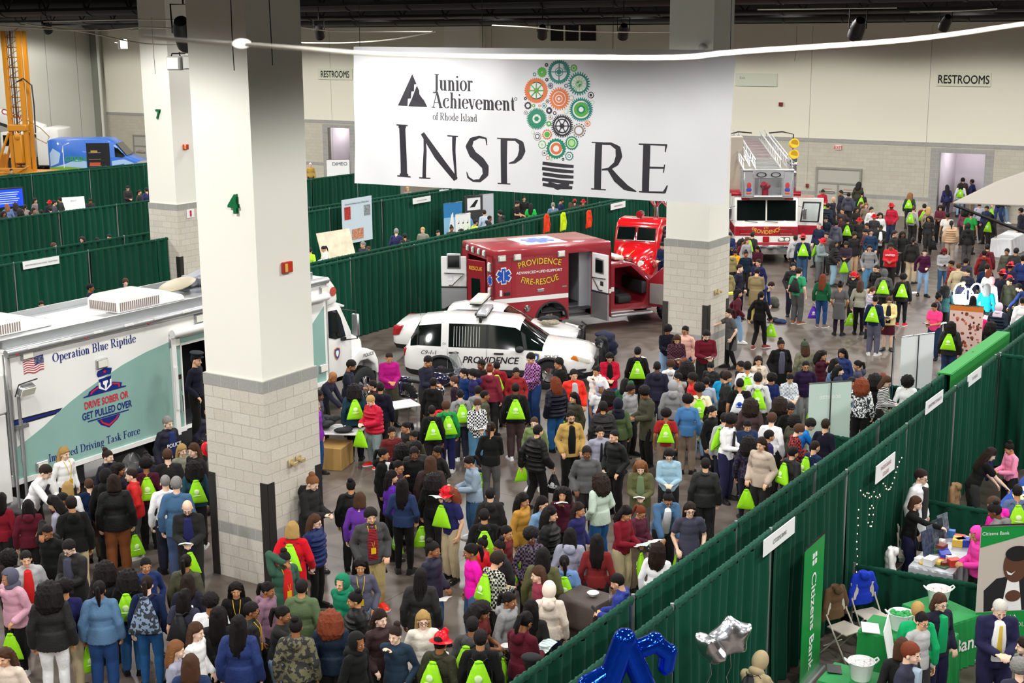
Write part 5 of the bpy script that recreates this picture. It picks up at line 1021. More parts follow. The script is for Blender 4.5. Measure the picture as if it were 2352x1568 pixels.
# ---------------------------------------------------------------- people: one continuous body each, clothing and hair as parts
V = Vector
def remesh(mb, vox, smooth=2, noise_amp=0.0, noise_s=14.0, dec=.33):
 me = bpy.data.meshes.new('m'); me.from_pydata(mb.v, [], mb.f); o = bpy.data.objects.new('m', me); COL.objects.link(o)
 r = o.modifiers.new('r', 'REMESH'); r.mode = 'VOXEL'; r.voxel_size = vox; r.use_smooth_shade = True
 if smooth: s = o.modifiers.new('s', 'SMOOTH'); s.iterations = smooth; s.factor = .5
 d_ = o.modifiers.new('d', 'DECIMATE'); d_.ratio = dec
 out = bpy.data.meshes.new_from_object(o.evaluated_get(bpy.context.evaluated_depsgraph_get()))
 bpy.data.objects.remove(o); bpy.data.meshes.remove(me)
 if noise_amp:
  n = len(out.vertices); co = np.empty(n*3, np.float32); no = np.empty(n*3, np.float32); out.vertices.foreach_get('co', co); out.vertices.foreach_get('normal', no)
  co = co.reshape(-1, 3); no = no.reshape(-1, 3); s = noise_s
  w = (np.sin(co[:, 0]*s*1.3+co[:, 2]*s*.9+1.2*np.sin(co[:, 1]*s))+np.sin(co[:, 2]*s*1.9-co[:, 0]*s*.6+1.7*np.sin(co[:, 0]*s*.7))+.6*np.sin(co[:, 1]*s*2.3+co[:, 2]*s*2.1))/2.6
  co += no*(w*noise_amp)[:, None]; out.vertices.foreach_set('co', co.reshape(-1)); out.update()
 out.polygons.foreach_set('use_smooth', [True]*len(out.polygons))
 return out
def limb(mb, pts, rs, n=10):
 mb.tube(pts, rs, n); [mb.ell(p, (r, r, r), n, 6) for p, r in zip(pts, rs)]
def ik(a, c, l1, l2, hint):
 d = c-a; L = min(d.length, (l1+l2)*.995); d.normalize(); c = a+d*L
 x = (l1*l1-l2*l2+L*L)/(2*L); hgt = math.sqrt(max(0, l1*l1-x*x)); h = hint-d*hint.dot(d); h.normalize()
 return a+d*x+h*hgt, c
# pose: right wrist, left wrist, lean, feet spread/stride, head yaw, head pitch.  x right, y forward, z up
POSE = {'s': ((.25, .04, .86), (-.25, .02, .86), 2, 0, 0, 8), 'S': ((.24, .07, .86), (-.26, .0, .87), 3, 0, 35, 12), 'h': ((.07, .30, 1.08), (-.07, .29, 1.07), 3, 0, 0, 26), 'H': ((.06, .28, 1.02), (-.09, .27, .99), 3, 0, -35, 10),
  'p': ((.06, .27, 1.22), (-.24, .05, .87), 3, 0, 10, 20), 'P': ((.12, .26, 1.1), (-.25, .0, .86), 3, 0, -40, 5), 'w': ((.24, .2, .92), (-.25, -.16, .9), 4, .3, 0, 8), 'W': ((.25, -.14, .9), (-.06, .28, 1.06), 4, -.28, 15, 12),
  'k': ((.2, .13, .93), (-.2, .13, .93), 2, 0, 0, 6), 'K': ((.2, .12, .94), (-.2, .14, .93), 3, 0, -30, 15), 'r': ((.17, .55, .93), (-.15, .48, .9), 24, 0, 0, 22), 'R': ((.06, .62, 1.2), (-.24, .1, .9), 8, .15, 0, 6),
  'u': ((.06, .12, 1.56), (-.24, .05, .87), 2, 0, 0, 22), 't': ((.03, .17, 1.38), (-.2, .18, .98), 3, 0, 15, 8), 'c': ((-.07, .2, 1.13), (.08, .22, 1.1), 0, 0, 0, 6), 'b': ((.14, .5, .35), (-.12, .52, .38), 78, 0, 0, 10)}
def pose_joints(p):
 rw, lw, lean, stride, yaw, pit = POSE[p]; J = {}
 Lm = Matrix.Translation((0, 0, .93)) @ Matrix.Rotation(-math.radians(lean), 4, 'X') @ Matrix.Translation((0, 0, -.93))
 J['L'] = Lm; J['neck'] = Lm @ V((0, -.01, 1.43)); hd = Lm @ V((0, .012, 1.475))
 J['head'] = Matrix.Translation(hd) @ Matrix.Rotation(-math.radians(min(lean, 45)*.45+pit), 4, 'X') @ Matrix.Rotation(-math.radians(yaw), 4, 'Z')
 for s, k, wp in ((1, 'r', rw), (-1, 'l', lw)):
  sh = Lm @ V((s*.163, -.005, 1.375)); e, w = ik(sh, V(wp), .29, .25, V((s*.5, -.8, -.2)))
  J[k+'sh'], J[k+'el'], J[k+'wr'] = sh, e, w
  f = stride*s*.5; hip = V((s*.09, 0, .92)); an = V((s*.105, f, .085 + (abs(f)*.25 if f < 0 else 0))); kn, an = ik(hip, an, .422, .418, V((s*.05, 1, 0)))
  J[k+'hip'], J[k+'kn'], J[k+'an'] = hip, kn, an
  d = V((s*.06, .17, 0)); J[k+'toe'] = an + d - V((0, 0, .045)) if f >= 0 or not stride else an + d - V((0, 0, .08))
 return J
JC = {p: pose_joints(p) for p in POSE}
def head_mb(mb, M):
 mb.M = M
 mb.ell((0, -.012, .135), (.074, .094, .094), 22, 16); mb.ell((0, .03, .085), (.061, .061, .086), 18, 14); mb.ell((0, .045, .035), (.045, .043, .035), 14, 10); mb.ell((0, .074, .02), (.021, .02, .018), 10, 8)
 mb.tube([(0, .086, .112), (0, .102, .085), (0, .108, .074)], [.008, .012, .015], 8); mb.ell((0, .108, .073), (.014, .012, .011), 8, 6)
 for s in (-1, 1): mb.ell((s*.076, -.008, .085), (.011, .02, .032), 8, 8); mb.ell((s*.034, .063, .068), (.024, .022, .022), 10, 8)
 mb.ell((0, .074, .121), (.046, .017, .011), 12, 8); mb.M = Matrix.Identity(4)
def hand(mb, wr, el, s):
 d = (wr-el).normalized(); up = V((0, 0, 1)) if abs(d.z) < .8 else V((0, 1, 0)); side = d.cross(up).normalized(); n = side.cross(d).normalized()
 if n.z > .3 and abs(d.z) < .8: n = -n
 if abs(d.z) >= .8: n = V((-s, 0, 0)); n = (n-d*n.dot(d)).normalized(); side = V((0, 1, 0)); side = (side-d*side.dot(d)).normalized()
 else: side = side*(1 if side.dot(V((-s, 0, .0))) > 0 else -1)
 for q in (-.026, 0, .026): limb(mb, [wr+side*q*.5, wr+d*.045+side*q, wr+d*.085+side*q*1.15], [.016, .017, .013], 8)
 for q, l in ((-.033, .056), (-.011, .074), (.011, .08), (.033, .068)):
  b = wr+d*.088+side*q; m = b+(d*.85+n*.45)*l*.5; e = m+(d*.45+n*.9)*l*.55; limb(mb, [b, m, e], [.0098, .0092, .008], 6)
 b = wr+d*.03+side*.03; limb(mb, [b, b+(d*.6+side*.75+n*.2)*.035, b+(d*.85+side*.5+n*.5)*.065], [.013, .011, .009], 6)
def torso(mb, J, g, zlow=.9):
 L = J['L']; mb.M = L
 mb.ell((0, 0, .97), (.158+g, .108+g, .12+g*.5), 20, 12); mb.ell((0, .005, 1.1), (.138+g, .096+g, .16), 20, 12); mb.ell((0, -.0, 1.25), (.15+g, .105+g, .17), 20, 12); mb.ell((0, .01, 1.34), (.138+g, .092+g*.8, .09), 20, 10); mb.M = Matrix.Identity(4)
 a, b = J['rsh'], J['lsh']; c = L @ V((0, -.005, 1.4)); limb(mb, [a, a.lerp(c, .6), c, b.lerp(c, .6), b], [.05+g*.4, .056+g*.4, .062+g*.3, .056+g*.4, .05+g*.4], 12)
BODY = {}
def body_mesh(p):
 if p in BODY: return BODY[p]
 J = JC[p]; mb = MB(); torso(mb, J, 0.0); head_mb(mb, J['head']); hd = J['head'] @ V((0, -.018, .06)); limb(mb, [J['neck']-V((0, .005, .06)), J['neck'], hd], [.075, .055, .052], 12)
 for k, s in (('r', 1), ('l', -1)):
  limb(mb, [J[k+'sh'], J[k+'sh'].lerp(J[k+'el'], .5), J[k+'el'], J[k+'el'].lerp(J[k+'wr'], .3), J[k+'wr']], [.05, .044, .036, .037, .025]); hand(mb, J[k+'wr'], J[k+'el'], s)
  limb(mb, [J[k+'hip'], J[k+'hip'].lerp(J[k+'kn'], .5), J[k+'kn'], J[k+'kn'].lerp(J[k+'an'], .35), J[k+'an']], [.09, .078, .054, .055, .036]); limb(mb, [J[k+'an']-V((0, .03, .03)), J[k+'toe']], [.03, .018], 8)
 me = remesh(mb, .0085, 1, dec=.22); f = MB(); f.M = J['head']
 for s in (-1, 1):
  f.mi = 1; f.ell((s*.031, .0795, .102), (.0125, .009, .006), 10, 8); f.mi = 2; f.ell((s*.031, .0865, .102), (.006, .0045, .0058), 8, 6); f.mi = 4; f.tube([(s*.013, .089, .119), (s*.03, .0905, .125), (s*.05, .079, .12)], [.003, .0045, .0025], 6)
 f.mi = 3; f.ell((0, .0865, .046), (.022, .009, .0045), 12, 6); f.ell((0, .086, .039), (.018, .009, .0055), 12, 6)
 g = f.mesh('f', []); b = bmesh.new(); b.from_mesh(me); b.from_mesh(g); b.to_mesh(me); b.free(); bpy.data.meshes.remove(g)
 me.name = 'body'; [me.materials.append(q) for q in (obmat(.5, .03, 90, sheen=0), EYEW, IRIS, obmat(.45, 0, mul=.72), BROW)]; BODY[p] = me; return me
GARM = {}
def garment(kind, p):
 if (kind, p) in GARM: return GARM[kind, p]
 J = JC[p]; mb = MB(); thick = {'t': .016, 's': .02, 'h': .03, 'S': .018, 'j': .034, 'J': .034, 'p': .05, 'c': .036, 'd': .016, 'B': .026}.get(kind, .02); amp = .006
 if kind in 'tshSjJpcdB':
  g = thick; torso(mb, J, g); L = J['L']; low = {'t': .86, 's': .86, 'h': .84, 'S': .83, 'j': .8, 'J': .8, 'p': .8, 'c': .56, 'd': .52, 'B': .76}[kind]
  mb.M = L if low > .7 else Matrix.Identity(4); w = .162+g; fl = 1.12 if kind == 'd' else 1.03
  vs = [(w*math.cos(a)*q, (.112+g)*math.sin(a)*q, z) for z, q in ((1.05, .93), (.95, 1.02), (low+.04, fl), (low, fl), (low+.02, fl*.94)) for a in [2*PI*k/24 for k in range(24)]]
  mb.add(vs, [(i*24+j, i*24+(j+1) % 24, i*24+24+(j+1) % 24, i*24+24+j) for i in range(4) for j in range(24)]+[tuple(range(24)), tuple(range(119, 95, -1))]); mb.M = Matrix.Identity(4)
  for k in 'rl':
   sh, el, wr = J[k+'sh'], J[k+'el'], J[k+'wr']
   if kind in 'td': limb(mb, [sh, sh.lerp(el, .6)], [.056+g, .054+g]);
   else:
    n = 7 if kind == 'p' else 3; pts = [sh.lerp(el, q/n) for q in range(n)]+[el.lerp(wr, q/n) for q in range(n+1)]; e = len(pts)-1
    limb(mb, pts, [(.05+g*.6)*(1-q/e)+(.034+g*.75)*q/e+(.009 if kind == 'p' and q % 2 else 0) for q in range(e+1)], 10)
  nk = J['neck']
  if kind in 'hjJpcSB':
   r = .062 if kind in 'SB' else .074; mb.M = Matrix.Translation(nk) @ Matrix.Rotation(.3, 4, 'X'); mb.tube([(r*math.cos(a), r*math.sin(a)*.95, .015) for a in [2*PI*q/16 for q in range(17)]], .02 if kind in 'SB' else .026, 8, False); mb.M = Matrix.Identity(4)
  if kind == 'h': mb.M = J['L']; mb.ell((0, -.125, 1.40), (.1, .06, .085), 14, 10); mb.tube([(-.08, -.06, 1.45), (0, -.16, 1.46), (.08, -.06, 1.45)], .035, 8); mb.ell((0, .115, 1.0), (.12, .03, .075), 12, 8); mb.M = Matrix.Identity(4)
  if kind == 'p': mb.M = J['L']; [mb.tube([((.165+g)*math.cos(a)*1.04, (.112+g)*math.sin(a)*1.06, z) for a in [2*PI*q/24 for q in range(25)]], .022, 6, False) for z in (.86, .95, 1.04, 1.13, 1.22, 1.31)]; mb.M = Matrix.Identity(4)
  amp = .007 if kind in 'hjJ' else .005
 elif kind in ('T', 'k'):                                # trousers, slim trousers
  g = .03 if kind == 'T' else .012; mb.ell((0, 0, .95), (.17, .118, .1), 20, 10)
  for k in 'rl':
   h, kn, an = J[k+'hip'], J[k+'kn'], J[k+'an']; limb(mb, [h, h.lerp(kn, .5), kn, kn.lerp(an, .4), an+V((0, 0, .03))], [.096+g*.4, .082+g*.7, .058+g, .056+g, .04+g*1.05], 12)
  amp = .006
 elif kind == 'q':                                       # skirt
  vs = [((.165*q)*math.cos(a), (.12*q)*math.sin(a), z) for z, q in ((1.0, .95), (.9, 1.06), (.7, 1.2), (.5, 1.34)) for a in [2*PI*k/24 for k in range(24)]]
  mb.add(vs, [(i*24+j, i*24+(j+1) % 24, i*24+24+(j+1) % 24, i*24+24+j) for i in range(3) for j in range(24)]+[tuple(range(24)), tuple(range(95, 71, -1))])
 me = remesh(mb, .0135, 3, amp, 17); me.name = '%s_%s' % (kind, p); me.materials.append(obmat(.5, .35, 20) if kind == 'p' else obmat(.6, .35, 38) if kind == 'j' else obmat(.88, .35, 45 if kind in 'Tkq' else 38)); GARM[kind, p] = me; return me
SHOE = {}
def shoe_mesh(p, k, dk):
 if (p, k, dk) in SHOE: return SHOE[p, k, dk]
 J = JC[p]; a, t = J[k+'an'], J[k+'toe']; mb = MB(); d = (t-a); d.z = 0; d.normalize(); n = V((-d.y, d.x, 0)); z0 = min(a.z-.085, t.z-.04)
 prof = [(-.085, .03, .0), (-.06, .042, .1), (0, .046, .12), (.08, .05, .09), (.15, .052, .066), (.2, .042, .045), (.225, .02, .03)]; vs = []; base = V((a.x, a.y, max(0, z0)))
 for x, w, h in prof: c = base+d*x; vs += [c-n*w+V((0, 0, .004)), c-n*w*1.05+V((0, 0, .025)), c-n*w*.7+V((0, 0, max(h, .03))), c+n*w*.7+V((0, 0, max(h, .03))), c+n*w*1.05+V((0, 0, .025)), c+n*w+V((0, 0, .004))]
 fs = [(i*6+j, i*6+(j+1) % 6, i*6+6+(j+1) % 6, i*6+6+j) for i in range(6) for j in range(6)]+[tuple(range(6)), tuple(range(41, 35, -1))]
 mb.add(vs, fs, True); mb.mi = 1; sv = [];
 for x, w, h in prof: c = base+d*x*1.03; sv += [c-n*w*1.12+V((0, 0, .0)), c-n*w*1.12+V((0, 0, .022)), c+n*w*1.12+V((0, 0, .022)), c+n*w*1.12]
 mb.add(sv, [(i*4+j, i*4+(j+1) % 4, i*4+4+(j+1) % 4, i*4+4+j) for i in range(6) for j in range(4)]+[(0, 1, 2, 3), (27, 26, 25, 24)], False)
 me = mb.mesh('shoe', []); [me.materials.append(q) for q in (obmat(.5, 0), SOLED if dk else SOLE)]; SHOE[p, k, dk] = me; return me
HAIR = {}
def hair_mesh(st):
 if st in HAIR: return HAIR[st]
 rr = random.Random(ord(st[0])); mb = MB(); me = None
 def cap(g, jit=.003, line=.15):
  t = MB(); t.ell((0, -.016, .135), (.078+g, .1+g, .1+g), 30, 20); o = []
  for x, y, z in t.v:
   q = 1.0; zl = line+.02*(1-min(1, abs(x)/.05)) - max(0, abs(x)-.045)*1.2
   if y > .0 and z < zl: q = .8 - .12*min(1, (zl-z)/.05)
   if z < .045 and y > -.1: q = min(q, .72)
   j = 1+jit*rr.uniform(-1, 1)*10*g if False else 1+rr.uniform(-1, 1)*jit*4
   o.append((x*q*j, -.016+(y+.016)*q*j, .135+(z-.135)*q*j))
  mb.add(o, t.f, True)
 fine = dict(vox=.009, smooth=1)
 if st in 'sS': cap(.008 if st == 's' else .02, .006)
 elif st == 'z': cap(.001, .001, .158)
 elif st in 'lLocw':
  cap(.012, .002); low = {'l': -.16, 'L': -.3, 'o': -.02, 'c': -.14, 'w': -.2}[st]; c = st in 'cw'; g = .03 if st == 'c' else .012 if st == 'w' else 0
  for k in range(11):
   a = PI*(.0+k/10); x = math.cos(a)*(.082+g); y = -.02-math.sin(a)*(.085+g); yy = y if abs(x) < .06 else y-.01
   limb(mb, [(x*.9, y*.8, .17), (x, yy, .08), (x*1.08, yy-.008, low*.45), (x*.92, yy-.004+.01*rr.uniform(-1, 1), low+.03*rr.random())], [.026+g*.5, .03+g, .03+g, .012+g*.8], 8)
  t = remesh(mb, .011, 1, .013 if st == 'c' else .007 if st == 'w' else .004, 75 if c else 32 if st == 'w' else 60); me = t
 elif st == 'a': mb.ell((0, -.03, .16), (.125, .12, .115), 30, 22); me = remesh(mb, .01, 0, .012, 90)
 elif st == 'A': mb.ell((0, -.035, .11), (.15, .14, .16), 30, 22); me = remesh(mb, .011, 0, .017, 70)
 elif st == 'b': cap(.006, .002); mb.ell((0, -.075, .23), (.05, .05, .045), 16, 12)
 elif st == 'p': cap(.006, .002); limb(mb, [(0, -.1, .17), (0, -.15, .14), (.01, -.16, .03), (.015, -.14, -.1)], [.022, .035, .034, .012], 10)
 elif st == 'd':
  cap(.01, .002)
  for k in range(13): a = PI*k/12; x = math.cos(a)*.085; y = -.03-math.sin(a)*.085; limb(mb, [(x*.8, y*.8, .18), (x, y, .08), (x*1.1, y-.01, -.06), (x, y-.01, -.22)], [.012, .013, .012, .007], 6)
 if me is None: me = mb.mesh('hair', [])
 me.materials.clear(); me.materials.append(obmat(.55, .6 if st in 'lLowpy' else 1.0, 70 if st in 'lLowpy' else 120, 'wave' if st in 'lLowpy' else 'noise', 0)); me.name = 'hair_'+st; HAIR[st] = me; return me
def headgear(st):
 if st in HAIR: return HAIR[st]
 mb = MB()
 if st == '_f':
  mb.lathe([(.001, .275), (.05, .265), (.085, .225), (.1, .17), (.102, .16), (.15, .14), (.155, .135), (.1, .148)], 26, False); mb.prismb([(-.04, .19), (-.05, .27), (0, .3), (.05, .27), (.04, .19)], .09, .105, .005)
  for k in range(5): a = PI*k/5; mb.tube([(.1*math.cos(a), .1*math.sin(a), .165), (.05*math.cos(a), .05*math.sin(a), .262), (0, 0, .278)], .008, 5)
 elif st == '_q': mb.lathe([(.1, .175), (.1, .215), (.135, .25), (.13, .265), (.001, .275)], 26, False); mb.prism([(-.085, .07), (-.06, .125), (0, .145), (.06, .125), (.085, .07)], .172, .185, 'z')
 elif st == '_n': mb.ell((0, -.016, .16), (.092, .112, .108), 26, 16); mb.tube([(.09*math.cos(a), -.012+.108*math.sin(a), .145) for a in [2*PI*k/24 for k in range(25)]], .018, 8, False); mb.ell((0, -.02, .285), (.03, .03, .03), 12, 8)
 elif st == '_b': mb.ell((0, -.016, .15), (.088, .108, .095), 26, 16); mb.prism([(-.075, .05), (-.06, .13), (0, .16), (.06, .13), (.075, .05)], .152, .162, 'z')
 elif st == '_t': mb.ell((0, -.02, .21), (.135, .14, .055), 26, 12); mb.tube([(.09*math.cos(a), -.012+.105*math.sin(a), .17) for a in [2*PI*k/24 for k in range(25)]], .016, 8, False)
 elif st in ('_h', '_j'):
  t = MB(); t.ell((0, -.02, .12), (.108, .13, .145), 36, 26); o = []
  for x, y, z in t.v:
   q = 1.0
   if y > .045 and abs(x) < .075 and -.02 < z < .2: q = .5
   o.append((x*q, -.02+(y+.02)*q if y < .045 else min(y, .075) if q == 1 else -.02+(y+.02)*q, .12+(z-.12)*(q if q < 1 else 1)))
  mb.add(o, t.f, True); mb.ell((0, -.03, -.03), (.11, .12, .07), 20, 10)
  if st == '_j': mb.ell((0, .01, -.06), (.15, .13, .08), 20, 10); mb.ell((0, -.07, -.12), (.14, .06, .16), 16, 10)
 elif st == '_g':
  for s in (-1, 1): mb.tube([(s*.031+.019*math.cos(a), .101, .101+.015*math.sin(a)) for a in [2*PI*k/12 for k in range(13)]], .0028, 5, False); mb.tube([(s*.05, .1, .104), (s*.076, .02, .1)], .0025, 5)
  mb.tube([(-.012, .102, .104), (.012, .102, .104)], .0028, 5)
 elif st == '_e': mb.ell((0, .05, .022), (.05, .05, .036), 16, 10); mb.ell((0, .082, .02), (.026, .017, .024), 10, 8)
 me = mb.mesh('headgear'+st, []); me.materials.append(obmat(.28, 0, sheen=0) if st == '_f' else obmat(.8, .3, 50)); HAIR[st] = me; return me
def setm(o, c): o.color = lin(c) if isinstance(c, str) else c
def hx(c): return '#'+''.join(q*2 for q in c) if len(c) == 3 else '#'+c
OBM = {}
def obmat(rough=.8, bump=.3, bs=40, kind='noise', sheen=.03, mul=1.0, patt=None, mix=None):
 """a material whose base colour is the object's own colour, so that copies can share one mesh"""
 key = (rough, bump, bs, kind, sheen, mul, patt, mix)
 if key in OBM: return OBM[key]
 m = bpy.data.materials.new('fabric_%d' % len(OBM)); m.use_nodes = True; nt = m.node_tree; b = nt.nodes['Principled BSDF']; OBM[key] = m
 oi = nt.nodes.new('ShaderNodeObjectInfo'); out = oi.outputs['Color']; tc = nt.nodes.new('ShaderNodeTexCoord'); L = nt.links.new
 b.inputs['Roughness'].default_value = rough; b.inputs['Sheen Weight'].default_value = sheen; b.inputs['Specular IOR Level'].default_value = .22
 def tex(k, sc_):
  n = nt.nodes.new({'wave': 'ShaderNodeTexWave', 'check': 'ShaderNodeTexChecker', 'noise': 'ShaderNodeTexNoise'}[k]); n.inputs['Scale'].default_value = sc_
  if k == 'wave': n.bands_direction = 'Z' if patt else 'X'; n.inputs['Distortion'].default_value = 0 if patt else 3
  L(tc.outputs['Object'], n.inputs['Vector']); return n.outputs['Fac'] if 'Fac' in n.outputs else n.outputs[0]
 if mix or mul != 1.0:
  x = nt.nodes.new('ShaderNodeMixRGB'); x.inputs[0].default_value = .55 if mix else 1; x.blend_type = 'MIX' if mix else 'MULTIPLY'; x.inputs[2].default_value = lin(mix) if mix else (mul, mul*.8, mul*.8, 1); L(out, x.inputs[1]); out = x.outputs[0]
 if patt:
  c2, k, sc_ = PATT[patt]; r = nt.nodes.new('ShaderNodeValToRGB'); r.color_ramp.interpolation = 'CONSTANT'; r.color_ramp.elements[1].position = .5; L(tex(k, sc_), r.inputs[0]); r.color_ramp.elements[0].color = (0, 0, 0, 1); r.color_ramp.elements[1].color = (1, 1, 1, 1)
  x = nt.nodes.new('ShaderNodeMixRGB'); x.inputs[2].default_value = lin(c2); L(r.outputs[0], x.inputs[0]); L(out, x.inputs[1]); out = x.outputs[0]
 L(out, b.inputs['Base Color'])
 if bump: bp = nt.nodes.new('ShaderNodeBump'); bp.inputs['Strength'].default_value = bump; bp.inputs['Distance'].default_value = .015; L(tex(kind, bs), bp.inputs['Height']); L(bp.outputs[0], b.inputs['Normal'])
 return m
PATT = {'#s': ('#f1f1f1', 'wave', 9), '#k': ('#1a1a1e', 'check', 26), '#w': ('#e6e2dc', 'check', 22), '#n': ('#33373d', 'noise', 22), '#r': ('#b3202c', 'wave', 12), '#g': ('#6e6a50', 'noise', 16), '#p': ('#eef3f1', 'wave', 7)}
SKC = ['#f0c9ae', '#dfae8a', '#c08a62', '#9a6643', '#6f4630', '#4a2e20']
EYEW = mat('#e9e5df', .3); IRIS = mat('#20140e', .2); BROW = mat('#1d1410', .6); SOLE = mat('#e8e8e4', .6); SOLED = mat('#1b1b1c', .6)
HC = {'k': '#15110f', 'd': '#2a1b14', 'b': '#4f3423', 'r': '#7d3a20', 'y': '#c09a5c', 'g': '#8f8c88', 'w': '#d6d2c8', 'R': '#8a1626', 'c': '#8a5a36'}
VAR = {}
def variant(me, patt):                                     # the same garment shape in a patterned cloth
 if not patt: return me
 k = (me.name, patt)
 if k not in VAR: v = me.copy(); v.materials[0] = obmat(.8, .1, 30, patt=patt); VAR[k] = v
 return VAR[k]
def split(code):
 k, c = code[0], code[1:]; q = ''
 if '#' in c: c, q = c[:c.index('#')], c[c.index('#'):]
 return k, lin(hx(c)), q
lime = '#97e01c'; limeprint = '#d9f5b4'; cord = mat('#16181a', .7)
BAGM = {}
def drawbag(style):
 if style in BAGM: return BAGM[style]
 mb = MB(); t = MB(); t.ell((0, 0, 0), (.17, .07, .21), 24, 18); o = []
 for x, y, z in t.v:
  f = (z+.21)/.42; wd = .165*(1-f)**.75*.72+.05+.035*(1-f); px = math.copysign(min(1, abs(x)/(.17*max(.05, math.sqrt(max(.0025, 1-(z/.21)**2)))))**.8, x); zz = max(-.19, z); o.append((px*wd*(1 if zz > -.19 else .97), y*(1.15-.5*f)+.009*math.sin(x*55+z*20)*f, zz))
 mb.add(o, t.f, True); mb.ell((0, 0, .215), (.055, .03, .025), 12, 6); me = mb.mesh('bag', []); me.materials.append(obmat(.5, .3, 22)); me2 = MB()
 for s in (-1, 1): me2.tube([(s*.03, 0, .2), (s*.09, .05, .25), (s*.13, .16, .2), (s*.15, .16, 0), (s*.145, .02, -.17)], .006, 6)
 cd = me2.mesh('cord', []); cd.materials.append(cord)
 p = MB(); p.ell((0, -.068, .02), (.05, .012, .05), 12, 8); p.ell((0, -.068, -.05), (.075, .01, .012), 10, 6); pm = p.mesh('print', []); pm.materials.append(obmat(.6, 0))
 BAGM[style] = (me, cd, pm); return BAGM[style]
def bag(M, m, label, grp, hang=False, cat='bag', pm=None):
 me, cd, pr = drawbag('d'); o = link('drawstring_bag', me); o.matrix_world = M; setm(o, m); tag(o, label, cat, grp)
 if pm is not False: q = link('logo_print', pr, o); setm(q, pm or limeprint)
 if not hang: q = link('cord', cd, o)
 else:
  if 'h' not in BAGM: h = MB(); h.tube([(-.03, 0, .2), (-.01, 0, .34), (.01, 0, .34), (.03, 0, .2)], .006, 6); BAGM['h'] = h.mesh('cord', []); BAGM['h'].materials.append(cord)
  q = link('cord', BAGM['h'], o)
 bt = next((v for k, v in BPRINT.items() if label.endswith(k) and 'lime' not in label), None)
 if bt: letters('lettering', bt, decalw if 'black' in label.split(' ')[0] else blue, o, (0, -.082, -.03), size=.085, bold=.01)
 return o
PAPER = {}
def sheet(M, m, label, cat='paper', w=.2, h=.27, fold=True, name='leaflet'):
 k = (w, h, fold, m)
 if k not in PAPER:
  mb = MB(); n = 8; vs = [(-w/2+w*i/n, .018*abs(i/n-.5)*2*(1 if fold else 0)+.01*math.sin(j*2), -h/2+h*j/4+0) for j in range(5) for i in range(n+1)]
  mb.add(vs+[(x, y-.004, z) for x, y, z in vs], [(j*9+i, j*9+i+1, j*9+10+i, j*9+9+i) for j in range(4) for i in range(8)]+[(45+j*9+i, 45+j*9+9+i, 45+j*9+10+i, 45+j*9+i+1) for j in range(4) for i in range(8)], True); me = mb.mesh('leaflet', []); me.materials.append(obmat(.6, 0, patt='#p') if m == pg else obmat(.6, 0, sheen=0)); PAPER[k] = me
 o = link(name, PAPER[k]); o.matrix_world = M; setm(o, m); return tag(o, label, cat)
LGRP = 'lime green drawstring bags carried through the crowd'
pw = '#f2f3f0'; pg = '#a9cfc6'
NP = 0
PRINT = {'grey haired officer in jacket lettered POLICE': ('POLICE', .1, .01, 1.16), 'in blue and white varsity jacket': ('H', .16, .07, 1.25), 'in red hoodie and black trousers facing us': ('UNITED', .09, 0, 1.26)}
BPRINT = {'in shiny black puffer carrying black bag': 'BANKRI', 'in pale blue sweater and glasses': 'BANKRI', 'in black tee wearing white bag with blue print': 'MET'}
TOPN = {'t': 't_shirt', 's': 'sweater', 'h': 'hoodie', 'S': 'shirt', 'j': 'jacket', 'J': 'jacket', 'p': 'puffer_jacket', 'c': 'coat', 'd': 'dress', 'B': 'suit_jacket'}
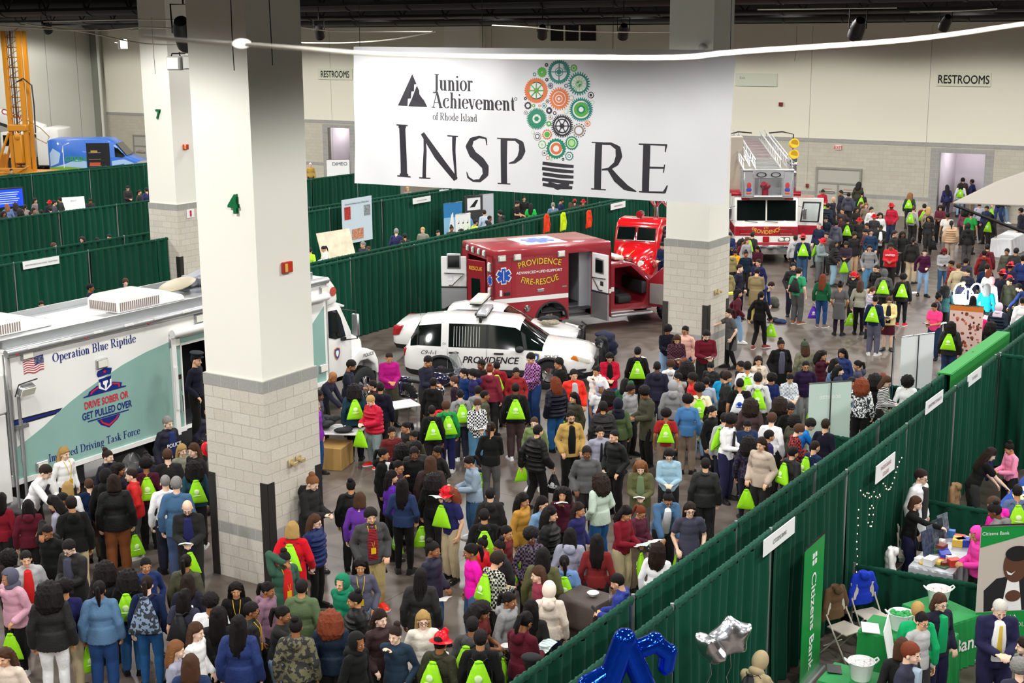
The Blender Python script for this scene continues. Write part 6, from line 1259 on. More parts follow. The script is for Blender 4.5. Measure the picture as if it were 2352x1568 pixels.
def person(px, py, hgt, face, pose, skin, hair, top, bot, shoe, bg, label, z0=0.0, grp=None):
 """px, py: top of the head in the photo; face: 0 towards the camera, 90 to the picture's right, 180 away"""
 global NP; NP += 1; J = JC[pose]; s = hgt/170.0; flip = (NP % 2 == 0); rv = random.Random(NP)
 a = math.radians(face) + math.atan2(px-1176, F_PX)*-1; rz = math.atan2(-math.cos(a), math.sin(a)) - PI/2
 ht = J['head'] @ V((0, -.01, .235)); wide = s*rv.uniform(.98, 1.06)*(1.14 if 'W' in bg else 1.0)
 p = G(px, py, z0+ht.z*s); off = Matrix.Rotation(rz, 3, 'Z') @ V((ht.x*wide, ht.y*wide, 0)); p -= off
 o = link('person', body_mesh(pose), None, (p.x, p.y, z0), rz); o.scale = (wide, wide, s); tag(o, 'person '+label, 'person', grp)
 hm = HC.get(hair[1:2], '#15110f') if len(hair) > 1 else '#15110f'
 setm(o, SKC[skin])
 def on_head(name, me, m): q = link(name, me, o); q.matrix_local = J['head']; setm(q, m); return q
 st = hair[0]; ex = hair[2:]
 H = {'f': '_f', 'F': '_f', 'q': '_q', 'n': '_n', 'h': '_h', 'j': '_j', 'y': '_b', 'e': '_t'}
 under = {'f': 's', 'F': 'c', 'q': 'z', 'n': 'l', 'h': 's', 'y': 's', 'e': 's'}
 kd, tm, tq = split(top.split('/')[0])
 if st in H:
  if st in 'fFqnye': on_head('hair', hair_mesh(under[st]), hm)
  gm = {'f': '#d01626', 'F': '#d01626', 'q': '#15171f', 'n': '#3c4a38', 'y': '#17181c', 'e': '#1d1d20'}.get(st)
  if st in 'hj': gm = tm if not ex.startswith('#') else hx(ex[1:4])
  on_head({'f': 'fire_helmet', 'F': 'fire_helmet', 'q': 'police_cap', 'n': 'beanie', 'h': 'hood', 'j': 'headscarf', 'y': 'cap', 'e': 'beret'}[st], headgear(H[st]), gm)
 elif st != 'x': on_head('hair', hair_mesh(st), hm)
 if 'g' in ex: on_head('glasses', headgear('_g'), '#1a1a1c')
 if 'v' in ex: on_head('beard', headgear('_e'), hm)
 parts = top.split('/'); k = parts[0][0]
 t = link(TOPN[k], variant(garment(k, pose), tq), o); setm(t, tm)
 if len(parts) > 1 and parts[1]:                        # what shows in the open front
  c = parts[1]; key = ('in', pose)
  if key not in GARM:
   m_ = MB(); m_.M = J['L']; m_.prismb([(-.05, 1.42), (.05, 1.42), (.075, 1.2), (.07, .88), (-.07, .88), (-.075, 1.2)], .06, .157, .02); m_.ell((0, .075, 1.36), (.06, .06, .07), 12, 8); GARM[key] = m_.mesh('inner'+pose, []); GARM[key].materials.append(obmat(.85, .2, 38))
  _, cc, cq = split('t'+c); q = link('undershirt', variant(GARM[key], cq), o); setm(q, cc)
 if 'T' in bg:
  if ('tie', pose) not in GARM: m_ = MB(); m_.M = J['L']; m_.prismb([(-.015, 1.4), (.015, 1.4), (.03, 1.02), (0, .97), (-.03, 1.02)], .13, .172, .006); GARM['tie', pose] = m_.mesh('tie', []); GARM['tie', pose].materials.append(obmat(.6, 0))
  q = link('necktie', GARM['tie', pose], o); setm(q, {'y': '#d8b94a', 'k': '#1b1c22'}[bg[bg.index('T')+1]])
 if 'L' in bg:
  if ('lan', pose) not in GARM: m_ = MB(); m_.M = J['L']; m_.tube([(-.06, .06, 1.44), (-.05, .135, 1.34), (0, .165, 1.1), (.05, .135, 1.34), (.06, .06, 1.44)], .006, 6); m_.box(-.035, .035, .155, .168, 1.0, 1.1); GARM['lan', pose] = m_.mesh('lanyard', []); GARM['lan', pose].materials.append(obmat(.5, 0))
  q = link('lanyard', GARM['lan', pose], o); setm(q, '#e0b31e')
 if bot[0] != '-':
  bm_ = hx(bot[1:4]); q = link({'T': 'trousers', 'k': 'slim_trousers', 'q': 'skirt'}[bot[0]], garment(bot[0], pose), o); setm(q, bm_)
 for kk in 'rl': q = link('shoe', shoe_mesh(pose, kk, shoe in ('111', '222')), o); setm(q, hx(shoe))
 if label in PRINT:
  tx, sz, x_, z_ = PRINT[label]; q = letters('lettering', tx, decalw, o, J['L'] @ V((x_, .17, z_)), size=sz, bold=.02, rot=(0, 0, PI)); q.location.y += .012
 MW = Matrix.Translation((p.x, p.y, z0)) @ Matrix.Rotation(rz, 4, 'Z') @ Matrix.Diagonal((wide, wide, s, 1))
 gt = {'p': .05, 'h': .03, 'j': .03, 'c': .036}.get(k, .02)
 def hp(kk): w = J[kk+'wr']; e = J[kk+'el']; return w+(w-e).normalized()*.1
 for i, c in enumerate(bg):
  if c in 'gbmu':                                    # bag on the back: lime, black, white, patterned
   M = MW @ J['L'] @ Matrix.Translation((0, -.17-gt-(.045 if k == 'h' else 0), 1.17)) @ Matrix.Rotation(-.1, 4, 'X')
   if c == 'g': bag(M, lime, 'lime drawstring bag worn by person '+label, LGRP)
   elif c == 'b': bag(M, '#1a1b1e', 'black backpack worn by person '+label, None, pm=False)
   elif c == 'm': bag(M, '#eceef0', 'white drawstring bag worn by person '+label, None, pm='#1d50b8')
   else: bag(M @ Matrix.Scale(1.25, 4), '#7f93ad', 'blue and white patterned backpack worn by person '+label, None, pm=False).data = variant(BAGM['d'][0], '#n')
  elif c in 'GXN':                                   # bag hanging from a hand: lime, black, purple
   kk = 'l' if flip else 'r'; q = MW @ hp(kk); M = Matrix.Translation(q-V((0, 0, .33))) @ Matrix.Rotation(rz+.4, 4, 'Z') @ Matrix.Scale(.92, 4)
   nm = {'G': 'lime drawstring bag', 'X': 'black drawstring bag', 'N': 'purple drawstring bag'}[c]
   bag(M, lime if c == 'G' else '#17181b' if c == 'X' else '#5b2fb0', nm+' held by person '+label, LGRP if c == 'G' else None, True, pm=None if c == 'G' else '#d8d8d8')
  elif c in 'Pw':                                    # paper: striped leaflet, white sheet
   kk = 'r' if J['rwr'].z > J['lwr'].z-.02 else 'l'; q = MW @ (hp(kk)+V((0, .06, .06))); M = Matrix.Translation(q) @ Matrix.Rotation(rz, 4, 'Z') @ Matrix.Rotation(-1.25, 4, 'X')
   sheet(M, pg if c == 'P' else pw, ('printed leaflet' if c == 'P' else 'white paper')+' held by person '+label)
  elif c == 'o':                                     # phone
   kk = 'r' if J['rwr'].z > J['lwr'].z-.02 else 'l'; q = MW @ (hp(kk)+V((0, .02, .03))); m_ = MB(); m_.box(-.036, .036, -.005, .005, -.07, .07, .004, 1); ph = m_.obj('phone', mat('#101114', .2)); ph.matrix_world = Matrix.Translation(q) @ Matrix.Rotation(rz, 4, 'Z') @ Matrix.Rotation(-.8, 4, 'X'); tag(ph, 'black phone held by person '+label, 'phone')
  elif c == 'c':                                     # bowl or cup of food
   q = MW @ (hp('r')+V((0, .05, .02))); m_ = MB(); m_.lathe([(.001, 0), (.045, 0), (.08, .05), (.076, .05), (.04, .012), (.001, .012)], 18, False); cu = m_.obj('bowl', mat('#f0f0ee', .5)); cu.location = q; tag(cu, 'white paper bowl held by person '+label, 'bowl')
 return o
CROWD = r"""
@800,500
275 900 183 10 h2 zd sa17 T443 111 - in black uniform shirt and olive trousers behind the motorcycle
545 925 180 50 h2 sk s223 T222 111 - in black uniform shirt leaning at the motorcycle seat
35 950 182 80 h3 skv s223 T222 111 - bearded in black police jacket by the truck's front wheel
35 1105 172 185 s3 ck j134 T112 111 g in navy jacket between the table and the pillar
155 1085 160 280 s1 skg h311 T222 111 - in glasses and maroon, facing the folding table
215 1095 172 170 s2 sk h112 T222 111 - in black hoodie with grey hem beside the folding table
135 1190 160 310 h0 sy pb13 T899 d22 G blond in red puffer jacket and red sneakers
570 1065 166 150 s3 sk h111 T222 111 - in black hoodie with back to us, at the motorcycle
700 1055 158 260 s1 sb s212 T222 111 - brown haired, in dark top right of the motorcycle
765 1005 156 300 s1 sk s136 T223 111 - in blue shirt between motorcycle and navy hoodie
825 1010 164 280 s1 Sk h225 T223 111 - in navy hoodie facing left by the police car door
885 945 172 320 k4 sk t111 T222 111 - in black tee with round chest badge
945 975 162 170 s0 br h723 T222 111 - red haired with bun, in maroon hoodie before the police car
990 955 172 180 s3 sk h812 T555 111 g in maroon hoodie beside the red haired bun
1120 1000 162 10 k3 sk h822 T223 111 - in maroon hoodie facing us, hands low
1205 905 180 310 h1 sk Sb7b#k T247 111 - tall, in pink plaid shirt, navy jacket over arm
1400 935 172 300 k2 Sk t111 T222 111 - curly haired in black tee by the car's front wheel
745 1145 158 190 s1 sk h888 T223 eee g in grey hoodie with back to us, center left
650 1220 156 190 s2 Sb h284 T225 eee g curly haired in green hoodie
555 1250 158 185 s3 sk h111 T222 111 g in black hoodie holding a red plastic helmet
865 1120 164 160 s2 sk h888 T555 111 - in plain grey hoodie before the boy in maroon
915 1150 152 100 s3 zk j443 T778 111 g in olive jacket with red collar
865 1215 166 15 h0 sb Seee#k T58a 247 w in black and white checked shirt and jeans
1115 1100 172 180 s4 zk h111 T433 eee g in black hoodie and brown trousers, center
1375 1060 170 215 s0 wr p112 T258 111 G with wavy red hair in black quilted jacket
1505 1010 178 15 k1 sk je32/bbb T222 111 - smiling in bright orange red jacket
1500 1165 160 310 s1 wk j332 T222 111 - long haired in dark olive jacket below the red jacket
1655 990 166 350 t2 pk hf5f5f2 T258 822 L in white hoodie with black lanyard, hand at mouth
1745 905 168 5 h1 lkg Jb13/111 T247 111 - in red coat over black top, wearing glasses
1680 1110 150 30 s3 h_#aab teee T247 111 - with grey hood up over white tee
1745 1140 158 150 s3 ck h512 T222 111 - curly brown haired in dark maroon hoodie
1850 1070 164 170 u2 lk j253 T222 111 - raising an arm to long dark hair, green jacket
1890 1110 160 50 s3 Sk h999 T222 111 - smiling sideways in pale grey hoodie
1960 1135 176 300 h3 ak c443 T111 111 - in long olive parka and black trousers
1800 1205 164 180 s3 j_#112 j453 T222 111 G with black headscarf and olive jacket
1700 1225 162 180 s2 Sk p222 T222 111 - curly haired in black puffer, back to us
1930 860 170 180 s1 sk h111 T222 111 g in black hoodie standing alone near the dark coat pile
2060 955 180 180 s4 zk h223 T334 111 - tall dark skinned in black tracksuit, back to us
2135 725 164 20 h3 ak s112 T8ac 111 w with afro in black top left of the pillar
2195 785 164 10 h1 lb S634#k T235 111 w in plaid shirt with long brown hair
2245 722 170 335 s2 pkg Beba T247 111 - in pale pink blazer with glasses and ponytail
2150 950 152 180 s1 ab heee T345 111 - with curly brown hair in white top
2245 935 162 180 s0 wr s333 T222 111 - long red haired, back to us, before the plaid shirt
2195 1035 160 280 s1 skg h999 T222 111 - in glasses and grey hoodie facing left
2165 1085 168 180 s1 h_#999 h888 T555 111 - with pale grey hood up, back to us
2290 1035 162 285 s3 Sk jc22 T222 111 G in bright red jacket facing left
2265 1180 170 180 s2 ak S47a T876 111 - in blue denim shirt and khaki trousers
2120 1275 154 180 s3 ak t922/eee T876 c44 g in maroon and white tee near the denim shirt
1485 1285 178 15 k1 skgv Jb95/111 T111 111 - bearded in tan jacket over black tee
1680 1390 166 15 k1 sk S99a T444 111 Tk in grey shirt and dark tie
1770 1415 162 320 k1 zk j111 T111 111 P in black jacket holding folded leaflet, near grey shirt
1270 1380 172 130 w1 sk p111 T111 111 X in shiny black puffer carrying black bag
1240 1330 154 350 s0 pb h785 T667 eee G pale in sage green hoodie with ponytail
955 1360 172 170 p2 pd s111 k555 111 G in black sweater and grey slim trousers, back to us
290 1395 158 20 k2 pk t622 T222 111 - in maroon polo among the girls in black
380 1360 158 300 s2 pk s222 T222 111 - ponytailed in black behind the maroon polo
430 1420 156 320 s3 pk s332 T222 111 - in brown top beside the maroon polo
355 1500 156 180 s3 ck s212 T222 111 - curly haired back view below the maroon polo
450 1500 158 20 k4 ak j222 T222 111 - dark skinned with short afro, lower left of center
2090 165 176 330 h1 sk s124 T113 111 - in navy uniform by the antique fire engine
95 158 172 320 s1 sg s334 T222 111 - grey haired behind the ambulance drape, left end
132 190 150 300 s1 sb s99a T222 111 - young, white top, behind drape by the fisheries poster
@0,500
2235 1030 182 60 r3 xk s223 T222 111 - bald in black uniform leaning over the gear table
2110 1220 164 60 s1 sgg j729 T247 111 - grey haired in purple jacket next to the pillar
2130 1150 162 70 s4 sk s445 T222 111 - dark skinned in grey next to the purple jacket
1120 1325 180 40 s0 sg j223/236 T222 111 - grey haired officer in jacket lettered POLICE
1355 1240 178 70 s1 skg j223 T222 111 - officer with glasses in black jacket below doorway
1400 1390 174 260 s4 ak h666 T235 111 g in grey hoodie and navy trousers beside the pillar
1215 1510 162 30 s0 ly s887 T222 111 - blond haired in grey, left of the two by the door
1285 1505 164 310 s0 lb s222 T222 111 - light brown haired in black, beside the blond
605 440 172 70 s3 skg s223 T222 111 - in glasses behind the command truck roof
835 405 168 10 s0 Sb s223 T222 111 - curly brown haired behind the command truck roof
275 555 160 10 s1 sd s223 T222 111 - barely showing over the truck roof, far left
545 125 160 350 t1 wd s223 T222 111 - wavy haired, resting hand on cheek behind the drape
360 165 168 90 s0 sb s223 T222 111 - balding behind second drape beside small blue sign
725 110 160 330 s1 sk s223 T222 111 - dark haired behind second drape near pillar seven
650 132 156 60 s0 sk s223 T222 111 - leaning, dark haired, left of drape end by pillar
2070 200 150 150 s1 sk jbe3 T223 111 - in lime vest at left end of ambulance drape
2150 190 156 300 h1 pk Seee#s T222 111 - in striped top reading beside the map board
@0,1028
430 -5 168 40 s0 ly sf4f4f1 T222 111 L blond in white sweater by the truck's rear
325 120 180 60 r0 sd Sf2f2f2 T222 111 Tk officer in white shirt and black tie, leaning
720 15 170 50 k0 bd j112 T112 111 - female officer in black jacket at the truck
185 345 160 175 s1 lk h512 T222 111 P long black haired in maroon hoodie with leaflet
335 325 164 250 h1 lk s99a T222 111 - in grey with long dark hair, left of black hoodie
450 225 162 170 s0 ly seee T222 111 - long blond hair, back to us, near white sweater
420 300 164 100 s3 sk h412 T222 111 - dark haired in maroon left of the black hoodie
470 320 170 190 s2 sk h111 Tba8 111 - in black hoodie and cream trousers, back to us
590 205 152 190 s0 sb s124 T654 111 G brown haired child in navy sweatshirt and khakis
705 145 166 160 s3 h_ h111 T222 111 - with black hood up behind the striped track jacket
755 178 172 180 s1 od j111#t T742 111 G in black track jacket and brown trousers
870 140 172 270 k0 zd jc22 T555 eee w in red jacket with grey sleeves
800 105 158 60 s3 ck s223 T222 111 - curly haired behind the red and grey jacket
950 70 166 180 s3 ak s412 T222 111 g in dark maroon sweater near the truck wheel
980 40 160 20 s4 bk s223 T222 111 - dark bun in front of the truck wheel
1115 5 162 180 s0 sb s222 T222 111 - brown haired child in black tee, back to us
1100 180 176 180 s0 zg Sf0f0f0 T223 111 - balding in white shirt, back to us
1175 190 180 170 s0 sg B468 T457 111 - grey haired in blue suit, back to us
1245 360 178 355 h0 xdgv J222/225 T222 111 PG bald and bearded in black jacket
1290 85 166 185 s2 ck h245 T222 eee g curly haired in dark teal hoodie beside pillar
300 520 172 330 u3 zk h111 T222 111 - with arms over head in black hoodie
440 625 174 320 h0 skg j222/445 T222 111 P in glasses and dark jacket holding papers
170 690 164 5 k1 sk Jaaa/c22 T222 111 - in grey cardigan over red polo
60 680 168 160 s3 Ak s322 T222 111 - large afro at the left edge
50 815 164 310 t2 h_#556 jc9a k111 eee G in pink fleece with grey hood, hand at mouth
430 880 168 175 s2 ak s225#x Tba8 111 G in navy sweater with red shoulders, khaki trousers
325 885 170 170 s2 ck j222 keee 111 - long curly black hair, white trousers, lower left
660 885 166 170 s3 pk j579 T247 111 - in denim jacket with shiny silver backpack
700 750 160 170 s2 ck s222 T222 111 - large curly black hair behind the denim jacket
850 805 162 170 s2 ck h111 T369 111 g large curly hair in black hoodie
970 735 160 10 k2 pk s236 T222 111 - in navy sweater facing us, lower left
980 850 170 165 s0 pd s124 k258 111 u with ponytail tied in blue ribbon, navy cardigan
1240 710 166 160 s3 pk j443 T222 111 - in olive parka with fur collar, back to us
1250 840 164 170 s1 ld s223 T222 111 - long brown hair, back to us, by the parka
1235 940 162 150 s1 lk t334/eee T222 111 b with white hair ribbon and long black hair
1400 975 164 170 s3 ak teee T222 111 L in white tee with short curly hair, bottom left
1450 1060 166 170 s2 Lk s222 T222 111 - very long black hair beside the white sweater
1310 1165 168 60 k0 lb sf2f0ec T222 111 - brown haired in white sweater, bottom left
1180 1285 166 80 s0 lc s99a T235 111 - long golden brown hair at the bottom edge
1270 1375 170 170 s0 lb s235 T222 111 - brown hair, blue top, lowest at bottom left
20 1340 160 330 s1 wb sdcb T222 111 - in cream fleece at the bottom left corner
8 300 166 150 s3 lk s712 T222 111 - in red maroon top cut by the left edge
@500,1028
1110 0 166 75 s2 pk h111/eee k111 111 - profile in black zip hoodie over white tee
1310 -5 162 5 k4 sk h111 T222 111 - in black hoodie with small white chest mark
1460 -10 158 310 t3 pk s222 T222 111 - covering mouth beside the small marked black hoodie
1210 85 158 70 t2 pkg s423 T222 111 - in glasses and maroon, right of zip hoodie
1165 150 158 100 s1 lk s529 T222 111 G in purple sweater with shoulder length black hair
1235 205 170 165 k1 Lk s235 k111 222 - very long black hair, navy sweater, black leggings
1440 165 162 160 s2 ck s111 T222 111 G long dark curls in black, near the red helmet
1420 55 164 175 s1 lb j322 T222 111 - brown hair down the back of a dark jacket
1660 60 164 290 h2 pk j89a T357 eee - in grey blue cardigan with black shoulder bag
890 210 164 165 s2 bk j111 T222 111 P in black jacket with white and red stripe
950 295 168 165 s0 ob s639 k111 111 X blond bob in purple sweater with black tote
1020 405 172 12 k1 Sk J444/222#r Ta96 e32 LW in grey jacket over red striped tee
650 190 172 55 h0 bc h222 T222 111 o in black hoodie leaning on the pillar
500 490 168 165 w0 oy cc12 k111 111 g blond in red coat beside the pillar
655 445 166 60 s0 wbg p125 k111 111 - in navy puffer coat with fur hood
455 700 166 30 u3 bk J354/c22 T222 111 L in green jacket over red tee, arm raised
950 740 164 0 k2 wk s556 T8ac 111 L in grey and navy sweater with lanyard, facing us
560 875 168 165 s2 sk j564 T222 111 - in green jacket with pale grey hood
825 850 160 320 c1 h_#175 h175 T222 111 - with teal green hood up, arms crossed
340 895 164 60 s3 pk h867 T222 111 - in dusty mauve hoodie facing right
120 900 162 0 k2 wk t111 T222 111 L with long curls, black tee and yellow lanyard
230 1030 164 80 s3 skg j222 T222 111 L in glasses and black jacket near the mauve hoodie
440 1055 160 70 R3 pk s222 T8ac 111 - in black with checkered sleeve pointing
905 960 164 280 s2 bk p111 T222 111 - hair in low bun, black furry coat
520 1130 166 170 s3 bk h333#g T222 111 - with top bun in camouflage and black hoodie
755 1075 166 170 s2 cr j123 T222 111 - large auburn curls in navy jacket
1085 1080 168 40 k0 ld j322 T222 111 - brown haired in brown jacket, bottom center
935 1240 166 50 s3 h_#111 h111 T222 111 - with black hood up, bottom center
1180 1190 160 345 t0 bd s234 T222 111 - in dark blue velvet sweater, hand raised
1370 1090 168 5 k0 lyg se8dfd0 T222 111 G blond with blue glasses and cream sweater
1490 1240 164 150 s3 fk j332/eee T222 111 g in red helmet and olive jacket, bottom center
1355 800 170 170 s4 dk j222 T222 111 - braided hair tied back, black jacket, carrying folder
1440 625 172 60 k3 bk j223 T468 111 w hair in low bun, black jacket and jeans
1680 640 172 285 s3 pk se1a T468 111 X in bright hot pink sweater and jeans
1520 270 168 310 u1 Fr t225 Tba8 111 PG with red helmet, navy polo and khakis
140 1115 168 165 s1 Lk j236 T222 111 - long dark hair over navy jacket, bottom left
20 1060 166 170 s1 Lk s222 T222 111 - very long black hair, second from the mauve hoodie
@1000,1028
365 265 164 180 s1 sk h222 T222 111 - in plain black hoodie standing above a lime bag
325 405 164 180 s2 sk h111 T222 111 g in black hoodie with lime bag, right of helmet girl
480 520 160 60 s2 pk s622 T222 111 - ponytailed in maroon near the black hoodies
590 305 166 60 s2 wk jb83 Tdb9 111 G in tan jacket with long dark curls
720 325 164 50 s1 lk j79b T222 111 - straight black hair, light denim jacket
850 265 162 10 t2 ck s412 T222 111 P eating, curly haired in maroon
775 390 166 75 s1 wk p111 T222 111 - curly black hair in black jacket beside the denim
960 365 164 60 k2 ld s225#y T222 111 - in navy, white and red color block jacket
1085 165 172 230 k2 cd jbcb T258 111 - brown curly haired in pale grey zip jacket, jeans
1370 95 168 0 h0 wc j553/675 T555 111 w pale with wavy ginger hair holding papers
1560 15 168 0 h0 okg s9bc T222 111 X in pale blue sweater and glasses
1560 310 168 15 r2 bkg J468/eee T222 111 G in denim jacket over white floral tee
1700 365 168 10 k0 ldg d445 k111 111 - in dark grey dress with long brown hair
1290 395 168 55 h2 lk s712 Tba8 111 PG in maroon sweatshirt and khaki trousers
1385 395 162 45 h2 prg s523 T876 111 w in dark plum top with glasses and ponytail
1490 630 162 160 s1 wd sf2f2f2 T222 111 - in white jacket with long brown hair by drape
900 535 166 175 s1 lk h99a T222 111 - long dark hair over grey jacket, back to us
1080 575 164 175 s2 Lk s722 T222 111 - long black hair over maroon sweater, back to us
860 715 166 180 k3 pk j68b k112 111 g in light denim jacket by the trash bin
640 545 166 20 k4 ak S656#k T222 111 - dark skinned with short hair in plaid shirt
720 665 162 170 s1 lk j553 T222 111 - long black hair over olive jacket, back to us
680 790 160 290 s0 lb s834 T222 111 - light brown haired in maroon left of cream hood
760 895 162 175 s1 h_#edc hedc T223 111 - with cream hood up beside the trash bin
430 695 168 130 h1 Sd Sccb#k T222 111 g in grey plaid shirt holding a plate
420 615 164 300 s3 bk j222 T222 111 - bun and black jacket behind the plaid shirt
305 600 164 280 s3 bk jc12 T222 111 - in red jacket with sunglasses on bun
500 965 164 60 s3 pk h999 T222 111 - in grey hoodie with ponytail, bottom center
340 1040 168 65 h3 ck t622 T235 111 cG in maroon polo holding food bowls
640 1010 164 170 s1 Lk s222 T222 111 - long black hair left of the cream hood
620 1090 168 140 h3 pk h512 T235 111 Pc in maroon hoodie with printed back, reading
250 1125 166 160 s3 sk h444 T222 111 g with grey hood, behind the lowest black hoodie
300 1210 170 175 s2 sk h111 T222 111 g in black hoodie at the bottom edge, center
645 1385 168 150 s2 e_ s222 T222 111 - in black beret at the bottom edge
1190 840 172 255 h1 zk j238 T222 111 o in blue and white varsity jacket
1010 -10 174 5 k4 sk h555 T222 111 - dark skinned in charcoal hoodie looking at us
@1552,500
210 755 180 15 h0 skv s612 T222 111 wW bearded in maroon quarter zip before the pillar
352 605 166 290 R0 pd d555 k111 111 - in grey dress writing on the pillar
365 100 164 15 h2 sk j125 T222 111 w in navy jacket between pillar and fire truck
400 220 138 10 h2 sk jea1 T222 111 - small child in yellow coat near fire truck
445 140 156 60 s2 ck s612 T222 111 - curly haired in maroon near the yellow coat
480 130 162 40 s1 lb s999 T222 111 - brown haired, left corner of fire truck
470 220 160 10 k3 bk s123 T222 111 - in navy with sunglasses on head near yellow coat
540 190 156 330 h2 lk s412 T222 111 - long haired in dark maroon before the bumper
515 95 166 150 s1 sk j222 T222 111 g in black jacket under the fire truck grille
430 310 182 70 k0 zd s223 T113 111 - firefighter in navy standing by hanging gear
550 275 170 330 s1 sd s225 T113 111 - firefighter in navy beside the yellow helmet
545 335 178 170 h1 sk c875 Ta95 222 - firefighter in tan coat with yellow stripes and helmet
650 430 172 70 b0 sd s236 T444 111 - bending over in blue shirt and grey trousers
425 475 164 95 w1 lk j512 T8ac eee - walking in maroon jacket and pale jeans
575 490 170 150 w1 pk h111 k111 833 G walking in black hoodie with long ponytail
800 115 168 180 s3 sk hbbb T222 111 - in light grey hoodie before the fire truck bumper
850 115 172 185 s1 fk s124 T357 111 g with red helmet and navy sweater, back to us
985 140 166 60 h1 fk j899 T666 111 g with red helmet and camouflage grey jacket
1005 95 162 330 s1 sk j555 T222 111 g in grey between two red helmets
785 300 176 15 k1 sk j222 T223 111 - in black jacket beside the green tee
825 330 180 150 s0 sd t396 T555 953 b in green tee and grey trousers
985 375 168 165 s0 Lr s153 k247 765 N long red hair, dark green sweater and jeans
1100 425 166 175 k2 bk d555 k212 111 - in grey tweed dress and dark tights
1190 365 164 350 u0 Fr j222 T222 111 P with red helmet and red hair reading leaflet
1235 415 168 170 s0 lb s998 k111 111 G long brown hair and beige sweater
1065 150 168 80 k2 ck p111 T8ab 111 - in long black puffer coat holding another coat
1135 160 164 350 h2 lk s323 T899 111 G in dark maroon beside the long puffer coat
1195 95 172 30 s2 Sk j111 Tb97 111 - in black jacket and khakis right of the fire door
1255 75 168 300 h1 sk s622 T555 111 - in maroon sweater, far crowd near fire truck
1305 75 166 10 k1 skg s135 T222 111 - in navy with white sunglasses, far crowd
1370 50 168 5 h4 zk J111/fff T222 111 - in white and black jacket, far crowd
1465 85 176 60 s1 sdg B222 T222 111 - in black suit, profile with glasses
1515 90 168 20 k4 wk s111 T222 111 w in black holding yellow paper, far crowd
1585 130 170 160 s2 pk j111 Tcb9 111 - in black jacket and khakis, back to us, far aisle
1295 180 172 0 k1 skg s888 T58a 111 - in grey sweatshirt with white sunglasses
1435 170 174 355 h3 sk hc12 k111 111 - in red hoodie and black trousers facing us
1665 208 168 15 W0 pd s413 k8ac 111 - walking in plum sweater, pale jeans and boots
1795 205 166 10 h4 oR saaa k468 111 o with bright red hair in grey sweater
1340 315 166 330 k1 skg j111 T222 111 - in black striped track jacket by the lime bag
1395 345 172 175 k2 h_#555 h555 T222 111 g with grey hood up and lime bag, right aisle
1325 460 162 120 h1 sb S536#s T222 111 - in purple striped sweater by the navy sweater
1335 515 174 165 s2 zk s124 T556 ccc g in navy sweater and grey jeans
1425 528 162 355 h0 obg Jed9/222 q412 222 w in cream cardigan and plum skirt with glasses
1520 375 164 175 s4 ak j111 k111 c23 g in black jacket with red shoes
1720 570 164 330 h2 pk tf48 T235 111 w in pink tee over white sleeves
1760 505 160 100 s3 bk s323 T222 111 P in dark plum beside the pink tee
1840 690 168 170 s2 wk j222 T235 111 g long haired in black left of the photo stand
1835 285 162 300 s2 sk Sa33#k T222 111 - in red plaid shirt, right crowd
1890 300 174 170 s1 zb Bba8 T222 111 - balding in tan blazer, back to us
1940 265 172 150 s2 sk j334 T222 111 - in dark grey jacket behind the tan blazer
1945 340 166 320 s1 sk j223 T222 111 - in dark jacket above the glowing lamps
2060 215 168 180 s2 sk h822 T235 111 b in maroon hoodie with black backpack
2080 175 172 180 s1 sk h612 T223 111 - taller in dark maroon, by the white table
2210 205 164 340 s2 sk j554 T222 111 b in olive jacket right of the white table
2275 200 168 150 s2 sk j222 T222 111 - in black at right end of the white table
2320 250 172 170 s1 sk s236 T223 111 - in blue sweater at right edge
2080 305 170 160 s1 sd s124 T222 111 - in navy left of a red helmet, right crowd
2095 345 164 140 s0 or seee T222 111 - short red hair and white top, right crowd
2180 350 164 150 s4 fk s223 T222 111 - red helmet, dark top, upper of three at right
2230 390 160 200 s3 fk s433 T222 111 - red helmet, lower of three at right
2235 300 164 160 s3 fk s224 T222 111 - red helmet, farthest right of the three
2110 398 164 150 s3 j_#d99 seee T222 111 - in pink headscarf and white top
2080 440 168 170 s0 lg s19a T222 111 - in turquoise top with grey long hair
1985 520 160 180 s2 lk s19a T222 111 - in turquoise top just behind the glowing lamps
1800 450 162 180 s3 ck s244 T222 111 - curly haired left of the glowing lamps
1918 405 164 10 s2 sk s223 T222 111 - standing behind the glowing lamps
2185 400 164 320 s1 sk j332 T222 111 - in dark jacket beside the turquoise top
2275 440 166 250 r1 sk s236 T222 111 - leaning in blue at the right table
2160 570 164 160 s2 j_#dcd p123 T222 111 - in white headscarf and navy puffer
2050 610 164 150 h2 bk se27 T223 111 g in magenta top beside the photo stand
2110 690 160 150 s3 ck s222 T222 111 - curly haired at end of green table cover
2310 530 160 200 s2 sk jeee T222 111 - in white cap and jacket at right edge
705 812 172 20 k3 bk c111/556 T222 111 G in black coat with grey scarf, alone in aisle
860 825 168 200 s1 nb j776#g T222 111 - in knit hat and camouflage fur coat
555 922 164 25 t1 ld Jdcb T222 111 - in cream jacket, hand on cheek
430 955 168 300 k2 sk s111 T222 111 - in black beside the cream jacket
480 955 166 180 s2 sk teee T222 111 g in white tee, back to us, near the cream jacket
650 1050 164 30 h2 ak s125 T222 111 - in navy sweatshirt with white and red stripe
770 1045 164 20 h1 sk S9ab#w T678 111 g in small checked blue shirt
870 955 166 10 k2 pkg h213 T888 111 G in glasses and black hoodie with purple print
985 885 164 70 t2 ck h412 T222 111 - in maroon hoodie, hand at chin, facing right
1110 872 166 330 s2 wk j236 T222 111 - smiling in blue jacket with long curls
1065 940 160 100 s2 lk j68a T222 111 - in pale denim near smiling blue jacket
1095 985 158 80 s0 wk h334 T222 111 - long hair in charcoal below the blue jacket
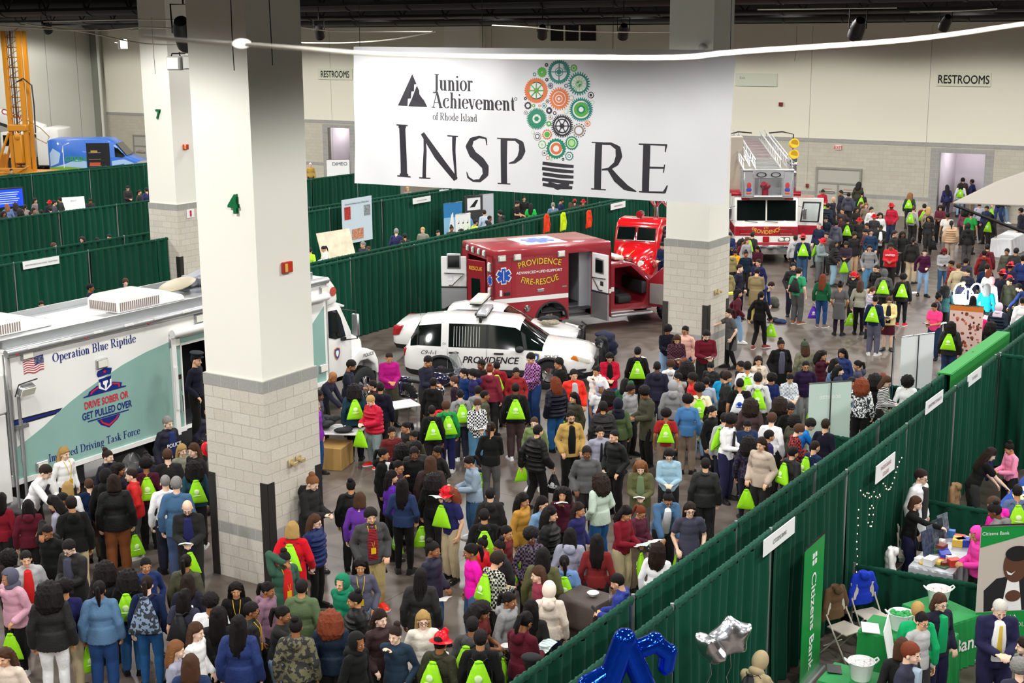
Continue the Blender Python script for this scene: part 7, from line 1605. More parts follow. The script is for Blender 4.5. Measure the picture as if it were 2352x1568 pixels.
1210 950 162 280 s2 pk h445 T222 111 - ponytail with purple band, grey hoodie
1180 1065 158 20 s2 wk j68a T222 111 - facing us beside the tall banner stand
1245 1065 168 170 s1 cr Seee#n T111 111 - auburn curls over white floral blouse
1335 1035 164 170 s2 ck s222 T222 111 - large black curls behind the striped top
1385 1035 160 140 s0 wr s433 T222 111 - red haired behind the striped top
1425 1060 168 70 h0 lbg S322#s T222 111 G in brown striped top with long fair hair
1550 1052 164 170 s2 Ak seee T222 111 - large black curls over white top by drape
350 1028 168 100 s1 Sd j222 T222 111 - in black vest with blue sleeves
320 1020 164 160 s2 sk s19c T222 111 - in bright blue, back to us, center right
430 1070 170 180 s2 sk t111 T222 111 m in black tee wearing white bag with blue print
550 1035 164 180 s2 Sk hccc T222 111 g in pale grey hoodie below the cream jacket
160 1105 168 180 s3 ak tedb T8ac 111 g in peach tee and pale jeans
205 1060 164 180 s2 sk Sabc T222 111 - in pale blue shirt behind peach tee
225 968 160 330 h1 sk j222 T222 111 w in black jacket before the maroon quarter zip
80 950 162 170 s1 ck s222 T222 111 - large dark curls below the maroon quarter zip
250 1255 166 60 s1 pk h111 T223 111 - black hoodie and ponytail, right center
325 1300 168 190 s1 sk haaa T223 111 g in light grey hoodie, back to us, right center
385 1320 176 60 h4 ak Sf2f2f2 T224 111 gTk in white shirt with sweater around waist
485 1355 160 10 h1 sk s235 T222 111 - asian in navy looking down, right center
505 1200 168 170 s1 cd j433 T222 111 - long brown curls over brown jacket
700 1190 164 175 s1 cd s222 T222 111 - long brown curls beside the checked blue shirt
770 1235 164 20 k3 yk s111 T222 111 - in black with black cap near checked shirt
645 1300 168 160 s0 Sb sf2f2f2 T222 111 G brown haired in white sweater, right center
630 1415 160 110 s2 sk s225 T222 111 - in navy and white beside the white sweater
840 1380 162 110 h0 Sb Sa33#k T222 111 - in red plaid shirt by the tall banner stand
920 1345 164 100 r1 Sk s17c T222 111 - in bright blue bending at the table, by banner
985 1340 170 150 s1 sd s112 T222 111 - in dark navy right in front of banner stand
935 1485 164 130 s1 zd s124 T222 111 g in navy leaning over at the drape corner
800 1320 162 130 s3 Ak j443 T222 111 - large afro and olive jacket left of banner stand
490 1450 166 175 s2 ck s213#n k223 111 G dark curls over floral blouse, near low drape
570 1465 164 330 k1 ld Jba9 T222 111 G in tan cardigan beside the low drape
200 1600 168 180 s1 sk j222 T222 111 - in black behind the man in white shirt
790 1525 162 130 s1 sk j222 T222 111 g in black leather jacket at low drape
@1552,0
985 1265 172 20 h2 sk jb13 T222 111 G in red track jacket near grey double doors
1055 1312 176 60 s1 xd s223 T222 111 - balding in black near grey double doors
1100 1268 174 300 s2 sk j223 T222 111 - in dark jacket between red jacket and doors
1155 1282 170 170 s2 sk h445 T222 111 - in grey blue hoodie before the doors
1225 1212 176 150 s2 wk j332 T468 111 - long haired in olive jacket at double doors
1245 1275 160 170 s2 sk s222 T222 111 g in black by olive jacket at doors
1020 1355 172 140 s2 sk p123 T222 111 - in navy puffer behind open fire truck door
1110 1385 168 330 s1 sd s433 T222 111 - in brown before the grey hoodie, far crowd
1210 1380 160 40 s2 wk s222 T222 111 - dark haired in far crowd, left of the white shirt
1240 1345 162 60 s1 lb s433 T222 111 - brown haired in brown, far crowd
1272 1352 160 20 s0 lc s876 T222 111 - light haired in far crowd below double doors
1308 1380 164 40 s1 sk seee T222 111 - in white, far crowd
1440 1358 172 330 k4 fk jb13 T235 111 - with red helmet and red track jacket, phone in hand
1600 1190 180 15 c1 sk j123 T654 111 L bearded in navy jacket against the block wall
1565 1285 168 170 s0 wc s243 T222 111 g ginger haired in green against the block wall
1590 1375 166 150 s1 zb saaa T222 111 g short haired with black and lime bags near the wall
1660 1358 170 175 s1 sk s712 T222 111 g in red and black, far right crowd
1690 1380 164 160 s0 ly sa98 T222 111 - blond beside the red and black sweater
1765 1370 166 350 h1 wk s623 T222 111 w in maroon reading, below restroom opening
1810 1232 168 200 s1 Lk s225 k223 111 - long dark hair in navy left of restroom opening
1915 1185 176 200 s1 Sk j433 T654 111 - entering the restroom opening, tall in brown
1905 1218 168 175 s1 lk seee k9bd 111 g in white with pale jeans at restroom opening
1975 1195 170 250 s3 sk j125 Tba8 111 - in navy jacket and khakis at restroom opening
2160 1252 174 320 w1 sk j111 T236 111 G walking in black near the right wall
2210 1255 172 100 w2 h_ h777 T79b eee - walking in grey hoodie and jeans near the wall
2025 1345 168 200 s2 sk saab T222 111 - in two tone grey, back to us, far right
2075 1372 166 330 k2 sk j124 T222 111 - in navy jacket, far right crowd
1930 1385 162 180 s2 ck s845 T222 111 - in dusty red plaid, far right crowd
1815 1418 172 180 s2 sk tf2f0e4 T777 111 - in cream tee, back to us, far right crowd
1975 1408 178 165 s1 sd t2a4 T222 111 - in bright green tee, back to us
2110 1428 168 150 s2 wk s222 T222 111 g wavy haired in dark top right of green tee
1840 1470 168 180 s2 pk pca8 Tba9 111 - in tan puffer with long ponytail
1950 1488 166 190 s2 h_ h111 T444 111 - in black hooded jacket below the green tee
955 1482 178 330 k0 zg s124 T123 111 - grey haired firefighter in navy by truck door
1000 1438 174 330 s1 yk s123 T123 111 - firefighter in dark cap beside the truck door
1225 1455 162 10 s2 fk s222 T222 111 - with red helmet in dark top, left of two helmets
1325 1430 164 350 s2 fk s333 T222 111 - with red helmet beside white and black jacket
1365 1418 166 20 s1 wk seee T222 111 - long haired in white behind helmet, far crowd
1075 1470 164 160 s2 sk h556 T222 111 - in grey blue jacket, far crowd near truck door
1150 1450 168 175 s2 sk j111 T222 111 g in black with lime bag, far crowd
1275 1485 160 300 s2 sk s223 T222 111 - dark haired, far crowd center
1100 1440 162 20 s3 sk s412 T222 111 - in maroon, far crowd near truck door
1690 1440 158 330 s2 ck s222 T222 111 X holding dark green tote, far right crowd
2300 1385 176 250 s1 sk s223 T222 111 - at right edge by the white canopy
"""
BOOTH = r"""
@1752,1028
1065 145 176 60 s0 sdg cf2f2f2/333 T333 111 - in white lab coat with glasses and tie
1030 325 166 75 R0 ob s111 T224 111 - in black top reaching across the college table
1545 5 170 110 r0 Ld t111 T333 111 - in black tee with long brown hair leaning over
1670 -30 166 300 h2 bk sf9b T222 111 - in pink sleeves and white vest at right edge
1500 330 164 290 h1 sb he2a T222 111 - in magenta beside the grey hoodie, right booth
1525 370 166 260 h4 bk h777 T222 111 - in grey hoodie at the blue table
1412 535 160 300 h2 h_#e4a he4a T111 111 b with pink hood up and pink hoodie
1700 245 166 190 s2 sk s568 T345 111 g at right edge before the blue table
1190 975 168 40 k0 obg J223/1a6 T224 111 - in bank green tee and black cardigan
1035 1025 162 190 s0 sy s1a6 T222 111 - with short blond hair behind the grey sweater
1050 1100 178 40 s1 skgW sbbb T333 111 - in grey v-neck sweater with glasses
930 1265 166 190 s0 ob s222 T222 111 - with brown bob at the bottom of bank booth
1000 1300 178 70 s0 sr B334/9ab T222 111 - in dark blazer, profile, bottom of bank booth
1595 1030 178 15 h0 zw B224/f4f4f4 T224 111 TyW white haired in navy suit and yellow tie
1745 1260 164 280 s0 od s223 T222 111 - brown haired at right edge facing the suit
1715 1410 162 190 s0 ag s334 T222 111 - with curly grey hair in the bottom right corner
@1300,1028
1315 1365 160 150 r2 h_#a97 ja97 T222 111 b in tan coat bending behind the drape
@0,0
855 1240 176 20 h1 sk s222 T222 111 - in black with white and red front, far left booth
932 1265 160 60 s1 pk s333 T222 111 - listening beside the black and red top, far left
975 1250 172 200 s1 sk s225 T222 111 - in navy, back to us, left of pillar seven
605 1325 160 20 h3 sk s222 T222 111 - in black leaning on table, far left booth
235 1320 164 60 s1 ok s877 T222 111 - dark haired waving near the television
100 1350 162 200 s1 wd s457 T222 111 - wavy haired right of the television
395 1315 164 250 s2 sk j222 T222 111 - in black left of the tilted white board
330 1338 156 20 s3 fk s223 T222 111 - with red helmet left of white board
365 1335 158 90 s1 sk s445 T222 111 - between red helmet and white board
45 1358 160 190 s0 lc s67a T222 111 - golden haired before the television
25 1408 156 40 s3 ck s222 T222 111 - curly haired at lower left of television
130 1390 156 200 s1 ck s333 T222 111 - curly haired among seated students, lowest row
205 1408 152 120 s2 sk s222 T222 111 - short haired at end of seated students
165 1362 158 160 s2 pk s988 T222 111 - ponytailed among seated students
225 1385 156 60 s2 lk s433 T222 111 g with lime bag among seated students
335 1382 154 200 s1 sk s222 T222 111 - back to us below the red helmet at left
275 1398 154 200 s2 sk s222 T222 111 - low seated, left of the white board
75 1125 172 20 s1 sk s332 T222 111 - at the foot of the yellow drill rig
630 1040 166 300 s0 oy s445 T222 111 - blond beside the van's open side door
690 1072 150 300 s1 sb s446 T222 111 - shorter, next to the blond by the van
1355 1200 164 60 s1 sk s433 T222 111 - between the two left pillars, over the drape
2070 1085 174 10 s0 sw sb94 T222 111 - white haired in orange vest by passage
@800,0
1135 1340 174 60 h1 sk t111 T222 111 - in black tee, left of green tee, beyond drape
1172 1305 180 10 k1 sk s111 T222 111 - tall in black shirt beside green tee
1218 1355 168 170 s2 Lk t1b4 T222 111 - long black hair over bright green tee
1365 1348 174 190 s0 zg s679 T222 111 - grey haired in blue grey shirt, back to us
1430 1318 178 120 h2 sk s124 T222 111 - in navy beyond the drape, beside the helmets
1510 1330 150 180 s1 fk s333 T222 111 - red helmet beyond the drape, left of two
1568 1332 150 10 s1 fk s822 T222 111 - red helmet beyond the drape, right of two
1480 1350 154 200 s1 lb s333 T222 111 - brown haired below the helmets beyond the drape
795 1410 174 300 s2 sk s58b T222 111 - in bright blue shirt by the dark wing banner
905 1398 174 200 s1 sd sbcd T222 111 - in pale blue shirt beyond the drape
945 1438 156 90 s3 sk h222 T222 111 - in black hoodie beside pale blue shirt
1010 1402 168 250 s1 Sk h333 T222 111 - in charcoal hoodie, rightmost beyond the drape
850 1462 166 120 s2 sk tce5 T222 111 - in yellow tee by the dark wing banner
320 1522 176 170 s0 sg s225 T222 111 - grey haired in navy, back to us, booth left
495 1515 168 340 s0 sy s887 T222 111 - blond beyond the ambulance drape
375 1555 158 200 s2 sk s222 T222 111 - dark haired beside grey haired navy
600 1535 158 20 s1 pk s222 T222 111 - ponytailed facing us beyond the drape
690 1505 160 20 s3 bk s333 T222 111 - with bun below the airplane banner
757 1525 156 90 s2 sk s333 T222 111 - low, right of the airplane banner
395 1245 160 20 s0 ly s988 T222 111 - blond under the left edge of the banner
"""
PLACED = []
ROWS = []
BLOCK = [lambda p: abs(p.x-17) < .95 and abs(p.y-16.15) < .95, lambda p: abs(p.x-34.75) < .95 and abs(p.y-16.45) < .95, lambda p: 15.2 < p.x < 26.9 and 21.1 < p.y < 24.2, lambda p: 6.55 < p.y < 7.75 and 8 < p.x < 35.5, lambda p: 26.2 < p.y < 27.7 and 29 < p.x < 58, lambda p: 34.7 < p.y < 37.1 and 21 < p.x < 35, lambda p: 18.55 < p.x < 19.3 and 7.4 < p.y < 9.3, lambda p: abs(p.x-16.62) < .55 and abs(p.y-9.5) < .55] + [lambda p, q=q: q[0]-.22 < p.x < q[1]+.22 and q[2]-.22 < p.y < q[3]+.22 for q in ((18.32, 18.98, 4.75, 6), (19.3, 20.1, 4.75, 5.6), (16.5, 17.15, 4.8, 5.92), (21.15, 23, 5.45, 6.15), (24.5, 27.2, 4.7, 5.7), (41.5, 43.2, 10.2, 10.9), (24.6, 26, 7.9, 8.6), (13.6, 14.5, 19.75, 21.6))]
def crowd(txt, z0=0.0):
 ox = oy = 0
 for ln in txt.strip().splitlines():
  if ln[0] == '@': ox, oy = map(float, ln[1:].split(',')); continue
  q = ln.split(' ', 10); x = ox+.3444*float(q[0]); y = oy+.3444*float(q[1]); h = float(q[2]); pose = q[4][0]
  top = q[6].replace('#t', '').replace('#x', '').replace('#y', ''); hd = JC[pose]['head'] @ V((0, 0, .235))
  best = None                                       # small changes of height or side step so that nobody stands inside a neighbour
  for dh in (0, .02, -.02, .04, -.04, .06, -.06, .085, -.085):
   for dx in (0, 7, -7, 14, -14):
    p = G(x+dx, y, z0+hd.z*h*(1+dh)/170); c = sum(max(0, .5-(p-o).length)*3 for o in PLACED)+abs(dh)*2+abs(dx)*.012
    if not z0: c += sum(1 for bx in BLOCK if bx(HM.inverted() @ p))*4
    if best is None or c < best[0]: best = (c, p, h*(1+dh), dx)
  PLACED.append(best[1]); ROWS.append((best[1].length, (x+best[3], y, best[2], float(q[3]), pose, int(q[4][1]), q[5], top, q[7], q[8], '' if q[9] == '-' else q[9], q[10], z0)))
crowd(CROWD); crowd(BOOTH)
crowd("@0,500\n1308 905 182 60 k1 qk s112 T111 111 - officer in peaked cap standing in the truck doorway", TZ(1.15)+.04)
ROWS.sort(key=lambda r: r[0]); assert len({r[1][11] for r in ROWS}) == len(ROWS)
for r in ROWS[:300]: person(*r[1])
# the farthest and smallest figures, past the three hundred nearest, as one mass
far = [person(*r[1]) for r in ROWS[300:]]
bpy.context.view_layer.update()
LOW = {}
def low(me):
 if me.name not in LOW:
  o = bpy.data.objects.new('t', me); COL.objects.link(o); d = o.modifiers.new('d', 'DECIMATE'); d.ratio = .3 if len(me.polygons) > 600 else 1
  LOW[me.name] = bpy.data.meshes.new_from_object(o.evaluated_get(bpy.context.evaluated_depsgraph_get())); bpy.data.objects.remove(o)
 return LOW[me.name]
FM = [obmat(.8, .2, 38), EYEW, IRIS, BROW, SOLE, SOLED]; fc = bpy.data.materials.new('far_cloth'); fc.use_nodes = True
at = fc.node_tree.nodes.new('ShaderNodeAttribute'); at.attribute_name = 'tint'; fc.node_tree.links.new(at.outputs['Color'], fc.node_tree.nodes['Principled BSDF'].inputs['Base Color']); fc.node_tree.nodes['Principled BSDF'].inputs['Roughness'].default_value = .8
FM[0] = fc; vv, ff, mm, cc = [], [], [], []; kill = []
for r in far:
 for o in [r]+list(r.children_recursive):
  me = low(o.data); n = len(vv); W = o.matrix_world; col = tuple(o.color); vv += [tuple(W @ v.co) for v in me.vertices]; cc += [col]*len(me.vertices)
  sl = [FM.index(m) if m in FM else 0 for m in me.materials] or [0]
  for p in me.polygons: ff.append(tuple(n+i for i in p.vertices)); mm.append(sl[min(p.material_index, len(sl)-1)])
  kill.append(o)
for o in reversed(kill): bpy.data.objects.remove(o)
me = bpy.data.meshes.new('distant_crowd'); me.from_pydata(vv, [], ff); [me.materials.append(m) for m in FM]; me.polygons.foreach_set('material_index', mm); me.polygons.foreach_set('use_smooth', [True]*len(ff))
ca = me.color_attributes.new('tint', 'FLOAT_COLOR', 'POINT'); ca.data.foreach_set('color', [x for c in cc for x in c]); me.update()
tag(link('distant_crowd', me), 'the farthest small figures of the crowd, along the back wall and distant booths', 'crowd', None, 'stuff')
# ---------------------------------------------------------------- booths: signs, banner stands, tables, chairs, balloons
signw = mat('#f1f2f1', .6); gcloth = mat('#0f8a3f', .7, bump=.2, bscale=12); wcloth = mat('#eceef0', .75, bump=.2, bscale=10); scloth = mat('#b9bcc2', .45, .3, bump=.3, bscale=12); bcloth = mat('#1d4fb4', .7, bump=.2, bscale=10)
beige = mat('#c9c0b2', .5); plast = mat('#f0f1f0', .35)
def card(name, label, cat, loc, rz, w, h, m, z=0.0, tilt=0.0, lines=(), thick=.012):
 """a flat printed card, poster or sign facing local -Y, its bottom edge at loc"""
 o = thing(name, label, cat, loc, rz); mb = MB(); mb.box(-w/2, w/2, 0, thick, 0, h); mb.obj('board', m, o); o.rotation_euler = (tilt, 0, rz)
 for (s, x, zz, sz, c, b) in lines: letters('lettering', s, c, o, (x, -.003, zz), size=sz, bold=b, sx=.8)
 return o
for (px, py, y, w, s, lab) in ((95, 603, 35.1, 1.35, 'NORTH PROVIDENCE HIGH SCHOOL - MARINE TRADES', 'white sign on the drape nearest the command truck'), (1791, 1232, 6.85, 1.1, 'CITIZENS BANK', 'white bank name sign on the drape beside the green vertical banner'), (2147, 923, 6.95, 1.05, 'DEPARTMENT OF HEALTH', 'white sign on the drape, middle of the three at right'), (2239, 865, 7.0, 1.0, 'RI SCHOOLS', 'white sign on the drape, farthest of the three at right'), (969, 459, 35.0, 1.25, 'SAILING AND YACHTS SERVICE', 'white sign on drape left of the blue airplane banner'), (822, 484, 35.2, 1.2, 'COMMERCIAL FISHERIES CENTER', 'white sign on drape above the fisheries poster'), (1420, 472, 26.55, 1.2, 'MARINE MASTER PLAN', 'white sign on drape behind the antique fire engine'), (8, 419, 57.5, 1.6, 'SKILLS', 'white sign cut by the left edge of the photo'), (1054, 441, 36.3, 1.2, 'NAVIGATION SERVICES', 'white sign just under the banner above the airplane stand')):
 d = HM.inverted().to_3x3() @ ray(px, py); q = Vector((0, 0, CAM_H)) + d*((y-.08)/d.y); b = hw(q.x, q.y, q.z-.12)
 card('booth_sign', lab, 'sign', b, YAW, w, .24, signw, lines=[(s, 0, .09, .085 if len(s) < 22 else .06, blk, .004)])
p = hw(21.5, 6.72, 2.05); card('booth_sign', 'white sign hung with fairy lights on the drape', 'sign', p, YAW, .95, .3, signw, lines=[('RHODE ISLAND', 0, .17, .09, mat('#8a3a3a'), .004), ('COLLEGE', 0, .05, .09, mat('#8a3a3a'), .004)])
mb = MB(); g = random.Random(4)
pts = [(20.15, 1.9-.13*k) for k in range(14)] + [(20.2+.09*k, 2.2-.1*abs(math.sin(k*.9))-.03*k) for k in range(12)] + [(20.75+.1*math.cos(a*.7), 1.6+.18*math.sin(a*.7)) for a in range(9)] + [(21.3+.08*k, 2.0-.2*math.sin(k*.4)) for k in range(12)]
for x, z in pts: mb.ell((x+g.uniform(-.04, .04), 6.68, z), (.009, .009, .012), 6, 5)
for k in range(len(pts)-1): mb.mi = 1; mb.tube([(pts[k][0], 6.68, pts[k][1]), (pts[k+1][0], 6.68, pts[k+1][1])], .002, 4)
o = hobj('fairy_lights', mb, [mat('#ffc9bd', .3, emit=2.0), mat('#123f30', .6)]); tag(o, 'string of pale pink fairy lights hanging on the green drape', 'string lights')
def stand(name, label, px, py, z, rz, w, h, m, lines=(), top=True, deco=None):
 p = G(px, py, z); o = thing(name, label, 'banner stand', (p.x, p.y, 0), rz); MB().box(-w/2, w/2, -.005, .005, .08, h).obj('banner_panel', m, o)
 q = MB(); q.box(-w/2-.02, w/2+.02, -.1, .1, 0, .08, .02, 1); q.obj('base', brush, o); q = MB(); q.cyl((-w/2-.01, 0, h), (w/2+.01, 0, h), .018, 8); q.obj('top_rail', chrome, o); q = MB(); q.cyl((0, .03, .05), (0, .03, h), .012, 6); q.obj('support_pole', dark, o)
 for (s, x, zz, sz, c, b, rot) in lines: letters('lettering', s, c, o, (x, -.008, zz), size=sz, bold=b, rot=rot or (0, 0, 0))
 if deco: deco(o, w, h)
 return o
cg = mat('#0a8f3c', .45)
o = stand('retractable_banner', 'tall green Citizens Bank banner standing by the drape', 1872, 1245, 2.1, YAW+.03, .83, 2.12, cg, [('Citizens Bank', -.1, .92, .27, decalw, .012, (0, math.radians(90), 0))])
mb = MB()
for k in range(4): a = k*PI/2+PI/4; mb.box(.12*math.cos(a)*.6-.035, .12*math.cos(a)*.6+.035, -.01, -.006, 1.86+.12*math.sin(a)*.6-.035, 1.86+.12*math.sin(a)*.6+.035)
mb.obj('emblem', decalw, o)
def portrait(o, w, h):
 def P(pts, m, y, nm): q = MB(); q.prism(pts, y-.001, y); q.obj(nm, m, o)
 P([(-w/2, h), (w/2, h), (w/2, h-.08), (-w/2, h-.33)], cg, -.007, 'green_corner'); P([(-w/2, .1), (w/2, .1), (w/2, .78), (-w/2, .78)], cg, -.007, 'green_panel')
 sk = mat('#5d3a28', .6); E = lambda cx, cz, rx, rz: [(cx+rx*math.cos(a), cz+rz*math.sin(a)) for a in [2*PI*k/28 for k in range(28)]]
 P([(-.38, .79), (-.4, 1.12), (-.22, 1.3), (.1, 1.35), (.42, 1.25), (.49, .79)], mat('#16171c', .7), -.008, 'printed_suit'); P([(-.12, .79), (-.05, 1.28), (.12, 1.3), (.2, .79)], decalw, -.010, 'printed_shirt'); P(E(.06, 1.5, .19, .27), sk, -.012, 'printed_face'); P(E(.08, 1.68, .19, .12), mat('#100d0c', .8), -.014, 'printed_hair'); P([(-.08, 1.42), (.0, 1.37), (.06, 1.41), (.0, 1.345), (-.05, 1.36)], decalw, -.015, 'printed_smile'); P(E(.05, 1.02, .12, .09), sk, -.014, 'printed_hand')
o = stand('retractable_banner', 'bank banner stand with printed portrait at right edge', 2330, 1208, 2.1, .1, 1.0, 2.12, mat('#c6bdb2', .5), [('Citizens Bank', -.28, 1.98, .075, decalw, .002, None), ('ARE YOU A', -.1, .66, .09, decalw, .002, None), ('PROBLEM SOLVER?', .05, .53, .1, decalw, .006, None)], deco=portrait)
stand('retractable_banner', 'white banner stand seen from behind at the aisle drape', 2109, 768, 2.1, PI+.45, 1.0, 2.1, mat('#e6e6e8', .6))
o = stand('retractable_banner', 'pale green travel banner stand seen from behind in the crowd', 1908, 877, 2.1, PI+.25, .95, 2.1, mat('#c3d6cb', .55), [('acolette', .0, 1.75, .15, decalw, .0, None)]); [setattr(c.location, 'y', .012) for c in o.children if c.name.startswith('lettering')]
def cups(o, w, h):
 rr = random.Random(2); q = MB()
 for k in range(95): q.mi = k % 3; q.ell((rr.uniform(-w*.45, w*.45), -.007, rr.uniform(.2, h-.2)), (rr.uniform(.02, .05), .004, rr.uniform(.02, .05)), 8, 6)
 q.obj('printed_pattern', [mat('#8a4a2c', .5), mat('#c96f58', .5), mat('#5b2b20', .5)], o); MB().box(-w/2, w/2, -.007, 0, h-.15, h).obj('orange_band', mat('#dd7a2a', .5), o)
stand('retractable_banner', 'food photo banner stand with orange top band', 2221, 706, 2.0, -.5, .85, 2.05, mat('#ecc9bf', .5), deco=cups)
stand('retractable_banner', 'narrow green and blue banner stand seen edge on beside white one', 2056, 772, 2.1, 1.3, .7, 2.1, mat('#3d6f8f', .5))
def plane(o, w, h):
 q = MB(); q.prism([(-w*.4, h*.1), (-w*.1, h*.75), (0, h*.8), (w*.1, h*.3), (w*.3, h*.1)], -.009, 0); q.obj('printed_airplane', decalw, o); MB().box(-w/2, w/2, -.007, 0, h*.7, h).obj('printed_sky', mat('#2f7db8', .5), o)
def marks(o, w, h):
 q = MB()
 for i in range(3):
  for j in range(3): x = -w*.3+w*.3*i; z = h*.5+j*h*.15; q.ell((x, -.006, z), (.035, .004, .03), 8, 5); q.box(x+.025, x+.035, -.008, -.004, z, z+.13)
 q.obj('printed_marks', blk, o)
def wing(o, w, h): MB().box(-w*.36, w*.36, -.007, 0, h-.62, h-.1).obj('printed_panel', signw, o); q = MB(); q.prism([(-.22, h-.5), (.1, h-.2), (.24, h-.2), (.05, h-.5)], -.009, -.006); q.obj('emblem', blk, o)
rz = YAW-.35
stand('retractable_banner', 'blue airplane banner stand below the big banner', 1040, 470, 2.0, rz, .95, 2.1, mat('#8cc0de', .5), deco=plane)
stand('retractable_banner', 'white banner stand with black note marks', 1063, 485, 2.0, rz, .75, 1.9, signw, deco=marks)
stand('retractable_banner', 'dark grey banner stand with white wing emblem', 1088, 465, 2.0, rz, .95, 2.3, mat('#3c3b3c', .5), [('associates alliance', .12, .2, .17, decalw, .004, (0, math.radians(-90), 0))], deco=wing)
stand('retractable_banner', 'slim white and green flag banner left of the airplane one', 1020, 450, 2.2, rz, .5, 2.5, signw)
stand('retractable_banner', 'pale grey banner stand right of the dark wing one', 1116, 450, 2.2, rz, .8, 2.3, mat('#c9cbd4', .5))
stand('retractable_banner', 'small white and red banner stand before the far passage opening', 776, 366, 2.0, YAW-.9, 1.3, 2.0, signw, [('DIMEO', .1, 1.65, .28, mat('#37406a', .5), .004, None)])
# posters, boards and things hung on the drapes
d = HM.inverted().to_3x3() @ ray(818, 555); q = Vector((0, 0, CAM_H)) + d*(35.0/d.y)
def fish(o):
 for x, z, w, h, c in ((-.6, .95, .38, .5, '#b5352c'), (.62, 1.0, .4, .42, '#8d9499'), (0, .12, .72, .42, '#c58a6a')): MB().box(x-w/2, x+w/2, -.006, 0, z, z+h).obj('printed_photo', mat(c, .6, var=.5, vscale=14), o)
o = card('poster', 'pale blue fisheries poster hung on the drape', 'poster', hw(q.x, q.y-.1, q.z), YAW, 1.85, 1.75, mat('#cfe0ea', .6), lines=[('Commercial Fisheries Center of Rhode Island', 0, 1.52, .1, blk, .0)]); fish(o)
p = G(780, 590, 1.0); o = card('map_board', 'tilted cream map board under the fisheries poster', 'board', (p.x, p.y, .95), YAW-.1, 1.7, 1.05, mat('#e9dcc0', .6, var=.12, vscale=3), tilt=-.3)
p = HG(780, 600, .9); MB().box(p.x-.9, p.x+.9, p.y-.3, p.y+.5, 0, .9); mb = MB(); mb.box(-.9, .9, -.35, .35, 0, .92, .02, 1); t = mb.obj('display_table', green, None, hw(p.x, p.y+.2, 0), YAW); tag(t, 'green covered table under the cream map board', 'table')
p = G(20, 456, 1.6); o = thing('television', 'television with blue text screen at the left edge', 'television', (p.x, p.y, 1.15), YAW-.3); MB().box(-.75, .75, 0, .08, 0, .95, .02, 1).obj('frame', dark, o); MB().box(-.68, .68, -.012, 0, .07, .88).obj('screen', mat('#1c3fc4', .3, emit=.9), o); [MB().box(-.5, .5-.07*(k % 3), -.016, -.012, .72-.1*k, .75-.1*k).obj('text_line', mat('#b9c6f2', .4, emit=.6), o) for k in range(6)]
MB().cyl((0, .05, -1.15), (0, .05, 0), .04, 8).obj('pole', dark, o); MB().box(-.4, .4, -.25, .3, -1.15, -1.11).obj('base', dark, o)
p = G(171, 482, .9); o = card('whiteboard', 'tilted white board among the seated students at left', 'board', (p.x, p.y, .85), YAW-.5, 1.05, .68, signw, tilt=-.2, lines=[('BRIGHT', 0, .45, .1, mat('#8f98a8'), 0)]); MB().box(-.5, .5, -.1, .35, -.85, -.02).obj('easel', dark, o)
d = HM.inverted().to_3x3() @ ray(239, 412); q = Vector((0, 0, CAM_H)) + d*(57.3/d.y)
mb = MB(); mb.add([(-1.3+.13*k, .04*math.sin(k*.9), z-.06*math.sin(k*PI/20)) for z in (0, .72) for k in range(21)], [(k, k+1, k+22, k+21) for k in range(20)], True); o = mb.obj('pennant', mat('#2b56b5', .5), None, hw(q.x, q.y-.1, q.z), YAW); tag(o, 'blue pennant with script lettering hung on the far left drape', 'pennant'); letters('lettering', 'Aquaculture', mat('#5bd0c0'), o, (0, -.06, .34), size=.4, shear=.2); letters('lettering', 'CENTER', mat('#d54a6a'), o, (.1, -.06, .08), size=.16)
for px, py, c, lab in ((1253, 518, '#e3411e', 'orange hooded rain jacket hanging on the drape, leftmost of three'), (1291, 514, '#c9e81e', 'bright yellow rain jacket hanging between two orange ones'), (1350, 508, '#e3411e', 'orange hooded rain jacket hanging right of the yellow one')):
 d = HM.inverted().to_3x3() @ ray(px, py); q = Vector((0, 0, CAM_H)) + d*(26.45/d.y); o = link('rain_jacket', garment('h', 's'), None, hw(q.x, q.y-.05, q.z-1.12), YAW); o.scale = (.72, .5, 1.05); setm(o, c); tag(o, lab, 'jacket')
# tables with cloths
def cloth_table(label, x0, x1, y0, y1, m, rot=0.0, z=.75, group=None):
 cx, cy = (x0+x1)/2, (y0+y1)/2; w, h = (x1-x0)/2, (y1-y0)/2; o = thing('exhibit_table', label, 'table', hw(cx, cy), YAW+rot); MB().box(-w, w, -h, h, z-.03, z-.008).obj('tabletop', plast, o)
 q = MB(); n = 80; per = [(-w, -h), (w, -h), (w, h), (-w, h), (-w, -h)]; ring = []
 for k in range(4):
  for i in range(n//4): f = i/(n//4); ring.append((per[k][0]+(per[k+1][0]-per[k][0])*f, per[k][1]+(per[k+1][1]-per[k][1])*f, k))
 vs = []
 for zz, e in ((z, 0), (z-.03, .01), (.35, .03), (.01, .045)):
  for i, (x, y, k) in enumerate(ring): a = e*(1+.5*math.sin(i*1.7)); vs.append((x+(a if k == 1 else -a if k == 3 else 0)+(0), y+(a if k == 2 else -a if k == 0 else 0), zz))
 L_ = len(ring); q.add(vs, [(i*L_+j, i*L_+(j+1) % L_, i*L_+L_+(j+1) % L_, i*L_+L_+j) for i in range(3) for j in range(L_)]+[tuple(range(L_-1, -1, -1))]); q.obj('tablecloth', m, o); return o
tA = cloth_table('green clothed bank table nearest the folding chairs', 18.32, 18.98, 4.75, 6.0, gcloth)
tB = cloth_table('green clothed bank table lettered Bank in front', 19.25, 20.15, 4.85, 5.55, gcloth, math.radians(64)); letters('lettering', 'Bank', decalw, tB, (-.505, 0, .3), size=.3, bold=.016, rot=(0, 0, -PI/2))
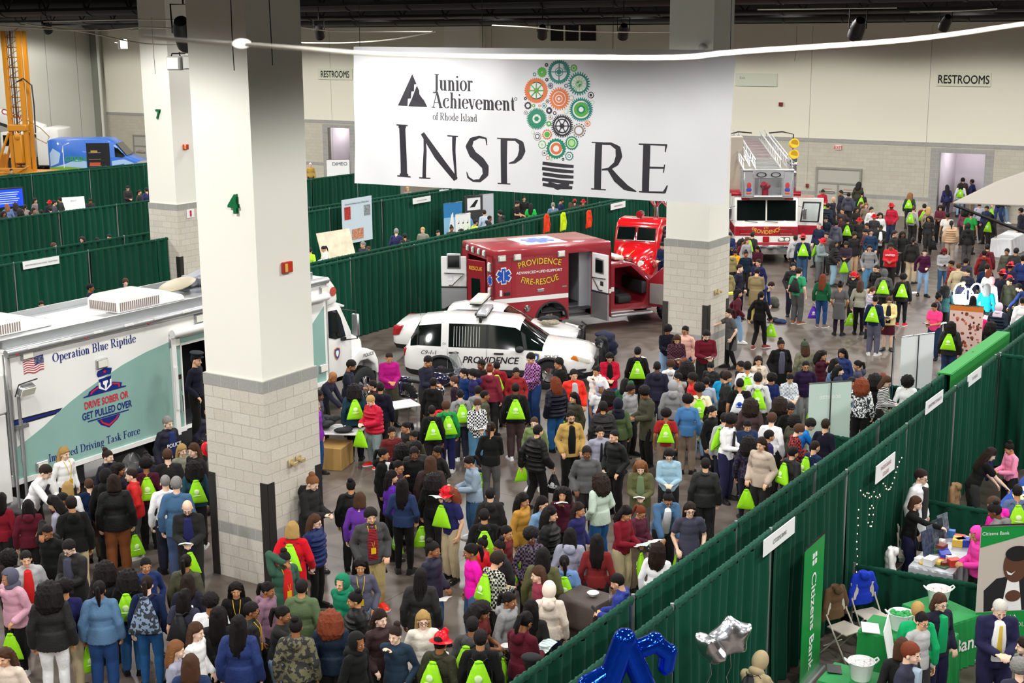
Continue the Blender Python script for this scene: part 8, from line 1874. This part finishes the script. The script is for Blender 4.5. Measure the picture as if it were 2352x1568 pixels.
cloth_table('green clothed bank table at the bottom edge with white tub', 16.5, 17.15, 4.8, 5.92, gcloth)
cloth_table('silver clothed college table covered with books and giveaways', 21.15, 23.0, 5.45, 6.15, scloth)
cloth_table('blue clothed table with papers at the right edge', 24.5, 27.2, 4.7, 5.7, bcloth)
cloth_table('white clothed table at the far right aisle', 58.0, 60.8, 13.5, 14.3, wcloth)
cloth_table('white clothed table at the left edge behind the command truck', 13.6, 14.5, 19.75, 21.6, wcloth)
cloth_table('table under the glowing lamps', 41.5, 43.2, 10.2, 10.9, wcloth)
cloth_table('white clothed table beside the pale green travel banner', 24.6, 26.0, 7.9, 8.6, wcloth)
D(26.9, 9.6, 26.9, 7.6, .92, 'low green drape beside the pale green travel banner', m=green)
D(31.6, 9.9, 31.6, 7.6, .92, 'low green drape in front of the white banner back', m=green)
D(20.25, 6.75, 20.5, 4.3, .92, 'low green drape behind the bank table and chairs', m=green)
D(23.9, 6.7, 23.9, 4.3, .92, 'low green drape between the silver table and the blue table', m=green)
D(29.6, 6.95, 29.6, 3.2, 2.44, 'tall green drape closing the right booths', m=green)
mb = MB(); mb.box(27.2, 31.8, 7.3, 7.56, 2.46, 2.49); mb.box(27.2, 31.8, 7.54, 7.57, 1.3, 2.48); mb.box(27.2, 31.8, 7.28, 7.31, 2.1, 2.48); o = hobj('table_cover', mb, mat('#1d8a35', .7)); tag(o, 'brighter green cloth thrown over the aisle drape', 'cloth')
def tub(x, y, z, label, c):
 o = thing('tub', label, 'tub', hw(x, y, z)); o.scale = (.85, .85, .85); q = MB(); q.lathe([(.001, 0), (.15, 0), (.2, .27), (.215, .3), (.205, .3), (.19, .26), (.001, .25)], 26, False); q.obj('body', plast, o)
 for s in (-1, 1): q = MB(); q.tube([(s*.2, -.06, .28), (s*.26, -.04, .33), (s*.26, .04, .33), (s*.2, .06, .28)], .014, 6); q.obj('handle', plast, o)
 q = MB(); rr = random.Random(6)
 for k in range(30): a = rr.random()*6.3; r = .17*math.sqrt(rr.random()); q.ell((r*math.cos(a), r*math.sin(a), .25+.03*rr.random()), (.045, .03, .03), 6, 5)
 q.obj('giveaways', mat(c, .5, var=.3, vscale=20), o)
tub(18.68, 5.5, .755, 'white tub of green giveaways beside the blond woman', '#1f9a4a'); tub(16.85, 5.45, .755, 'white tub of wrapped sweets at the bottom edge', '#f1e9e6'); tub(19.85, 5.3, .755, 'white tub at the back of the table lettered Bank', '#e9d5d2')
def chair(x, y, rz, label):
 o = thing('folding_chair', label, 'chair', hw(x, y), YAW+rz); MB().prismb([(-.2, -.2), (.2, -.2), (.19, .2), (-.19, .2)], .43, .455, .008, 'z', 1).obj('seat', beige, o); q = MB(); q.box(-.2, .2, .2, .225, .62, .88, .01, 1); q.obj('backrest', beige, o)
 for s in (-1, 1): MB().tube([(s*.215, -.24, 0), (s*.215, .2, .65), (s*.215, .23, .9)], .013, 6).obj('leg', beige, o); MB().tube([(s*.205, .28, 0), (s*.205, -.12, .45)], .013, 6).obj('leg', beige, o)
 MB().tube([(-.2, .24, .12), (.2, .24, .12)], .01, 6).obj('crossbar', beige, o)
chair(18.95, 6.4, -.4, 'beige folding chair with brown coat over its back'); chair(19.65, 6.25, -.6, 'beige folding chair with blue coat over its back'); chair(22.4, 6.5, .3, 'beige folding chair behind the college table')
def coat(x, y, z, rz, label, c, s=(1, 1, 1), name='coat'):
 if s == (1, 1, 1): o = link(name, garment('h', 's'), None, hw(x, y, z-.78), YAW+rz); o.scale = (.92, .7, .82)
 else:
  q = MB(); q.ell((0, 0, .12), (.27, .12, .3), 18, 12); q.ell((-.2, -.02, -.08), (.1, .1, .3), 12, 8); q.ell((.2, .02, -.12), (.1, .11, .28), 12, 8); q.ell((0, .05, .3), (.15, .1, .1), 12, 8); me = remesh(q, .02, 1, .022, 15, 1); me.name = 'heap'; me.materials.append(obmat(.8, .5, 14)); o = link(name, me, None, hw(x, y, z), YAW+rz); o.scale = s
 setm(o, c); tag(o, label, 'coat')
coat(19.05, 6.62, .62, -.4, 'brown coat draped over the folding chair', '#5d4630'); coat(19.8, 6.45, .62, -.6, 'bright blue coat draped over the second folding chair', '#1736b5'); coat(21.0, 6.4, .62, .3, 'white jacket heaped behind the low drape', '#d9d8d4'); coat(24.4, 6.35, .75, 0, 'tan furry coat hanging beside the lab coat', '#8a6a48'); coat(26.6, 6.3, .8, .2, 'dark navy coat hanging on the drape at upper right booth', '#151b45')
coat(34.4, 19.1, .34, .8, 'dark navy coat heaped on the floor near the police cars', '#20243c', (1.5, 2.2, .95)); coat(33.55, 18.75, .36, .2, 'black coat hung over the police sedan bumper', '#15161a', (1.1, 1.4, 1.0))
for px, py, lab in ((1679, 612, 'tan firefighter coat with yellow stripes hanging beside the pillar'), (1672, 655, 'tan firefighter trousers hanging below the coat beside the pillar')):
 p = HG(px, py, 1.3); coat(p.x, p.y, 1.2 if 'coat' in lab.split('with')[0] else .55, -.5, lab, '#8f8258'); q = MB(); q.cyl((0, 0, 0), (.001, 0, .16), .29, 18, .27); o = q.obj('reflective_stripe', mat('#d8e03a', .4), None); o.parent = COL.objects[-2] if False else [x for x in bpy.data.objects if x.get('label') == lab][0]; o.location = (0, 0, -.1); o.scale = (1, .5, .5)
# small things on the booth tables
rr = random.Random(11)
for k in range(26):
 x = 21.25+rr.random()*1.6; y = 5.52+rr.random()*.55; c = ['#7a2f28', '#2b3fae', '#e9e6de', '#d9b44a', '#2f6fb5', '#c43b2c', '#e8e8ea', '#3d5a3c'][k % 8]; w = .06+.07*rr.random(); q = MB(); q.box(-w, w, -w*.7, w*.7, 0, .02+.05*(k % 3), .004, 1)
 o = q.obj('book' if k % 2 else 'gift_bag', mat(c, .5), None, hw(x, y, .753), rr.random()*3); tag(o, ('book' if k % 2 else 'giveaway packet')+' lying on the silver clothed college table', 'book' if k % 2 else 'packet', 'books and packets on the silver table')
for k in range(4):
 o = card('photo_board', ['upright photo board on the college table, nearest the books', 'upright photo board on the college table, second from the books', 'upright photo board on the college table, third from the books', 'upright photo board on the college table, farthest from the books'][k], 'photo board', hw(21.75+.3*k, 6.0, .76), YAW-.3, .3, .42, mat(['#3b4a5c', '#55606b', '#2c3a44', '#68727a'][k], .4, var=.6, vscale=16), tilt=-.2)
for k in range(16):
 q = MB(); q.box(-.11, .11, -.14, .14, 0, .012); o = q.obj('paper_stack', mat(['#f1f1ee', '#cfdcec', '#f0e7a8', '#dfe6e8'][k % 4], .6), None, hw(24.7+rr.random()*2.3, 4.85+rr.random()*.7, .753), rr.random()*3); tag(o, 'papers spread on the blue clothed table', 'paper', 'papers on the blue table')
q = MB(); q.ell((0, 0, .2), (.13, .11, .2), 16, 12); q.ell((0, -.02, .46), (.14, .12, .13), 16, 12); [q.ell((s*.16, -.05, .22), (.05, .06, .13), 10, 8) for s in (-1, 1)]; [q.ell((s*.09, -.12, .05), (.06, .1, .06), 10, 8) for s in (-1, 1)]; [q.ell((s*.1, 0, .58), (.05, .03, .05), 8, 6) for s in (-1, 1)]
o = q.obj('plush_toy', mat('#f2c914', .8), None, hw(26.5, 5.45, .755), YAW-.6); tag(o, 'plain yellow plush toy sitting on the blue clothed table', 'plush toy')
card('tablet', 'black tablet lying on the bottom green table', 'tablet', hw(16.95, 5.75, .765), YAW+.4, .26, .19, mat('#15161a', .2), tilt=-1.5); card('poster_easel', 'white poster on black easel at the bottom of the bank booth', 'poster', hw(16.95, 5.0, .76), YAW+.22, .6, .85, signw, tilt=-.2)
card('flyer', 'flyer lying on the green table beside the white tub', 'flyer', hw(18.5, 5.75, .765), YAW+.4, .35, .25, mat('#e6efe9', .6), tilt=-1.5); q = MB(); q.lathe([(.001, 0), (.035, 0), (.035, .16), (.015, .2), (.015, .23), (.001, .23)], 14, False); o = q.obj('water_bottle', mat('#6d7fae', .3), None, hw(18.5, 5.25, .755)); tag(o, 'blue water bottle beside the tub of green giveaways', 'bottle')
# trash bin with a bowl left on top
o = thing('trash_bin', 'brown plastic trash bin beside the aisle drape', 'trash bin', hw(16.62, 9.5), YAW-.12); br = mat('#3d322d', .6, bump=.15, bscale=60)
q = MB(); q.prismb([(-.29, 0), (-.33, .72), (.33, .72), (.29, 0)], -.31, .31, .03); q.obj('body', br, o); q = MB(); q.prismb([(-.36, .7), (-.36, .78), (-.3, 1.08), (-.24, 1.12), (.24, 1.12), (.3, 1.08), (.36, .78), (.36, .7)], -.34, .34, .03); q.obj('lid', mat('#4b403b', .6, bump=.15, bscale=60), o)
q = MB(); q.lathe([(.001, 0), (.05, 0), (.09, .05), (.085, .05), (.045, .012), (.001, .012)], 18, False); o = q.obj('bowl', plast, None, hw(16.6, 9.4, 1.135)); tag(o, 'white paper bowl left on top of the brown trash bin', 'bowl')
# foil balloons
foil = mat('#e4e6ec', .22, 1.0, bump=.5, bscale=7); bfoil = mat('#0a48d8', .1, .85, bump=.2, bscale=10)
def onplane(px, py, y): d = HM.inverted().to_3x3() @ ray(px, py); q = Vector((0, 0, CAM_H)) + d*(y/d.y); return hw(q.x, q.y, q.z)
def star_balloon(px, py, z, s, rot, label):
 m_ = MB(); N = 10; R = [(s if k % 2 == 0 else s*.5) for k in range(N)]; rim = [(R[k]*math.sin(2*PI*k/N), 0, R[k]*math.cos(2*PI*k/N)) for k in range(N)]
 for y in (-1, 1):
  vs = []
  for f in (1.0, .93, .75, .5, .25): vs += [(x*f, y*s*.42*math.sqrt(max(0, 1-f**1.7)), zz*f) for x, _, zz in rim]
  vs.append((0, y*s*.42, 0)); m_.add(vs, [(i*N+j, i*N+(j+1) % N, i*N+N+(j+1) % N, i*N+N+j) for i in range(4) for j in range(N)]+[(40+j, 40+(j+1) % N, 50) for j in range(N)], True)
 p = onplane(px, py, 6.2); z = p.z; o = thing('foil_balloon', label, 'balloon', p); b = m_.obj('star', foil, o); b.rotation_euler = rot; md = b.modifiers.new('s', 'SUBSURF'); md.levels = 2; md.render_levels = 2
 q = MB(); q.tube([(.0, 0, -s*.6), (.02, .03, -s*1.1), (-.03, .05, -s*1.5), (.02, .02, -s*2.0), (-.02, .05, -z+.02)], .006, 5); q.obj('ribbon', foil, o)
star_balloon(1678, 1462, 1.9, .36, (.1, -.15, .2), 'silver star foil balloon, the larger and upper one'); star_balloon(1632, 1490, 1.75, .3, (.6, .5, -.7), 'silver star foil balloon, tilted, lower left of the larger star')
p = onplane(1445, 1545, 6.0); o = thing('foil_balloon', 'shiny blue letter shaped foil balloon at the bottom edge', 'balloon', p, .2)
q = MB(); limb(q, [(-.3, 0, -.35), (-.05, 0, .36)], [.13, .12], 18); limb(q, [(-.05, 0, .36), (.26, 0, -.4)], [.11, .12], 18); limb(q, [(-.25, 0, .0), (-.42, 0, -.1)], [.1, .12], 14); q.obj('letter', bfoil, o)
q = MB(); limb(q, [(.12, .12, .18), (.3, .12, .24), (.44, .12, .12), (.42, .12, -.03)], [.1, .11, .1, .09], 18); limb(q, [(.3, .1, -.4), (.42, .1, -.32)], [.1, .09], 14); q.obj('letter_curl', bfoil, o); q = MB(); q.cyl((0, 0, -.4), (0, .05, .02-p.z), .004, 5); q.obj('ribbon', foil, o)
# officers' tables
def fold_table(label, px, py, rz, w, h):
 p = HG(px, py, .75); o = thing('folding_table', label, 'table', hw(p.x, p.y), YAW+rz); MB().box(-w/2, w/2, -h/2, h/2, .72, .76, .01, 1).obj('tabletop', plast, o)
 for sx in (-1, 1):
  for sy in (-1, 1): MB().cyl((sx*w*.42, sy*h*.4, 0), (sx*w*.42, sy*h*.4, .72), .014, 6).obj('leg', brush, o)
 return p
p = fold_table('white folding table covered with police gear beside the pillar', 768, 985, -1.1, 1.3, .75)
for k in range(9): q = MB(); q.ell((0, 0, .05), (.2, .12, .06), 14, 8); q.ell((.1, .05, .07), (.12, .1, .06), 10, 6); o = q.obj('gear_bag', mat(['#16171b', '#24262e', '#101114'][k % 3], .8, bump=.5, bscale=18), None, hw(p.x+rr.uniform(-.22, .22), p.y+rr.uniform(-.4, .4), .77+.015*k), k*.7); tag(o, 'black police gear piled on the folding table by the pillar', 'gear', 'police gear on the folding table')
q = MB(); q.box(-.35, .35, -.3, .3, 0, .5, .01, 1); o = q.obj('cardboard_box', mat('#b08a4e', .7), None, hw(p.x-.2, p.y-.15, 0.0), YAW+.3); tag(o, 'cardboard box under the police gear table', 'box')
fold_table('small white folding table behind the boy in red puffer', 905, 930, -.5, 1.1, .6)
# glowing loop lamps
for k, (px, py, lab) in enumerate(((2205, 672, 'glowing white loop lamp, leftmost of three'), (2222, 685, 'glowing white loop lamp, lowest and middle of three'), (2242, 672, 'glowing white loop lamp, rightmost of three'))):
 p = HG(px, py, 1.3); o = thing('loop_lamp', lab, 'lamp', hw(p.x, p.y, .75), YAW-.9); q = MB(); q.tube([(-.2+.0, 0, 0)]+[(.19*math.cos(PI-a), 0, .55+.28*math.sin(a)) for a in [PI*j/14 for j in range(15)]]+[(.2, 0, 0)], .022, 8); q.obj('tube', mat('#f4fbff', .3, emit=9), o); q = MB(); q.box(-.26, .26, -.1, .1, -.0, .05, .02, 1); q.obj('base', plast, o); q = MB(); q.box(-.15, .15, -.01, .01, .08, .5, .01, 1); q.obj('panel', mat('#e6f5ff', .3, emit=6), o)
 MB().box(-.2, .2, -.15, .15, -.75, 0).obj('pedestal', wcloth, o)
 L = bpy.data.lights.new('loop_light', 'POINT'); L.energy = 60; L.color = (.75, .92, 1); L.shadow_soft_size = .2; q = link('loop_light', L, o, (0, -.3, .5))
# canopy corner at right
p = G(2262, 470, 2.2); o = thing('canopy', 'white fabric canopy with black frame at the right edge', 'canopy', p, 0); q = MB(); q.add([(-1.3, 0, .1), (3, -.8, .0), (3, 1.6, 1.5), (.8, 1.2, .8), (-1.3, 0, .06), (3, -.8, -.04), (3, 1.6, 1.45), (.8, 1.2, .75)], [(0, 1, 2, 3), (7, 6, 5, 4), (0, 1, 5, 4), (1, 2, 6, 5), (2, 3, 7, 6), (3, 0, 4, 7)]); q.obj('fabric', mat('#aaa39a', .8), o); q = MB(); q.tube([(-1.25, 0, .0), (2.9, -.5, -1.6)], .07, 6); q.cyl((2.9, -.6, -2.2), (2.9, -.6, .0), .06, 6); q.obj('frame', black, o)
# on the floor
for px, py, n, lab, c in ((1776, 705, 'backpack', 'grey backpack on the floor beside the bending person', '#4b4b44'), (1775, 738, 'shoes_pair', 'black shoes and cloth left on the floor', '#15161a'), (1792, 742, 'boot', 'blue fabric boot lying on the floor', '#26305c'), (1740, 590, 'gear_bag', 'dark gear bag under the fire truck bumper', '#1c1d20')):
 q = MB(); q.ell((0, 0, .17 if n == 'backpack' else .07), (.2, .15, .2 if n == 'backpack' else .07), 16, 10); q.ell((.08, -.08, .1 if n == 'backpack' else .05), (.12, .09, .12 if n == 'backpack' else .05), 12, 8); p = G(px, py); o = q.obj(n, mat(c, .8, bump=.4, bscale=18, var=.3, vscale=10), None, (p.x, p.y, 0.0)); tag(o, lab, n.replace('_', ' '))
for px, py, lab in ((2098, 672, 'white sheet of paper lying on the floor of the aisle'), (1470, 822, 'white sheet of paper lying on floor near the coat pile')):
 p = G(px, py); q = MB(); q.box(-.16, .16, -.12, .12, 0, .006); o = q.obj('paper_sheet', signw, None, (p.x, p.y, .001), .4); tag(o, lab, 'paper')
for i, (px, py, lab) in enumerate(((1010, 958, 'red plastic helmet held low by the boy in black hoodie'), (466, 1034, 'shiny red helmet beside the light brown haired girl'), (2130, 500, 'red plastic helmet held by the maroon reader near restroom opening'))):
 p = G(px, py, 1.0); o = link('fire_helmet', headgear('_f'), None, p); setm(o, '#d01626'); o.rotation_euler = (1.2, 0, i); tag(o, lab, 'helmet')
"""end of booths"""
# ---------------------------------------------------------------- wall signs, doors, fixtures and cables
def wally(px, py): y, z = wallpix(px, py); return y, z
def wall_card(name, label, cat, x0, y0, x1, y1, m, lines=(), d=.06):
 a = wally(x0, y1); b = wally(x1, y0); w = a[0]-b[0]; h = b[1]-a[1]; o = thing(name, label, cat, hw(WX-d-.005, (a[0]+b[0])/2, a[1]), YAW-PI/2)
 q = MB(); q.box(-w/2, w/2, 0, d, 0, h); q.obj('board', m, o)
 for s, x, z, sz, c, b_, sx in lines: letters('lettering', s, c, o, (x*w, -.004, z*h), size=sz*h, bold=b_, sx=sx)
 return o
sg = mat('#dfe0c8', .5)
wall_card('restroom_sign', 'RESTROOMS sign between the pillar and the banner', 'sign', 732, 158, 810, 182, sg, [('RESTROOMS', 0, .2, .85, blk, .02, .72)]); wall_card('restroom_sign', 'large RESTROOMS sign above the right restroom opening', 'sign', 2151, 167, 2278, 197, sg, [('RESTROOMS', 0, .2, .86, blk, .02, .78)])
wall_card('wayfinding_sign', 'blank pale sign with small Exit text beside the banner', 'sign', 1690, 169, 1786, 197, mat('#d4dac6', .4), [('Exit', -.33, .55, .3, mat('#8a8f84'), 0, 1)])
o = wall_card('exit_sign', 'small red lettered EXIT sign above the grey double doors', 'sign', 1919, 333, 1934, 343, mat('#f3dcd6', .4), [('EXIT', 0, .15, .9, mat('#d23a3a', .4), .02, 1)])
for x0, y0, x1, y1, lab in ((1790, 235, 1799, 243, 'small dark red alarm box on the wall right of the banner'), (1852, 422, 1858, 430, 'small red alarm box beside the fire truck')): wall_card('alarm_box', lab, 'alarm', x0, y0, x1, y1, mat('#7a2a22', .4), d=.1)
wall_card('control_window', 'dark three pane window high on the wall above the banner', 'window', 1266, 58, 1369, 94, black2).children[0];
for x in (1298, 1333): y, z = wally(x, 58); q = MB(); q.box(WX-.09, WX-.06, y-.05, y+.05, wally(x, 94)[1], z); o = hobj('window_bar', q, wallcream); o['kind'] = 'structure'
def doors(n, x0, y0, x1, y1, split, label):
 a = wally(x0, y1); b = wally(x1, y0); w = a[0]-b[0]; h = b[1]; o = link('door_%d' % n, None, None, hw(WX-.03, (a[0]+b[0])/2, 0), YAW-PI/2); o['kind'] = 'structure'; dg = mat('#b4b3a7', .5); hd = h*.66
 fr = MB(); fr.box(-w/2-.1, -w/2, -.06, .03, 0, h+.1); fr.box(w/2, w/2+.1, -.06, .03, 0, h+.1); fr.box(-w/2, w/2, -.06, .03, h, h+.1); fr.box(-w/2, w/2, -.06, .03, hd, hd+.08); fr.box(-.04, .04, -.06, .03, 0, hd); fr.obj('door_frame', mat('#8f8e84', .5), o); MB().box(-w/2, w/2, -.02, .02, hd+.08, h).obj('transom_panel', dg, o)
 for s in (-1, 1):
  d = MB().box(min(s*.04, s*w/2), max(s*.04, s*w/2), -.03, .02, 0, hd).obj('door_leaf', dg, o); c = s*(w/4); MB().box(c-w*.19, c+w*.19, -.1, -.03, .95, 1.05, .02, 1).obj('push_bar', chrome, d); letters('lettering', 'EMERGENCY', mat('#c0504a'), d, (c, -.033, hd-.3), size=.09); letters('lettering', 'ONLY', mat('#c0504a'), d, (c, -.033, hd-.42), size=.09)
doors(1, 1876, 392, 1976, 480, 0, ''); doors(2, 313, 315, 365, 380, 0, '')
for q_ in (RO, RO2): L = bpy.data.lights.new('alcove_lamp', 'POINT'); L.energy = 45; L.shadow_soft_size = .3; link('alcove_lamp', L, None, hw(WX+1.4, (q_[0]+q_[1])/2, 3.0))  # unseen point light added in each wall opening to brighten its alcove
# numbers, strobes, brackets on the pillars
def on_pillar(base, face, u, z): h = PS/2+.002; return (Vector((-h, -u, z)), -PI/2) if face == 'x' else (Vector((u, -h, z)), 0)   # x: the face towards the camera's left, y: the right one
def pil_local(o, px, py, face):
 M = o.matrix_world if False else (Matrix.Translation(o.location) @ Matrix.Rotation(YAW, 4, 'Z')); Mi = M.inverted(); c = Mi @ Vector((0, 0, CAM_H)); d = Mi.to_3x3() @ ray(px, py); h = PS/2+(.05 if py > {pil4: 860, pil7: 460, pilR: 550}[o] else .005)
 t = ((-h-c.x)/d.x) if face == 'x' else ((-h-c.y)/d.y); return c+d*t
def put(o, px, py, face, name, label, cat, build):
 q = pil_local(o, px, py, face); M = Matrix.Translation(o.location) @ Matrix.Rotation(YAW, 4, 'Z'); w = M @ q; t = thing(name, label, cat, w, YAW+(-PI/2 if face == 'x' else 0)); build(t); return t
gn = mat('#0f6a3c', .4)
def num(s, sz):
 def f(t):
  vs, fs = text_mesh(s, size=sz, bold=.03, depth=0); q = MB(); n = len(vs); q.add([(x, -.05, z) for x, _, z in vs]+[(x, 0, z) for x, _, z in vs], fs+[tuple(n+i for i in r) for r in fs]);
  q.obj('numeral', gn, t)
 return f
put(pil4, 540, 488, 'x', 'pillar_number', 'green numeral 4 mounted on the nearest pillar', 'number', num('4', .42)); put(pil7, 365, 272, 'x', 'pillar_number', 'green numeral 7 mounted on the second pillar', 'number', num('7', .42))
def strobe(t): MB().box(-.11, .11, -.07, 0, -.09, .09, .01, 1).obj('housing', mat('#c0341f', .4), t); MB().box(-.1, -.03, -.09, -.07, -.07, .07, .01, 1).obj('lens', mat('#e8b45a', .3), t)
put(pil4, 656, 613, 'y', 'alarm_strobe', 'red alarm strobe on the nearest pillar', 'alarm', strobe); put(pil7, 425, 337, 'y', 'alarm_strobe', 'red alarm strobe on the second pillar', 'alarm', strobe)
def esign(t): MB().box(-.16, .16, -.02, 0, -.14, .14).obj('board', signw, t); q = MB(); q.box(-.04, .04, -.025, -.02, -.1, .02); q.ell((0, -.022, .06), (.05, .006, .05), 10, 6); q.obj('symbol', mat('#c92a3a', .4), t)
put(pil7, 437, 490, 'y', 'extinguisher_sign', 'small white sign with red extinguisher symbol on second pillar', 'sign', esign)
def valve(t): q = MB(); q.box(-.06, .06, -.03, 0, -.06, .06, .005, 1); q.cyl((0, -.03, -.01), (0, -.1, -.01), .03, 10); q.box(-.02, .08, -.11, -.07, -.05, .02, .005, 1); q.obj('bracket', mat('#cdb98a', .35, .4), t)
for o, a, b, l in ((pil4, 667, 1062, 'left brass bracket on the nearest pillar'), (pil4, 684, 1053, 'right brass bracket on the nearest pillar'), (pilR, 1643, 671, 'left brass bracket on the pillar under the banner'), (pilR, 1650, 668, 'right brass bracket on the pillar under the banner')): put(o, a, b, 'y', 'brass_bracket', l, 'bracket', valve)
# theatre lamps and speakers under the roof
def par(px, py, D, s, label, yaw=0.0):
 p = atd(px, py, D); o = thing('stage_lamp', label, 'stage lamp', p, yaw); q = MB(); q.M = Matrix.Rotation(.9, 4, 'X'); q.lathe([(.001, .3*s), (.1*s, .28*s), (.16*s, .1*s), (.17*s, -.25*s), (.15*s, -.26*s), (.001, -.2*s)], 18, False); q.obj('housing', black2, o); q = MB(); q.tube([(-.18*s, 0, 0), (-.19*s, 0, .42*s), (.19*s, 0, .42*s), (.18*s, 0, 0)], .015*s, 6); q.cyl((0, 0, .42*s), (0, 0, .42*s+.8), .02, 6); q.obj('yoke', black2, o)
par(107, 62, 60, 1.1, 'small black stage lamp beside the drill mast'); par(424, 76, 32, 1.5, 'large black stage lamp between the two left pillars'); par(733, 74, 50, 1.0, 'black stage lamp right of the nearest pillar'); par(1246, 73, 48, 1.0, 'black stage lamp above the banner, left one'); par(1432, 72, 48, 1.1, 'black stage lamp above the banner, right one'); par(1970, 66, 46, 1.5, 'long black stage lamp right of the banner'); par(2172, 52, 52, 1.2, 'black stage lamp above the RESTROOMS sign at right')
for k, (px, py, lab) in enumerate(((408, 145, 'grey flood lamp on pillar seven, left one'), (436, 143, 'grey flood lamp on pillar seven, right one'))): p = atd(px, py, 46); o = thing('pillar_flood', lab, 'flood lamp', p, -.3+.6*k); MB().box(-.24, .24, -.3, .0, -.22, .22, .03, 1).obj('housing', mat('#a9a9a4', .5), o); MB().box(-.2, .2, -.32, -.3, -.18, .18).obj('lens', mat('#dcdcd6', .3), o); MB().tube([(-.26, -.1, 0), (-.3, .2, .3), (.0, .5, .3)], .025, 6).obj('yoke', black2, o)
p = atd(281, 102, 88); q = MB(); q.box(-.25, .25, -.3, .2, -.3, .3, .05, 1); q.cyl((0, .2, 0), (-.3, .6, .1), .05, 6); o = q.obj('wall_speaker', plast, None, p, .5); tag(o, 'small white speaker near the left wall corner', 'speaker')
def dome(t): MB().ell((0, -.1, 0), (.1, .1, .1), 14, 10).obj('dome', mat('#d6d6d2', .3), t); MB().cyl((0, 0, .04), (0, -.1, .04), .04, 8).obj('mount', plast, t)
put(pilR, 1617, 108, 'x', 'security_camera', 'round security camera on the pillar above the banner', 'camera', dome)
# loose cables
def cable(name, label, pts, r, m):
 P = [atd(*t) for t in pts]; out = []; n = len(P)
 for i in range(n-1):
  a, b, c, d = P[max(i-1, 0)], P[i], P[i+1], P[min(i+2, n-1)]
  for k in range(6): t = k/6; out.append(.5*((2*b)+(c-a)*t+(2*a-5*b+4*c-d)*t*t+(3*b-a-3*c+d)*t**3))
 out.append(P[-1]); q = MB(); q.tube(out, r, 8); o = q.obj(name, m, None); return tag(o, label, 'cable')
cw = mat('#efeadb', .5)
o = cable('light_string', 'thick pale cord with a bulb sagging close across the whole view', [(330, 84, 5.4), (450, 95, 5.2), (553, 101, 5.1), (700, 112, 5), (880, 125, 5), (1100, 130, 5), (1340, 132, 5), (1560, 132, 5), (1700, 119, 5.1), (2080, 92, 5.3), (2352, 55, 5.5), (2600, 20, 5.6)], .0075, cw)
q = MB(); c = atd(555, 100, 5.1); q.M = Matrix.Translation(c); q.ell((0, 0, 0), (.034, .018, .017), 16, 10); q.obj('bulb', mat('#fffaf0', .2, emit=1.0), o)
for k, pts in enumerate(([(0, 60, 40), (200, 70, 38), (330, 63, 36), (470, 70, 34)], [(100, 50, 40), (300, 45, 38), (470, 47, 36)], [(60, 55, 40), (200, 75, 38), (330, 100, 36), (462, 102, 34)], [(690, 62, 45), (780, 72, 45), (1000, 73, 45)], [(690, 98, 40), (800, 98, 40), (905, 90, 40), (1000, 72, 40)], [(1130, 58, 46), (1210, 62, 46), (1330, 72, 46), (1560, 74, 46)], [(1740, 22, 42), (1900, 20, 42), (2060, 18, 42)], [(2090, 27, 44), (2200, 25, 44), (2290, 20, 44)])):
 cable('roof_cable', 'white loose cable under the roof, '+['longest at far left', 'uppermost at far left', 'sagging lowest at far left', 'short one right of the nearest pillar', 'sagging over the left end of the banner', 'level one above the banner', 'level one over the fire truck', 'short one over the right wall'][k], pts, .018, cw)
for k, pts in enumerate(([(530, 0, 21), (533, 80, 21), (538, 162, 21)], [(618, 0, 21), (622, 70, 21), (626, 150, 21)], [(348, 40, 43), (352, 110, 43), (357, 170, 43)], [(1830, 60, 50), (1829, 110, 50), (1825, 140, 50)])):
 cable('ceiling_wire', 'thin black cord hanging '+['on the nearest pillar, left one', 'on the nearest pillar, right one', 'beside pillar seven', 'against the wall right of the banner'][k], pts, .007, black)
